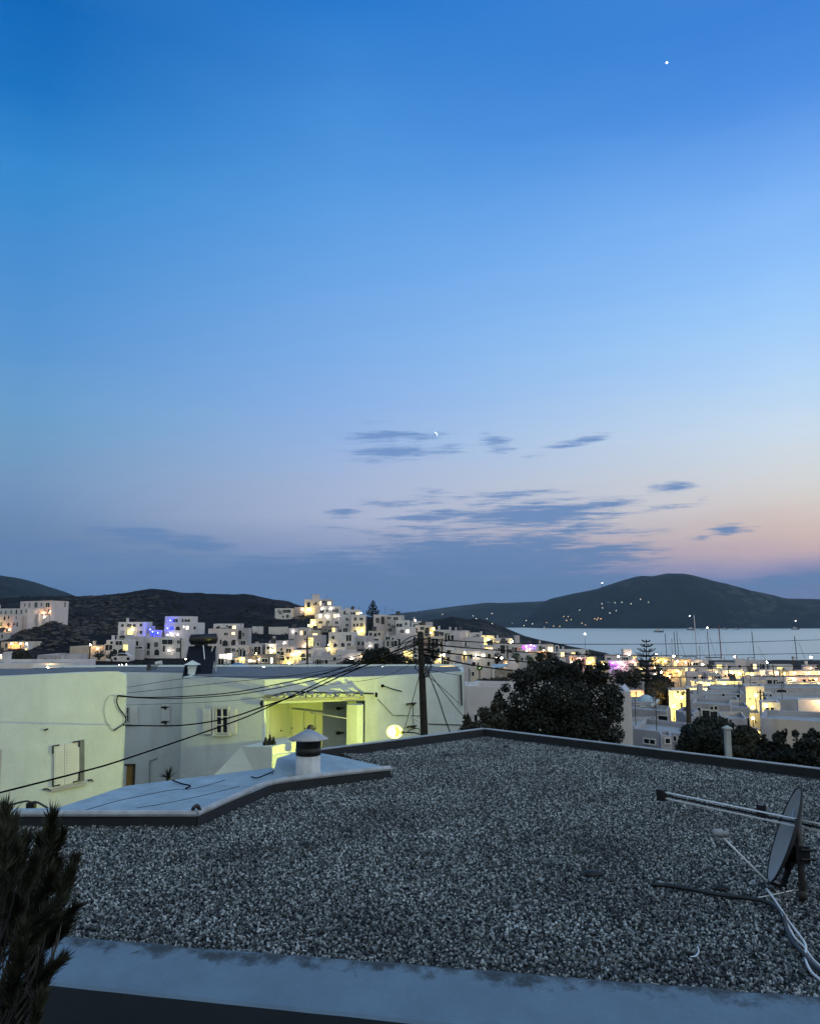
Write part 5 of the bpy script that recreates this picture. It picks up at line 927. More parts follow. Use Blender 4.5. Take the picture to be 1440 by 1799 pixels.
house('front wing of the many-windowed cube, golden light at its foot', 617, 642, 1080, 1116, 237, 0, wins=[(624, 1087.5, 4, 5), (634.5, 1087.5, 5, 4), (622, 1098.5, 3, 4), (628, 1098, 3, 4), (635, 1098, 5, 5), (624, 1109, 3, 3)], lamps=[(629, 1111, 'y', .8, 330, .9), (636, 1108, 'y', .7, 330, .9)], extra='n')
house('white house with a glowing window and lamp below the hilltop tower', 553, 584, 1077, 1101, 258, 1, wins=[(562.5, 1082, 4, 5, 'w'), (563, 1093.5, 6, 4), (576, 1093, 4, 4)], lamps=[(574, 1083, 'w', 1.5, 50, .7)], extra='t')
house('pinkish sliver house right of the glowing-window house', 584, 597, 1077, 1097, 256, 0, m='p', wins=[(588, 1082, 4, 5, 'l'), (591.5, 1094, 5, 4)], lamps=[(594, 1082, 'w', .7, 60, .6)])
house('small shed flooded in yellow light on the left flank of the hill town', 545, 556, 1088, 1101, 258, 0, depth=4, lamps=[(542, 1099, 'y', 1.2, 120, .8), (550, 1095, 'y', .9, 560, 1.0)])
house('dark stone ruin wall below the yellow shed', 565, 594, 1100, 1112, 250, 0, m='s', wins=[(573, 1107, 4, 3)])
house('hilltop tower house with antennas crowning the town', 535, 565, 1053, 1079, 330, 0, m='p', wins=[(542, 1063, 5, 8), (552, 1061.5, 2, 4)], lamps=[(545, 1071.5, 'y', 1.4, 130, .9), (540, 1072, 'y', .8, 560, 1.1)], extra='nkn')
house('lower right wing of the hilltop tower house', 565, 583, 1053, 1072, 334, 0, m='g', wins=[(573, 1062, 3, 4)], extra='n')
house('long low wall left of the hilltop tower', 517, 534, 1067, 1079, 336, 0, m='g', depth=3, name='garden_wall', cat='wall', lamps=[(531, 1071, 'c', .9, 150, .8)])
house('row of white garages with two lamps below the hilltop tower wing', 562, 598, 1065, 1078, 300, 0, wins=[(574, 1073, 3, 4), (587, 1073, 6, 4)], lamps=[(565.5, 1070.5, 'w', 1.3, 60, .7), (581, 1069, 'w', .9, 70, .7)], extra='c')
house('low white roofs stepping down right of the white garages', 598, 632, 1071, 1084, 292, 0, wins=[(606, 1078, 5, 4), (617, 1078, 4, 4)], lamps=[(634, 1077, 'w', 1.0, 60, .7)], extra='t')
house('isolated white house with a veranda on the open dark slope', 483, 513, 1069, 1086, 330, 0, wins=[(489.5, 1074, 3, 5), (503, 1074, 13, 5), (497, 1084, 3, 4), (505, 1083, 4, 5)], side=(517, 336))
house('pale retaining wall under the isolated white house', 484, 530, 1085.5, 1089, 322, 0, depth=1.5, name='retaining_wall', cat='wall')
house('thin pale wall lying on the dark slope, left of two', 443, 462, 1101, 1103, 258, 0, depth=1, name='field_wall', cat='wall')
house('thin pale wall lying on the dark slope, right of two', 472, 506, 1101.5, 1103, 262, 0, depth=1, name='field_wall', cat='wall')
house('small low house with pergola below the four-storey cube', 647, 673, 1109, 1121, 214, 0, wins=[(651, 1115, 4, 6), (659, 1115.5, 4, 5), (666, 1114, 4, 4)], m='b')
house('pink terrace wall with warm light under the small pergola house', 646, 668, 1119, 1130, 206, 0, m='p', depth=3, lamps=[(664, 1138, 'w', 1.3, 40, .8), (652, 1122, 'c', .4, 220, .9)], wins=[(661, 1124, 6, 3)])
house('blank pale gable house right of the hill pine tree', 656, 682, 1080, 1110, 236, 0, m='p', extra='n')
house('balconied white apartment house with rooftop antennas right of the blank gable', 682, 710, 1081, 1119, 232, 0, m='g', wins=[(683, 1086, 6, 4), (683, 1097.5, 4, 4), (685, 1107, 6, 5), (695, 1087, 7, 5), (699, 1098, 4, 4)], extra='nto')
house('white roof terrace with a low parapet right of the balconied apartments', 695, 720, 1090, 1104, 226, 0, wins=[(713, 1096, 3, 4)], extra='c')
house('white cottage with one dark and one glowing window behind the wooden pole', 696, 730, 1102, 1117, 218, 0, wins=[(706, 1110.5, 5, 7), (716, 1110, 4.5, 6, 'w')], extra='n')
house('bluish house with a shuttered window left of the wooden pole', 675, 696, 1118, 1146, 192, 0, m='g', wins=[(681, 1122, 7, 6), (690, 1124, 3, 6)])
house('wide bluish white wall house crossed by the pole wires', 690, 736, 1116, 1142, 196, 0, m='g', wins=[(700, 1137, 3, 4), (722, 1144, 4, 6)])
house('white arched house low behind the pole wires', 700, 735, 1139, 1158, 150, 0, wins=[(707, 1150, 3, 5, 'a'), (722, 1145, 4, 7, 'a'), (730, 1152, 5, 4)])
house('white house with two dark openings just right of the pole top', 729, 757, 1099, 1123, 222, 0, wins=[(731, 1106, 4, 4), (731, 1110, 4, 3), (742, 1104, 7, 5), (748.5, 1116, 6, 4)], m='p')
house('narrow house end lit pale yellow by a round lamp', 755, 764, 1102, 1120, 220, 0, depth=5, m='b', lamps=[(761, 1105, 'y', 1.5, 70, .7), (757, 1112, 'y', .5, 260, .8)])
house('grey-white house with two dark windows under the dark headland', 764, 792, 1107, 1122, 228, 0, wins=[(771.5, 1112.5, 7, 4), (779, 1113, 4, 5, )], extra='c')
house('beige house with tall dark windows right behind the pole wires', 757, 780, 1118, 1150, 200, 0, m='b', wins=[(770, 1142, 4, 5), (775, 1132, 3, 8)])
house('large blank blue-grey gable wall under the headland', 779, 808, 1109, 1146, 210, 0, m='g', extra='nc', side=(825, 216))
house('bluish house with three little windows right of the blank gable', 808, 845, 1120, 1148, 196, 0, m='g', wins=[(822.5, 1137.5, 4, 4), (833, 1138, 5, 3), (845, 1138, 3, 3)], side=(850, 202))
house('small white cube on the skyline below the headland', 823, 843, 1112, 1122, 258, 0, wins=[(838.5, 1117, 5, 4)])
house('roofline of low white houses beside the small skyline cube', 795, 822, 1108, 1116, 264, 0, m='g', extra='ct')
house('house front drenched in bright yellow light below the headland', 843, 868, 1117, 1136, 216, 0, wins=[(862, 1128, 4, 6), (852, 1127, 4, 6, 'y')], lamps=[(848, 1130, 'y', .6, 560, 1.0), (858, 1124, 'y', .5, 330, 1.0), (870, 1139, 'c', 2.2, 60, 1.0)])
house('long lilac-white house with a glowing window and small lamp, lower middle', 792, 868, 1144, 1180, 150, 1, m='w', wins=[(826.5, 1153.5, 5, 6), (848.5, 1152, 5, 5, 'w'), (859, 1152.5, 5, 6), (818, 1166, 3, 6), (832, 1166.5, 5, 5), (840, 1167, 2, 5), (858, 1166.5, 4, 6)], lamps=[(835.5, 1152.5, 'w', .9, 60, .5)])
house('white roof terrace with a cream-lit box above the long lilac-white house', 811, 820, 1149, 1160, 147, 0, depth=1.5, m='b', wins=[(815, 1155, 3, 5)], lamps=[(816, 1147, 'y', .4, 330, .8)], name='roof_box', cat='roof room')
house('bluish upper wall behind the long lilac-white house', 800, 850, 1138, 1150, 162, 0, m='g', depth=6)
house('white wall corner lit by a big round street lamp right of the wooden pole', 757, 775, 1149, 1166, 158, 0, wins=[(762, 1158, 4, 5)], lamps=[(779, 1151, 'c', 2.1, 90, .8), (773, 1158, 'y', .4, 200, .8)])
house('grey house behind the big round street lamp', 775, 800, 1152, 1172, 160, 0, m='g', wins=[(787, 1158, 5, 6), (795, 1164, 4, 5)])
house('low wall band lit pale yellow just above the porch house roof', 773, 801, 1170, 1178, 118, 0, depth=3, m='b', wins=[(779, 1176, 6, 2)], lamps=[(785, 1169, 'y', .4, 560, .8)], name='garden_wall', cat='wall')
house('low shed roofs with clutter behind the right end of the porch house', 801, 828, 1168, 1182, 110, 0, m='g', wins=[(808, 1175, 4, 3)], extra='c')
house('little beige house with one dark window under a lit green plant', 826, 846, 1176, 1196, 92, 0, m='b', depth=5, wins=[(830.5, 1184, 4, 7)])
house('grey wall houses below the headland slope, left of the palms', 866, 897, 1130, 1151, 214, 0, m='g', wins=[(876, 1141, 3, 4), (895, 1144, 6, 6)], lamps=[(858, 1141, 'w', .5, 60, .7)], extra='ct')
house('long flat white restaurant roofline beside the purple lights', 895, 916, 1131, 1150, 220, 0, m='g', wins=[(901, 1140, 3, 5)], extra='k')
house('white rooftop terrace with small lamps under the headland', 868, 900, 1122, 1131, 262, 0, wins=[(880, 1127, 3, 3), (890, 1127, 3, 3)], lamps=[(897, 1129, 'y', .9, 90, .8), (900, 1127, 'c', .6, 90, .8)], extra='c')
house('bar terrace flooded in purple and pink light', 914, 942, 1133, 1144, 250, 0, depth=5, wins=[(920, 1137, 6, 5, 'p')], lamps=[(924, 1136, 'p', .6, 220, 1.0), (932, 1133, 'p', .6, 260, 1.0), (938, 1135, 'b', .6, 320, 1.0), (930, 1141, 'r', .5, 160, 1.0)])
house('low terrace with warm wooden awning below the purple bar', 910, 962, 1144, 1151, 214, 0, m='b', depth=5, lamps=[(955, 1143, 'o', .6, 260, 1.0), (925, 1143, 'r', .5, 200, 1.0)])
house('pale house blocks behind the two palms', 910, 928, 1147, 1178, 140, 0, m='g', wins=[(917, 1158, 3, 5)])
house('beige flat house right of the palms above the big tree', 933, 952, 1152, 1185, 130, 0, m='b', wins=[(943, 1166, 4, 5)])
house('white rooftops with a slim chimney above the big tree', 942, 972, 1132, 1143, 262, 0, m='p', extra='c')
house('long low white house on the bay behind the big tree', 983, 1036, 1142, 1157, 280, 0, wins=[(1000, 1149, 3, 4), (1018, 1149, 3, 4)], extra='c')
house('orange-lit narrow house above the big tree', 1000, 1014, 1151, 1168, 196, 0, m='p', wins=[(1005, 1158, 2, 6), (1010, 1158, 2, 6)], lamps=[(1003, 1164, 'o', .6, 420, 1.0)])
house('pink-lit low house front above the big tree', 1014, 1030, 1155, 1170, 192, 0, m='p', wins=[(1024, 1161, 4, 5)], lamps=[(1018, 1160, 'r', .4, 420, 1.0)])
house('pale yellow lit house front above the big tree', 1030, 1046, 1154, 1170, 190, 0, m='b', wins=[(1041, 1160, 4, 5, 'y')], lamps=[(1035, 1164, 'y', .6, 560, 1.0)])
house('long low pale wall at the bay shore left of the harbour pine', 1062, 1120, 1151, 1160, 300, 0, m='p', depth=5, extra='k')
house('market stall row glowing pink and violet left of the harbour pine', 1068, 1104, 1161, 1176, 236, 0, depth=5, m='p', wins=[(1074, 1168, 6, 5, 'p'), (1084, 1169, 5, 4, 'p')], lamps=[(1090, 1164.5, 'w', 1.7, 70, 1.0), (1086, 1171, 'p', .6, 260, 1.2), (1097, 1170, 'r', .5, 200, 1.2), (1076, 1165, 'p', .5, 260, 1.2)])
house('yellow-lit kiosk left of the pink and violet market stalls', 1054, 1068, 1162, 1174, 226, 0, m='b', depth=4, lamps=[(1060, 1167, 'y', .6, 560, 1.0)])
# --- the near white house behind the big tree
house('mauve-shaded white house with a bluish flat roof behind the big tree', 816, 1108, 1211, 1300, 42, 3, depth=5, m='w', wins=[(836, 1262, 6, 12), (905, 1250, 8, 10)], base=-7.5)
house('small bluish roof box on the mauve-shaded house behind the trees', 817, 835, 1203, 1213, 44, 0, depth=2, m='w', name='roof_box', cat='roof room')
# --- the harbour quarter on the right
house('domed chapel base, low blue-grey walls right of the big tree', 1108, 1170, 1248, 1282, 92, 3, depth=6, m='g', wins=[(1120, 1262, 3, 6)])
house('upper block of the domed chapel with small windows', 1110, 1156, 1233, 1250, 98, 0, depth=7, m='g', wins=[(1122, 1241, 3, 4), (1150, 1240, 4, 5)])
q = W(1134, 1234, 100); t0 = thing('chapel_dome', 'small pale blue dome on a low drum, right of the big tree', 'dome', tuple(q)); rd = 13.5 * 100 / F
b = MB(); b.lathe(q, [(rd * 1.12, -.8), (rd * 1.12, .12), (rd, .12)] + [(rd * math.cos(a_), .12 + rd * .82 * math.sin(a_)) for a_ in np.linspace(0, math.pi / 2, 9)], 28); b.build('shell', PALEB, t0, True)
b = MB(); q2 = W(1146, 1236, 97); b.obox(q2 + Vector((0, 0, -.4)), (.9, 0, .7), (0, .6, 0), (-.12, 0, .2)); b.build('skylight', FRAME, t0)
house('orange-lit house with a pink chimney stack left of the brown round tree', 1105, 1130, 1213, 1236, 118, 0, m='p', wins=[(1117, 1220, 3, 8), (1110, 1221, 5, 6, 'o')], lamps=[(1112, 1226, 'o', .5, 300, .9), (1126, 1224, 'o', .4, 330, .9)])
house('square pink chimney-like tower above the orange-lit house', 1120, 1131, 1198, 1214, 122, 0, depth=.9, m='p', name='chimney_tower', cat='chimney')
house('tall alley wall blazing yellow beside the brown round tree', 1174, 1206, 1213, 1270, 104, 0, depth=4, m='w', wins=[(1186, 1222, 5, 12, 'y'), (1196, 1240, 4, 10), (1190, 1216, 3, 5), (1198, 1219, 4, 6)], lamps=[(1183, 1241, 'y', 1.9, 330, 1.2), (1190, 1256, 'y', .6, 560, 1.2), (1197, 1226, 'y', .5, 560, 1.2)])
house('grey stepped wall in front of the blazing yellow alley', 1186, 1212, 1252, 1290, 78, 4, depth=4, m='g')
house('cream flat-roofed house with a dark shaded veranda at the kerb edge', 1112, 1204, 1285, 1320, 52, 3, depth=6, m='p', wins=[(1141, 1303, 22, 7), (1186, 1298, 6, 8)], extra='')
house('low pale roof parapet behind the cream veranda house', 1105, 1160, 1275, 1290, 66, 0, depth=6, m='g')
house('grey gate pillar house beside the cream veranda', 1160, 1180, 1293, 1320, 47, 0, depth=2, m='w', wins=[(1172, 1302, 8, 8)])
house('blue-grey house with a pair of small dark windows in the harbour quarter', 1215, 1282, 1237, 1282, 80, 2, depth=6, m='g', wins=[(1250, 1245.5, 5.5, 8), (1257.5, 1245, 5, 8), (1228, 1247, 5, 7)])
house('stepped grey roofs behind the pair of small dark windows', 1212, 1308, 1219, 1244, 100, 0, depth=6, m='g', wins=[(1270, 1221, 5, 4), (1296, 1223, 6, 5)], extra='c')
house('wide blue-grey wall above the stepped grey roofs', 1248, 1312, 1210, 1226, 118, 0, depth=8, m='p', wins=[(1262, 1216, 4, 3)])
house('low blue-grey parapet blocks left of the blazing yellow wall', 1268, 1316, 1243, 1272, 84, 0, depth=6, m='g', wins=[(1290, 1262, 12, 3)])
house('tall wall blazing yellow above the brightest alley lamp', 1309, 1342, 1206, 1252, 108, 0, depth=5, m='w', wins=[(1317, 1228, 2, 3), (1335, 1226, 3, 4)], lamps=[(1322, 1243, 'y', 2.6, 330, 1.6), (1327, 1222, 'y', .4, 330, 1.6)])
house('white alley steps glowing below the brightest alley lamp', 1313, 1334, 1252, 1274, 92, 0, depth=3, m='w', wins=[(1327, 1268, 3, 4)], lamps=[(1322, 1262, 'y', 2.0, 230, 1.4)], name='alley_wall', cat='wall')
house('yellow-lit wall sliver at the foot of the bright alley', 1324, 1335, 1284, 1330, 50, 0, depth=2, m='b', lamps=[(1330, 1292, 'y', .5, 260, .6)], name='alley_wall', cat='wall')
house('yellow-lit flat roof parapet, left one of two behind the second pole', 1222, 1256, 1198, 1211, 150, 0, depth=6, m='w', wins=[(1227, 1204, 3, 6)], lamps=[(1245, 1203, 'y', .5, 560, 1.2), (1232, 1204, 'y', .4, 560, 1.2)])
house('yellow-lit low terrace wall right behind the second pole', 1206, 1250, 1209, 1220, 132, 0, depth=5, m='w', wins=[(1225, 1215, 4, 4)], lamps=[(1240, 1213, 'y', .4, 560, 1.2), (1216, 1214, 'y', .4, 560, 1.2)])
house('yellow-lit wall top with dark roof clutter, right one of two parapets', 1260, 1303, 1197, 1210, 146, 0, depth=6, m='w', lamps=[(1272, 1202, 'y', .5, 560, 1.2), (1296, 1204, 'y', .3, 320, 1.2)], wins=[(1288, 1205, 6, 5)])
house('long harbour terrace wall with a huge white-hot lamp', 1267, 1310, 1178, 1191, 190, 0, depth=6, m='w', lamps=[(1286, 1184.5, 'c', 4.2, 60, 1.4), (1300, 1184, 'y', .5, 560, 1.2)], wins=[(1274, 1187, 3, 3)])
house('low yellow wall right of the white-hot lamp', 1308, 1334, 1181, 1191, 184, 0, depth=5, m='w', lamps=[(1320, 1185, 'y', .5, 560, 1.2)])
house('cream terrace wall stretching right of the low yellow wall', 1333, 1372, 1178, 1189, 186, 0, depth=5, m='w', lamps=[(1345, 1183, 'c', .4, 420, 1.2), (1364, 1183, 'c', .4, 320, 1.2)], wins=[(1352, 1186, 8, 2)])
house('peach-lit long wall near the right edge of the harbour', 1385, 1475, 1179, 1189, 176, 0, depth=5, m='p', lamps=[(1395, 1183, 'o', .5, 420, 1.2), (1420, 1183, 'c', .4, 320, 1.2), (1440, 1182, 'y', .5, 560, 1.2)])
house('peach house with stacked crates at the right edge', 1380, 1475, 1190, 1203, 160, 0, depth=5, m='p', wins=[(1387, 1196, 6, 3), (1412, 1196, 5, 4), (1425, 1195, 10, 4)], lamps=[(1395, 1194, 'c', .4, 420, 1.2), (1433, 1194, 'o', .5, 420, 1.2)])
house('bright cream strip of wall below the stacked crates', 1378, 1475, 1200.5, 1206, 150, 0, depth=3, m='w', lamps=[(1390, 1203, 'y', .4, 560, 1.0), (1415, 1203, 'y', .4, 560, 1.0), (1438, 1202, 'y', .4, 560, 1.0)])
house('pink block on the quay left of the grey quay wall', 1291, 1310, 1159, 1180, 250, 0, depth=6, m='p', wins=[(1299, 1171, 3, 4)])
house('grey quay sheds right of the pink block', 1310, 1346, 1162, 1177, 256, 0, depth=6, m='g', wins=[(1320, 1169, 4, 5), (1334, 1169, 4, 4)], extra='c')
house('white quay house with a conical lit lamp post', 1352, 1392, 1169, 1180, 240, 0, depth=6, m='w', lamps=[(1409, 1175, 'w', 1.7, 60, 1.0)])
house('grey quay buildings left of the pink block', 1256, 1291, 1165, 1179, 248, 0, depth=6, m='g', wins=[(1268, 1172, 4, 4), (1280, 1172, 5, 4)], extra='n')
house('beige quay house behind the white-hot lamp', 1218, 1258, 1171, 1186, 214, 0, depth=6, m='b', wins=[(1230, 1180, 4, 4)], extra='c')
house('round-topped grey boathouse below the beige quay house', 1240, 1264, 1184, 1200, 168, 0, depth=6, m='g', wins=[(1252, 1192, 14, 8, 'a')])
house('grey house row left of the round-topped boathouse', 1206, 1242, 1183, 1200, 172, 0, depth=6, m='p', wins=[(1220, 1192, 4, 5), (1233, 1191, 3, 4)], extra='c')
house('cafe front lit amber between pine and white awnings', 1164, 1202, 1176, 1193, 196, 0, depth=6, m='b', wins=[(1172, 1184, 4, 7, 'y'), (1182, 1184, 5, 6, 'o'), (1194, 1184, 4, 7, 'y')], lamps=[(1161, 1181, 'c', 1.9, 90, 1.2), (1176, 1188, 'o', .6, 420, 1.4), (1190, 1179, 'y', .6, 560, 1.4)])
house('brightest yellow cafe corner right of the amber cafe front', 1200, 1220, 1174, 1190, 198, 0, depth=5, m='w', lamps=[(1212, 1178, 'y', 1.5, 200, 1.2), (1206, 1186, 'y', .7, 560, 1.2)])
house('low waterfront hall with a yellow-lit roof edge behind the pine', 1144, 1180, 1155, 1168, 290, 0, depth=6, m='b', lamps=[(1155, 1161, 'y', .8, 560, 1.4), (1168, 1162, 'y', .7, 560, 1.4)], wins=[(1175, 1163, 3, 4)])
house('amber-lit waterfront shops right of the pine', 1180, 1216, 1158, 1174, 270, 0, depth=6, m='b', wins=[(1186, 1167, 4, 5, 'y'), (1200, 1168, 5, 5, 'o')], lamps=[(1190, 1162, 'c', 1.6, 90, 1.4), (1217, 1166, 'c', 2.0, 60, 1.4), (1222, 1169, 'y', 1.4, 90, 1.4), (1204, 1164, 'o', .7, 420, 1.4)])
house('blue-grey long house with a low arch near the right edge', 1340, 1475, 1209, 1232, 112, 0, depth=8, m='g', wins=[(1372, 1214, 18, 5, 'a')], extra='')
house('grey house with a cream-lit ledge near the right edge', 1348, 1475, 1229, 1262, 88, 0, depth=8, m='g', wins=[(1353, 1222, 4, 4)], extra='')
house('cream-lit ledge wall at the right edge', 1401, 1475, 1229.5, 1235, 80, 0, depth=2, m='w', lamps=[(1452, 1231, 'c', .3, 420, .9)], name='ledge_wall', cat='wall')
house('white stair gable lit on its slope right of the bright alley', 1338, 1370, 1235, 1262, 74, 0, depth=3, m='w', wins=[(1352, 1247, 14, 7)], lamps=[(1345, 1240, 'y', .3, 260, .8)])
house('large grey parapet wall with bluish flat roof at the right edge', 1336, 1480, 1266, 1320, 52, 2, depth=6, m='g', base=-8.5)
for q in [
 ('pale low house with a lit doorway below the wide lilac-grey house', 546, 573, 1138, 1150, 198, 'w', [(560, 1146, 'c', .6, 60, .7)]), ('narrow grey house squeezed right of the white house with a dark arch', 563, 577, 1146, 1162, 184, 'g', []),
 ('white step-roofed house under the tall two-arch house', 592, 625, 1143, 1156, 186, 'w', []), ('small beige house left of the dark shaded pergola house', 612, 626, 1135, 1148, 196, 'b', []),
 ('low white house front below the pink terrace wall', 640, 672, 1127, 1140, 198, 'w', [(650, 1135, 'w', .7, 40, .7)]), ('grey flat house above the dark tree left of the wooden pole', 668, 692, 1138, 1150, 172, 'g', [(676, 1144, 'c', .7, 50, .7)]),
 ('small cube house under the white cottage with the glowing window', 700, 722, 1113, 1126, 212, 'p', []), ('low white house right of the beige house with tall windows', 780, 806, 1138, 1152, 176, 'w', [(800, 1146, 'c', .8, 50, .7)]),
 ('tiny grey house in front of the blank blue-grey gable', 786, 802, 1126, 1140, 190, 'g', []), ('white terrace house with a dark doorway below the yellow-drenched front', 846, 870, 1134, 1147, 190, 'w', []),
 ('long pale roof left of the pinkish red globe lamp', 846, 880, 1150, 1162, 152, 'g', [(872, 1156, 'w', .6, 40, .7)]), ('low house with an amber glow beside the blue awning', 884, 912, 1160, 1174, 128, 'b', [(890, 1166, 'o', .4, 120, .8)]),
 ('small white house on the skyline step right of the apartments', 722, 742, 1091, 1101, 250, 'w', []), ('grey stepped house between the skyline step and the pole top', 740, 760, 1093, 1102, 240, 'g', []),
 ('white low block under the grey-white headland house', 764, 792, 1119, 1130, 214, 'w', []), ('small pinkish house left of the tall beige house', 446, 468, 1136, 1150, 198, 'p', [(458, 1144, 'c', .7, 50, .7)]),
 ('low beige house beside the plain grey box house', 545, 562, 1107, 1118, 236, 'b', []),
 ('low grey roof with a vent between the pine and the amber cafe', 1140, 1164, 1170, 1180, 236, 'g', [(1150, 1173, 'o', .4, 160, 1.0)]), ('narrow amber kiosk roof beside the pine trunk', 1118, 1134, 1172, 1182, 226, 'b', [(1126, 1176, 'y', .4, 150, 1.0)]),
 ('pale shop front with a pink glow left of the pine', 1104, 1122, 1158, 1170, 262, 'p', [(1112, 1163, 'r', .4, 170, 1.0)]), ('small ochre shop glowing under the brightest cafe corner', 1196, 1216, 1189, 1199, 186, 'b', [(1206, 1192, 'y', .4, 200, 1.0)]),
 ('low white roof strip in front of the amber waterfront shops', 1216, 1244, 1160, 1169, 268, 'w', [(1228, 1164, 'c', .4, 170, 1.0)]), ('mauve parapet roof left of the long harbour terrace', 1226, 1268, 1176, 1187, 206, 'p', [(1258, 1181, 'y', .4, 160, 1.0)]),
 ('small flat cream roof right of the white-hot lamp', 1312, 1338, 1189, 1198, 174, 'w', [(1322, 1193, 'c', .4, 120, 1.0)]), ('grey shed roof cluttered with pipes below the cream terrace', 1304, 1344, 1194, 1206, 152, 'g', []),
 ('low grey house with an open black shutter below the cream terrace', 1342, 1380, 1190, 1204, 158, 'g', []), ('ochre-lit strip of wall left of the peach wall', 1370, 1388, 1180, 1189, 180, 'b', [(1378, 1184, 'y', .4, 170, 1.0)]),
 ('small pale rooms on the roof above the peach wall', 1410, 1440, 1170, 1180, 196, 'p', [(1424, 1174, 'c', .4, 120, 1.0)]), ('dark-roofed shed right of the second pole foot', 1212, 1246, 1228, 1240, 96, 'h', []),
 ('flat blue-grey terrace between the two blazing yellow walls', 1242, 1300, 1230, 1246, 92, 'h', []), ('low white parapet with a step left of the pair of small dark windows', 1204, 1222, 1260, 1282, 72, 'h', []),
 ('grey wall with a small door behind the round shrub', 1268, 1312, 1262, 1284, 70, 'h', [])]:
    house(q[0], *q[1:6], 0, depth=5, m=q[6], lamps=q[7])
# a back fence, awnings, bell arch, kiln, car
house('brown board fence with white posts below the palms', 868, 905, 1176, 1193, 92, 0, depth=.4, m='s', name='board_fence', cat='fence')
for px, lab in ((866, 'white fence post at the left end of the brown board fence'), (902, 'white fence post at the right end of the brown board fence')):
    t0 = thing('fence_post', lab, 'post', tuple(W(px, 1193, 91)), 'white fence posts'); b = MB(); a_, c_ = W(px, 1193, 91), W(px, 1172 if px < 880 else 1178, 91); b.tube([a_ - Vector((0, 0, 1)), c_], .09, 8); b.ball(c_, .11); b.build('post', FRAME, t0)
t0 = thing('blue_awning', 'pale blue canvas awning left of the domed kiln', 'awning', tuple(W(876, 1176, 96))); a_, c_, d_ = W(863, 1173.5, 95), W(890, 1172.5, 95), W(865, 1168, 99)
b = MB(); b.obox(a_, c_ - a_, d_ - a_, (0, 0, .06)); b.build('canvas', PALEB, t0); b = MB()
for q in (a_, c_, d_, d_ + c_ - a_): b.tube([q, q - Vector((0, 0, 2.4))], .04, 5)
b.build('poles', DMETAL, t0)
q = W(899, 1172, 94); t0 = thing('domed_kiln', 'little cream domed oven on a square base left of the palms', 'oven', tuple(q)); b = MB(); b.lathe(q, [(.42 * math.cos(a_) + .02, .45 + .55 * math.sin(a_)) for a_ in np.linspace(0, 1.57, 7)], 16); b.box(q + Vector((0, 0, .1)), (1.15, 1.0, .7)); b.build('oven', MM['p'], t0)
globe(None, W(881, 1156.5, 120), 'r', .16, 70, None, 'red_lamp_post'); tag(bpy.data.objects['red_lamp_post'], 'pinkish red globe lamp post left of the domed oven', 'lamp post')
t0 = thing('bell_arch', 'small white bell arch with open sides above the big tree', 'bell arch', tuple(W(978, 1147, 228))); s = 228 / F; q = W(978, 1147, 228)
b = MB(); b.box(q + Vector((-3.2 * s, 0, 5 * s)), (2 * s, .5, 11 * s)); b.box(q + Vector((3.2 * s, 0, 5 * s)), (2 * s, .5, 11 * s)); b.tube([q + Vector((3.2 * s * math.cos(a_), 0, 10.2 * s + 2.2 * s * math.sin(a_))) for a_ in np.linspace(0, math.pi, 9)], .9 * s, 6); b.box(q + Vector((0, 0, -.5)), (12 * s, .9, 1.4)); b.build('arch', WHITE, t0)
def lamp_post(px, py, D, k, rpx, L, label, name='lamp_post', gap=3.6):
    t0 = thing(name, label, 'lamp post', tuple(G(px, D))); p = W(px, py, D); r_ = rpx * D / F; b = MB(); b.ball(p, r_, 0, 1); b.build('globe', lampmat(k, L), t0)
    b = MB(); b.tube([p - Vector((0, 0, r_)), p - Vector((0, 0, max(gap, p.z - gz(px, D))))], .06, 6); b.tube([p - Vector((0, 0, r_ * 1.3)), p - Vector((0, 0, r_ * .8))], [.12, r_ * .7], 8); b.build('post', DMETAL, t0); return t0
LP = [(1105, 1150, 300, 'w', 1.4, 60, 'white globe lamp post on the shore left of the harbour pine'), (1086, 1154, 280, 'w', 1.4, 60, 'white globe lamp post above the pink market stalls'), (1152.5, 1149.5, 300, 'w', 1.7, 60, 'white globe lamp post just right of the pine tip'), (1183, 1153, 300, 'w', 1.8, 60, 'white globe lamp post left of the sailboat masts'),
      (1234, 1168, 240, 'w', 1.5, 60, 'white globe lamp post before the beige quay house'), (1291, 1154, 300, 'w', 1.8, 60, 'white globe lamp post above the pink quay block'), (1346, 1164, 270, 'w', 2.2, 50, 'bright white lamp post at the left end of the dark quay'), (1424, 1155, 290, 'w', 1.8, 60, 'bright white lamp post at the right end of the dark quay'),
      (1150, 1185, 190, 'c', 1.0, 120, 'small warm lamp post in the lower pine branches, left one'), (1161, 1190, 188, 'c', .9, 120, 'small warm lamp post right below the amber cafe front'), (1128, 1185, 192, 'w', .8, 90, 'tiny white lamp post left of the pine trunk'),
      (209, 1168, 130, 'w', .7, 40, 'left one of three tiny white lamps in the dark field'), (214.5, 1168, 130, 'w', .7, 40, 'middle one of three tiny white lamps in the dark field'), (222, 1168, 130, 'w', .8, 40, 'right one of three tiny white lamps in the dark field'), (326, 1158, 150, 'c', .8, 80, 'small warm lamp left of the collector panel'), (223, 1178, 90, 'w', .5, 40, 'single tiny white lamp right above the pale house corner'),
      (463, 1172, 150, 'w', 1.9, 60, 'bright white lamp post just above the porch house roof'), (710, 1092, 300, 'w', .9, 60, 'tiny lamp post on the skyline right of the apartments'), (729, 1090, 300, 'c', 1.5, 60, 'warm lamp post on the skyline left of the headland'), (672, 1172, 90, 'w', .8, 50, 'tiny white lamp among the dark trees'), (842, 1174, 90, 'w', .5, 60, 'tiny lamp beside the lit green plant')]
for q in LP: lamp_post(*q)
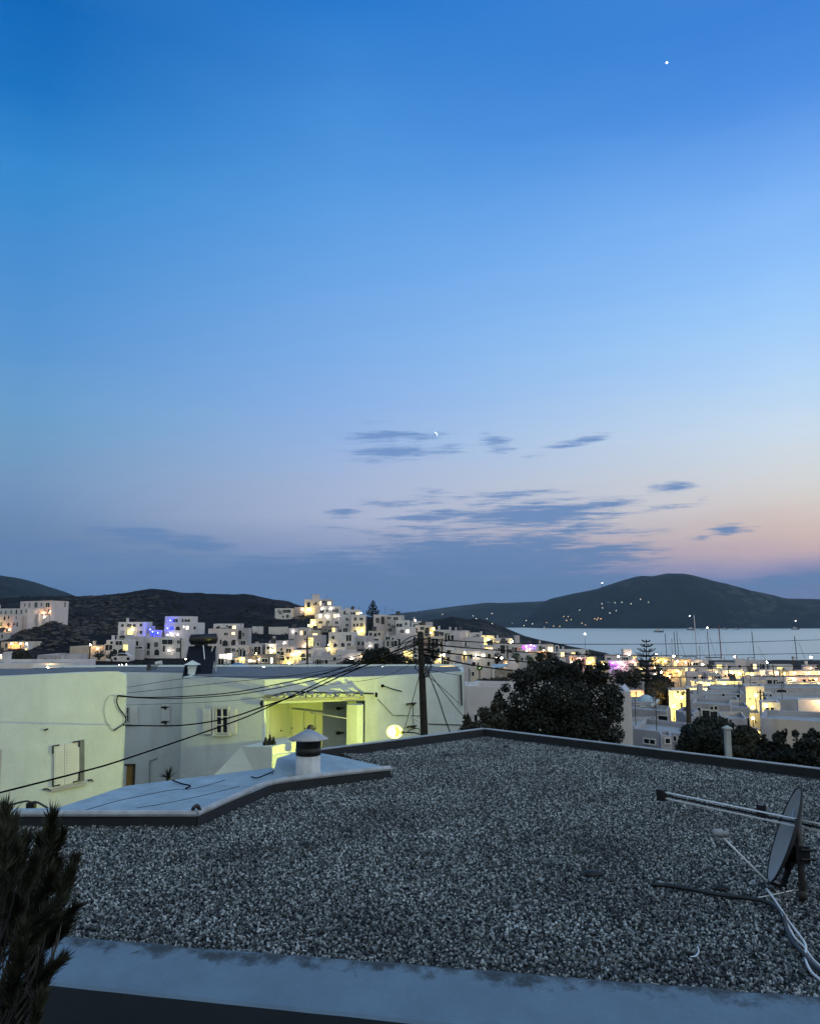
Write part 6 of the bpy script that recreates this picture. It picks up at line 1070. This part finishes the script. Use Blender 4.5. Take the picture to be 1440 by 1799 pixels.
lamp_post(1027, 1114, 330, 'w', 1.5, 22, 'tall slim lamp mast standing before the open bay', 'lamp_mast', 8)
# roadside poles
def slim_pole(px, y0, y1, D, r_, label, arm=False):
    t0 = thing('roadside_pole', label, 'pole', tuple(W(px, y1, D)), 'slim poles'); b = MB(); a_, c_ = W(px + (px - CX) * .003, y1, D), W(px, y0, D); b.tube([a_ - Vector((0, 0, 1.5)), a_, c_], [r_ * 1.2, r_ * 1.1, r_ * .8], 7); b.build('shaft', DARKW, t0)
    b = MB(); b.tube([c_ + Vector((-.35, 0, -.3)), c_ + Vector((.35, 0, -.3))], .04, 5); b.lathe(c_ + Vector((-.3, 0, -.28)), [(.001, 0), (.05, 0), (.04, .12), (.001, .13)], 6); b.lathe(c_ + Vector((.3, 0, -.28)), [(.001, 0), (.05, 0), (.04, .12), (.001, .13)], 6); b.build('crossarm', DMETAL, t0)
for q in [(540, 1119, 1184, 95, .12, 'slim dark pole standing before the yellow-lit arched house'), (318, 1121, 1158, 190, .14, 'slim dark pole in front of the long row house'), (159, 1135, 1155, 180, .12, 'slim dark pole before the orange-lit low house'), (1208, 1210, 1268, 62, .17, 'stout dark pole before the blazing yellow alley'), (1183, 1198, 1225, 110, .10, 'thin pole above the brown round tree'),
          (1335, 1212, 1252, 96, .11, 'thin pole in the brightest alley, left of two'), (1341, 1217, 1250, 92, .10, 'thin leaning pole in the brightest alley, right of two'), (1357, 1168, 1188, 160, .12, 'dark pole before the cream terrace wall'), (1392, 1153, 1182, 180, .13, 'dark pole before the dark quay'), (1279, 1174, 1192, 170, .10, 'thin pole at the white-hot lamp'), (1304, 1182, 1198, 150, .10, 'thin pole behind the clutter roofs'),
          (891, 1134, 1176, 150, .16, 'dark pole left of the palms'), (776, 1122, 1160, 150, .12, 'dark pole right of the wooden pole at the blue-grey gable'), (52, 1150, 1172, 120, .1, 'dark pole left of the grey flat-topped shed'), (117, 1150, 1165, 120, .08, 'thin pole at the pale stone shed')]: slim_pole(*q)
# --- trees of the town
def norfolk(label, px, y0, y1, D, halfw, tiers, name='norfolk_pine', foot_y=None):
    top = W(px, y0, D); bot = W(px, y1, D); s = D / F; t0 = thing(name, label, 'tree', tuple(W(px, foot_y or y1, D))); b = MB(); b.tube([W(px, (foot_y or y1), D) - Vector((0, 0, 2)), bot, top], [.28 * halfw * s / 6 + .1, .2, .05], 8); b.build('trunk', DARKW, t0)
    b = MB(); H_ = top.z - bot.z
    for k in range(tiers):
        f = (k + .15) / tiers; z = top.z - H_ * f; L_ = halfw * s * (.14 + .86 * f ** .9) * random.uniform(.8, 1.1); nb_ = 6 if f < .5 else 7; ph = random.uniform(0, 6.28)
        for j in range(nb_):
            a_ = ph + j * 2 * math.pi / nb_ + random.uniform(-.15, .15); l_ = L_ * random.uniform(.75, 1.1); d_ = Vector((math.cos(a_), math.sin(a_), 0)); c0 = Vector((top.x, top.y, z))
            P_b = [c0 + d_ * l_ * t_ + Vector((0, 0, l_ * (.05 * t_ - .12 * math.sin(t_ * 2.6) + .30 * t_ ** 3))) for t_ in (0, .35, .7, 1)]
            b.tube(P_b, [.05, .04, .03, .015], 4)
            for t_ in np.linspace(.25, 1.0, 9):
                c_ = P_b[0].lerp(P_b[3], t_); c_.z = np.interp(t_, [0, .35, .7, 1], [p.z for p in P_b]); wd_ = l_ * .20 * (1.15 - t_ * .7)
                leaf_cloud(b, [(c_, (wd_, wd_, max(.06, wd_ * .35)))], 16, max(.14 if D < 200 else .34, wd_ * .65), .5)
    b.build('crown', LEAFD, t0); return t0
norfolk('tall layered Norfolk pine with a flat tuft top at the harbour', 1135, 1126, 1218, 128, 50, 11, foot_y=1232)
norfolk('small dark Norfolk pine on the hilltop skyline right of the big cube', 655, 1056, 1083, 300, 14, 9)
def palm(px, y0, y1, D, label):
    c0, f_ = W(px, y0 + 6, D), W(px, y1, D); t0 = thing('palm_tree', label, 'palm', tuple(f_)); b = MB(); b.tube([f_ - Vector((0, 0, 1)), f_.lerp(c0, .5) + Vector((.1, 0, 0)), c0], [.2, .16, .17], 8); b.build('trunk', BARK, t0); b = MB(); Lr = 11 * D / F
    for k in range(46):
        a_ = random.uniform(0, 6.28); e_ = random.uniform(-1.1, 1.2); d_ = Vector((math.cos(a_) * math.cos(e_), math.sin(a_) * math.cos(e_), math.sin(e_))); s_ = d_.cross(Vector((0, 0, 1))).normalized(); pr = None; l_ = Lr * random.uniform(.8, 1.1)
        for t_ in np.linspace(0, 1, 6):
            c_ = c0 + d_ * l_ * t_ + Vector((0, 0, -.55 * l_ * t_ * t_)); w_ = .22 * l_ * math.sin(max(.12, t_) * 2.9)
            if pr: b.face([pr[0], pr[1], c_ + s_ * w_ - Vector((0, 0, w_ * .5)), c_]); b.face([pr[0], c_, c_ - s_ * w_ - Vector((0, 0, w_ * .5)), pr[2]])
            pr = (c_, c_ + s_ * w_ - Vector((0, 0, w_ * .5)), c_ - s_ * w_ - Vector((0, 0, w_ * .5)))
    b.build('crown', LEAFP, t0)
palm(905, 1144, 1188, 104, 'dark palm tree, left one of the pair behind the big tree'); palm(930, 1150, 1192, 98, 'dark palm tree with a hanging skirt of dead fronds, right one of the pair')
TR = [('brown round-crowned tree lit from behind right of the dome', 1157, 1246, 106, [(1157, 1212, 21, 16), (1150, 1222, 16, 14), (1166, 1226, 14, 14), (1160, 1205, 12, 8), (1172, 1236, 7, 10)], 2600, .28, LEAFB), ('dark tree mass below the Norfolk pine, left part', 1098, 1215, 120, [(1095, 1192, 16, 12), (1110, 1186, 14, 9), (1085, 1200, 12, 10), (1112, 1200, 16, 10)], 1800, .3, LEAFD),
      ('dark low tree right of the Norfolk pine trunk', 1165, 1212, 122, [(1160, 1196, 16, 9), (1172, 1203, 12, 8), (1150, 1204, 14, 8)], 1300, .3, LEAFD), ('dark rounded bush tree before the long low house', 612, 1178, 84, [(604, 1172, 14, 10), (622, 1170, 16, 10), (612, 1164, 12, 7)], 1500, .2, LEAFD),
      ('large dark tree left of the wooden pole', 662, 1180, 80, [(650, 1150, 16, 10), (668, 1155, 24, 16), (690, 1165, 20, 14), (645, 1165, 18, 14), (700, 1158, 12, 10), (675, 1143, 10, 6)], 4200, .22, LEAFD), ('dark tree directly behind the wooden pole', 722, 1180, 76, [(715, 1165, 16, 12), (732, 1168, 14, 10), (708, 1172, 14, 8)], 1600, .22, LEAFO),
      ('dark shrub tree among the wires right of the wooden pole', 760, 1178, 78, [(758, 1140, 9, 9), (764, 1152, 8, 8), (752, 1168, 10, 8)], 700, .2, LEAFO), ('dark bush beside the blank gable on the hilltop', 668, 1112, 244, [(665, 1102, 10, 7), (655, 1104, 8, 5), (674, 1106, 8, 5)], 700, .5, LEAFD),
      ('dark small tree at the left edge behind the roof', 36, 1175, 112, [(34, 1152, 14, 12), (48, 1158, 10, 9), (20, 1160, 10, 10)], 1400, .3, LEAFO), ('tiny round bush before the orange-lit low house', 174, 1156, 178, [(174, 1152, 9, 4)], 260, .35, LEAFD), ('round dark bush before the two-arch house', 196, 1157, 176, [(196, 1153, 10, 5)], 300, .35, LEAFD),
      ('dark tree between the palms and the grey wall houses', 872, 1170, 150, [(872, 1156, 9, 9), (880, 1160, 8, 8)], 500, .3, LEAFD), ('dark shrubs above the big tree near the bell arch', 962, 1160, 180, [(958, 1150, 12, 7), (970, 1153, 10, 5), (1035, 1148, 8, 7)], 700, .35, LEAFO), ('ragged dark bush under the brown fence', 856, 1205, 70, [(848, 1200, 14, 8), (870, 1198, 16, 7), (885, 1196, 10, 6)], 1300, .18, LEAFO), ('olive-lit tree behind the big tree near the market', 1090, 1190, 160, [(1085, 1183, 12, 8), (1095, 1188, 10, 7)], 700, .3, LEAFB)]
for lab, px, py, D, cl_, n_, sz_, mt_ in TR: crown_tree('tree', lab, tuple(W(px, py, D) - Vector((0, 0, .5))), [clump_at(a_, c_, D + random.uniform(-1, 1), r1, r2) for a_, c_, r1, r2 in cl_], n_, sz_, mt_, trunk_r=.14 if D < 150 else .2)
crown_tree('lit_plant', 'plant lit bright green above the little beige house', tuple(W(841, 1180, 90)), [clump_at(842, 1174, 90, 5, 4)], 160, .18, LEAFG, 'plant', .05)
# scrub on the slopes and in the fields (uncountable)
b = MB(); cls = []
for k in range(1500):
    px = random.uniform(-40, 760); D = random.uniform(228, 415) if px < 560 else random.uniform(262, 330); q = G(px, D); s_ = random.uniform(.3, .95); cls.append(((q.x, q.y, q.z + s_ * .2), (s_ * 1.2, s_ * 1.2, s_ * .5)))
for k in range(420):
    px = random.uniform(120, 470); D = random.uniform(75, 178); q = G(px, D); s_ = random.uniform(.3, 1.0); cls.append(((q.x, q.y, q.z + s_ * .3), (s_ * 1.3, s_ * 1.3, s_ * .6)))
leaf_cloud(b, cls, 26000, .55); o = b.build('hillside_scrub', mat('dry_scrub', (.012, .011, .009), var=.5, scale=.3)); o['kind'] = 'stuff'
b = MB()
for k in range(900):
    px = random.gauss(185, 60) if k % 3 else random.uniform(25, 170); D = random.uniform(225, 400) if k % 3 else random.uniform(185, 262); q = G(px, D); s_ = random.uniform(.15, .75); b.ball(q + Vector((0, 0, .1)), s_, 0, 1, (random.uniform(1, 2.4), 1, .5))
o = b.build('hillside_rocks', mat('pale_rock', (.055, .052, .05), var=.5, scale=.8)); o['kind'] = 'stuff'
# blue dome behind the solar heater, car
q = W(419, 1181, 88); t0 = thing('blue_dome', 'low bright blue church dome behind the porch house roof', 'dome', tuple(q)); rd = 23 * 88 / F
b = MB(); b.lathe(q, [(rd * 1.0, -1.2), (rd, 0)] + [(rd * math.cos(a_), rd * .68 * math.sin(a_)) for a_ in np.linspace(0.05, math.pi / 2, 9)], 30); b.build('shell', WATERT, t0, True)
house('low pale wall right below the blue dome', 380, 460, 1180, 1192, 84, 0, depth=5, m='g', group=None, cat='wall', name='garden_wall')
def car(px, py, D, label):
    q = W(px, py, D); t0 = thing('parked_car', label, 'car', tuple(q)); b = MB(); pf = [(-2.1, .25), (-2.1, .75), (-1.3, .9), (-.7, 1.42), (.8, 1.42), (1.5, .92), (2.1, .8), (2.1, .25)]; f_ = [q + Vector((x, -.8, z)) for x, z in pf]; g_ = [q + Vector((x, .8, z)) for x, z in pf]
    b.face(f_); b.face(g_[::-1])
    for k in range(8): b.face([f_[k], g_[k], g_[(k + 1) % 8], f_[(k + 1) % 8]])
    b.build('body', WHITE, t0); b = MB(); b.face([q + Vector((x, -.82, z)) for x, z in ((-1.1, .92), (1.25, .92), (.7, 1.34), (-.65, 1.34))]); b.build('window', DGLASS, t0)
    for x in (-1.3, 1.3):
        b = MB(); b.tube([q + Vector((x, -.85, .32)), q + Vector((x, -.6, .32))], .32, 12); b.build('wheel', BLACK, t0)
car(216, 1160, 170, 'white car parked before the two-arch house')
# --- the harbour: quay, sailboats, yachts
t0 = thing('quay', 'long dark quay wall between the town and the bay', 'quay', (250, 600, -28)); b = MB(); b.prism([(180, 590), (480, 575), (480, 583), (180, 598)], -30, W(1330, 1161, 590).z); b.prism([(205, 597), (260, 596), (260, 601), (205, 602)], -30, W(1230, 1160, 598).z); b.build('wall', STONE, t0)
def sailboat(px, y0, y1, D, label, mcol, r_=.16, boom=None, stays=()):
    f_ = W(px, y1, D); tp = W(px - (px - CX) * .008 * (y1 - y0) / 50, y0, D); wl = Vector((f_.x, D, SEAZ)); t0 = thing('sailboat', label, 'sailboat', tuple(wl), 'sailboats at the quay'); b = MB()
    L_ = 7; st = [(-1, .7, .9), (-.6, 1.0, .85), (0, 1.0, .85), (.6, .7, 1.0), (1, .05, 1.25)]; rows = []
    for a_, w_, h_ in st: rows.append([wl + Vector((a_ * L_ * .5 + (s_ * 0), L_ * a_ * .6, 0)) + Vector((.7, -.4, 0)) * (s_ * w_ * 1.7) + Vector((0, 0, z_)) for s_, z_ in ((-1, h_), (-.7, -.3), (.7, -.3), (1, h_))])
    for i in range(4):
        for k in range(3): b.face([rows[i][k], rows[i + 1][k], rows[i + 1][k + 1], rows[i][k + 1]])
        b.face([rows[i][3], rows[i + 1][3], rows[i + 1][0], rows[i][0]])
    b.face(rows[0]); b.face(rows[4][::-1]); b.build('hull', WHITE, t0)
    b = MB(); b.box(wl + Vector((-.2, -.2, 1.2)), (2.6, 1.8, .8), 0, .8); b.build('cabin', FRAME, t0)
    b = MB(); b.tube([wl + Vector((0, 0, .5)), tp], [r_ * 1.7, r_ * 1.4], 6)
    for f2 in (.45, .72): c_ = wl.lerp(tp, f2); b.tube([c_ + Vector((-.7, 0, 0)), c_ + Vector((.7, 0, 0))], .05, 4)
    b.build('mast', mcol, t0)
    b = MB(); c_ = wl + Vector((0, 0, 2.4)); bl = boom or 4; b.tube([c_, c_ + Vector((-bl, -.4, .1))], .32 if boom else .18, 6); b.build('boom', mat('sail_cover', (.02, .022, .03)) if 'sail_cover' not in bpy.data.materials else bpy.data.materials['sail_cover'], t0)
    b = MB()
    for dx in (-4.6, 5.2): b.tube([tp - Vector((0, 0, .3)), wl + Vector((dx, 0, 1.2))], .035, 4)
    for sx, sy0, sy1 in stays: b.tube([W(sx[0], sy0, D), W(sx[1], sy1, D)], .10, 4)
    b.build('rigging', DMETAL, t0)
MD, ML, MR_ = mat('dark_mast', (.07, .07, .08)), mat('pale_mast', (.5, .47, .5)), mat('reddish_mast', (.22, .10, .11))
SB = [(1171, 1113, 1158, 640, 'sailboat with a slim dark mast, leftmost at the quay', MD), (1182, 1121, 1159, 610, 'sailboat with a short faint mast, second from left at the quay', ML), (1187, 1110, 1158, 625, 'sailboat with a dark mast, left one of the close pair', MD), (1192, 1109, 1159, 612, 'sailboat with a leaning stay, right one of the close pair', MD, .14, None, [((1193, 1205), 1122, 1157)]), (1224.5, 1081, 1156, 620, 'sailboat with the tallest pale mast at the quay', ML, .24, 11),
      (1246, 1108, 1158, 616, 'sailboat with a dark raked mast between the two tallest', MD, .16, None, [((1247, 1257), 1121, 1155)]), (1267, 1099, 1157, 608, 'sailboat with a thick reddish mast and dark furled boom', MR_, .24, 12), (1325, 1109, 1160, 606, 'lone sailboat with a slim dark mast in the middle of the dark quay', MD, .16, None, [((1332, 1344), 1136, 1160)]), (1400, 1118, 1163, 600, 'sailboat with a dark mast and long stay, rightmost at the quay', MD, .18, None, [((1402, 1416), 1128, 1162)]), (1230, 1135, 1158, 600, 'small sailboat with a stubby mast beside the tallest', MD, .1)]
for q in SB: sailboat(*q)
def yacht(px, py, wpx, label):
    D = 30.2 / ((py - HY) / F); q = Vector((W(px, py, D).x, D, SEAZ)); s = wpx * D / F; t0 = thing('motor_yacht', label, 'motor yacht', tuple(q), 'yachts anchored in the bay'); b = MB()
    for y_ in (-s * .12, s * .12): pass
    pf = [(-.5, .04), (-.5, .16), (.28, .17), (.5, .22), (.40, .02)]; f_ = [q + Vector((x * s, -s * .1, z * s)) for x, z in pf]; g_ = [q + Vector((x * s, s * .1, z * s)) for x, z in pf]; b.face(f_); b.face(g_[::-1])
    for k in range(5): b.face([f_[k], g_[k], g_[(k + 1) % 5], f_[(k + 1) % 5]])
    b.build('hull', MD, t0); b = MB(); b.box(q + Vector((-.08 * s, 0, .22 * s)), (.55 * s, .14 * s, .10 * s)); b.box(q + Vector((-.1 * s, 0, .31 * s)), (.28 * s, .11 * s, .07 * s)); b.build('cabin', GREYW, t0); b = MB(); b.tube([q + Vector((-.1 * s, 0, .33 * s)), q + Vector((-.1 * s, 0, .55 * s))], .012 * s, 5); b.build('mast', MD, t0)
for q in ((1157, 1111, 17, 'dark motor yacht anchored at the left of the bay'), (1214, 1107.5, 15, 'low dark motor yacht left of the tallest mast'), (1234, 1106.5, 6, 'tiny boat just right of the tallest mast'), (1273, 1106, 9, 'small dark yacht right of the reddish mast'), (1293, 1106, 9, 'small pale-cabined yacht in mid bay'), (1397, 1106.5, 14, 'dark motor yacht anchored at the right of the bay'), (1344, 1102.8, 4, 'tiniest boat far out by the opposite shore')): yacht(*q)
from mathutils.bvhtree import BVHTree
HB = [BVHTree.FromPolygons(*HILLS[k]) for k in ('mountain', 'far_hills', 'headland')]
def lamp_far(px, py, D, rpx, L, k, label, name, cat, group):
    d_ = ray(px, py).normalized(); hits = [h[3] for h in (t_.ray_cast(Vector((0, 0, CAMZ)), d_) for t_ in HB) if h[0] is not None] if group else []
    p = (Vector((0, 0, CAMZ)) + d_ * (min(hits) - 4)) if hits else W(px, py, D); D = p.y; b = MB(); r_ = rpx * D / F; b.ball(p, r_, 0, 1); b.tube([p - Vector((0, 0, r_)), p - Vector((0, 0, r_ * 2 + 1))], r_ * .25, 5, 1); tag(b.build(name, [lampmat(k, L), DMETAL]), label, cat, group)
lamp_far(1211, 1082, 900, .8, 14, 'w', 'white anchor light above the bay left of the tallest mast', 'anchor_light', 'light', None); lamp_far(1397, 1091, 900, .8, 14, 'w', 'white anchor light above the bay near the right edge', 'anchor_light', 'light', None); lamp_far(1242, 1103, 800, 1.3, 14, 'w', 'white deck light between the tallest masts', 'deck_light', 'light', None)
FL = [(1057, 1061), (1063, 1060), (1068, 1059), (1074, 1061), (1080, 1059), (1085, 1055), (1092, 1058), (1100, 1058), (1108, 1061), (1111, 1062), (1125, 1053), (1124, 1060), (1139, 1058), (1142, 1057.5), (1058, 1068), (1068, 1074), (1071, 1077), (1077, 1084), (1082, 1073), (1089, 1075), (1044, 1087), (1050, 1086), (1055, 1087), (1048, 1089), (1018, 1072), (1033, 1069), (990, 1083), (993, 1083.5), (998, 1083), (991, 1091), (995, 1090), (1000, 1092), (1003, 1089), (984, 1095)]
for x, y in FL[::2] + FL[21:24]: lamp_far(x, y, 2720 + (x - 1000) * .8 + (1090 - y) * 12, .38, 7, 'w' if y < 1080 else 'c', 'tiny light of a house on the slope of the far mountain', 'far_house_light', 'light', 'house lights on the far mountain')
FL2 = [(731, 1076), (739, 1077), (777, 1079), (829, 1079), (831, 1082), (835, 1077), (864, 1078), (868, 1082), (836, 1087), (844, 1093), (855, 1087), (858, 1097), (864, 1096), (885, 1094), (900, 1095), (915, 1099), (920, 1099), (928, 1092), (935, 1096), (944, 1095), (960, 1094), (904, 1099), (924, 1090), (1012, 1099), (1028, 1098), (1036, 1099), (1022, 1095), (953, 1101), (956, 1102), (961, 1101), (972, 1100), (978, 1100), (983, 1100.5), (992, 1100)]
for x, y in FL2[::2]: lamp_far(x, y, 2400 if x > 950 else (2750 if y < 1085 else 2620), .38, 7, 'w' if x < 950 else 'c', 'tiny light on the low far hills across the bay', 'far_shore_light', 'light', 'lights on the far shore')
t0 = thing('radio_mast', 'thin radio mast with a white light on the mountain shoulder', 'radio mast', tuple(W(1057.5, 1034, 3300))); b = MB(); b.tube([W(1057.5, 1036, 3290), W(1057.5, 1025, 3290)], 1.2, 5); b.build('lattice', DMETAL, t0); b = MB(); b.ball(W(1057.5, 1024.5, 3290), 2.2); b.build('beacon', lampmat('w', 10), t0)
# --- evening star and thin moon
p = W(1171, 109.5, 12000); b = MB(); b.ball(p, 15, 0, 2); tag(b.build('evening_star', emis('star_glow', (1, .97, 1), 6)), 'bright white evening star high in the blue sky', 'star')
p = W(763, 764, 12000); b = MB(); rr = 46; ax = Vector((.82, 0, .57)).normalized(); ay = Vector((-.57, 0, .82)); o_ = [(rr * math.cos(a_), rr * math.sin(a_)) for a_ in np.linspace(-1.2 + 0, 1.2, 15)]; i_ = [(rr * (.52 * math.cos(a_) + .17) , rr * math.sin(a_)) for a_ in np.linspace(1.2, -1.2, 15)]
pf = [p + ax * x + ay * z for x, z in o_ + i_]; b.face(pf); b.face([v + Vector((0, 4, 0)) for v in pf][::-1])
for k in range(30): b.face([pf[k], pf[k] + Vector((0, 4, 0)), pf[(k + 1) % 30] + Vector((0, 4, 0)), pf[(k + 1) % 30]])
tag(b.build('crescent_moon', emis('moon_glow', (.78, .93, 1), .8)), 'thin pale crescent moon at the right end of a cloud streak', 'moon')
# ------------------------------------------------------------------ evening air
hm = bpy.data.materials.new('evening_air'); hm.use_nodes = True; ht = hm.node_tree; ht.nodes.clear()
pv = ht.nodes.new('ShaderNodeVolumePrincipled'); pv.inputs['Color'].default_value = (.55, .78, 1.0, 1); pv.inputs['Density'].default_value = .000042; pv.inputs['Anisotropy'].default_value = .1
ho = ht.nodes.new('ShaderNodeOutputMaterial'); ht.links.new(pv.outputs[0], ho.inputs['Volume'])
b = MB(); b.prism([(-7100, -2100), (7100, -2100), (7100, 7600), (-7100, 7600)], -43, 215); hz_ = b.build('haze', hm); hz_['kind'] = 'stuff'
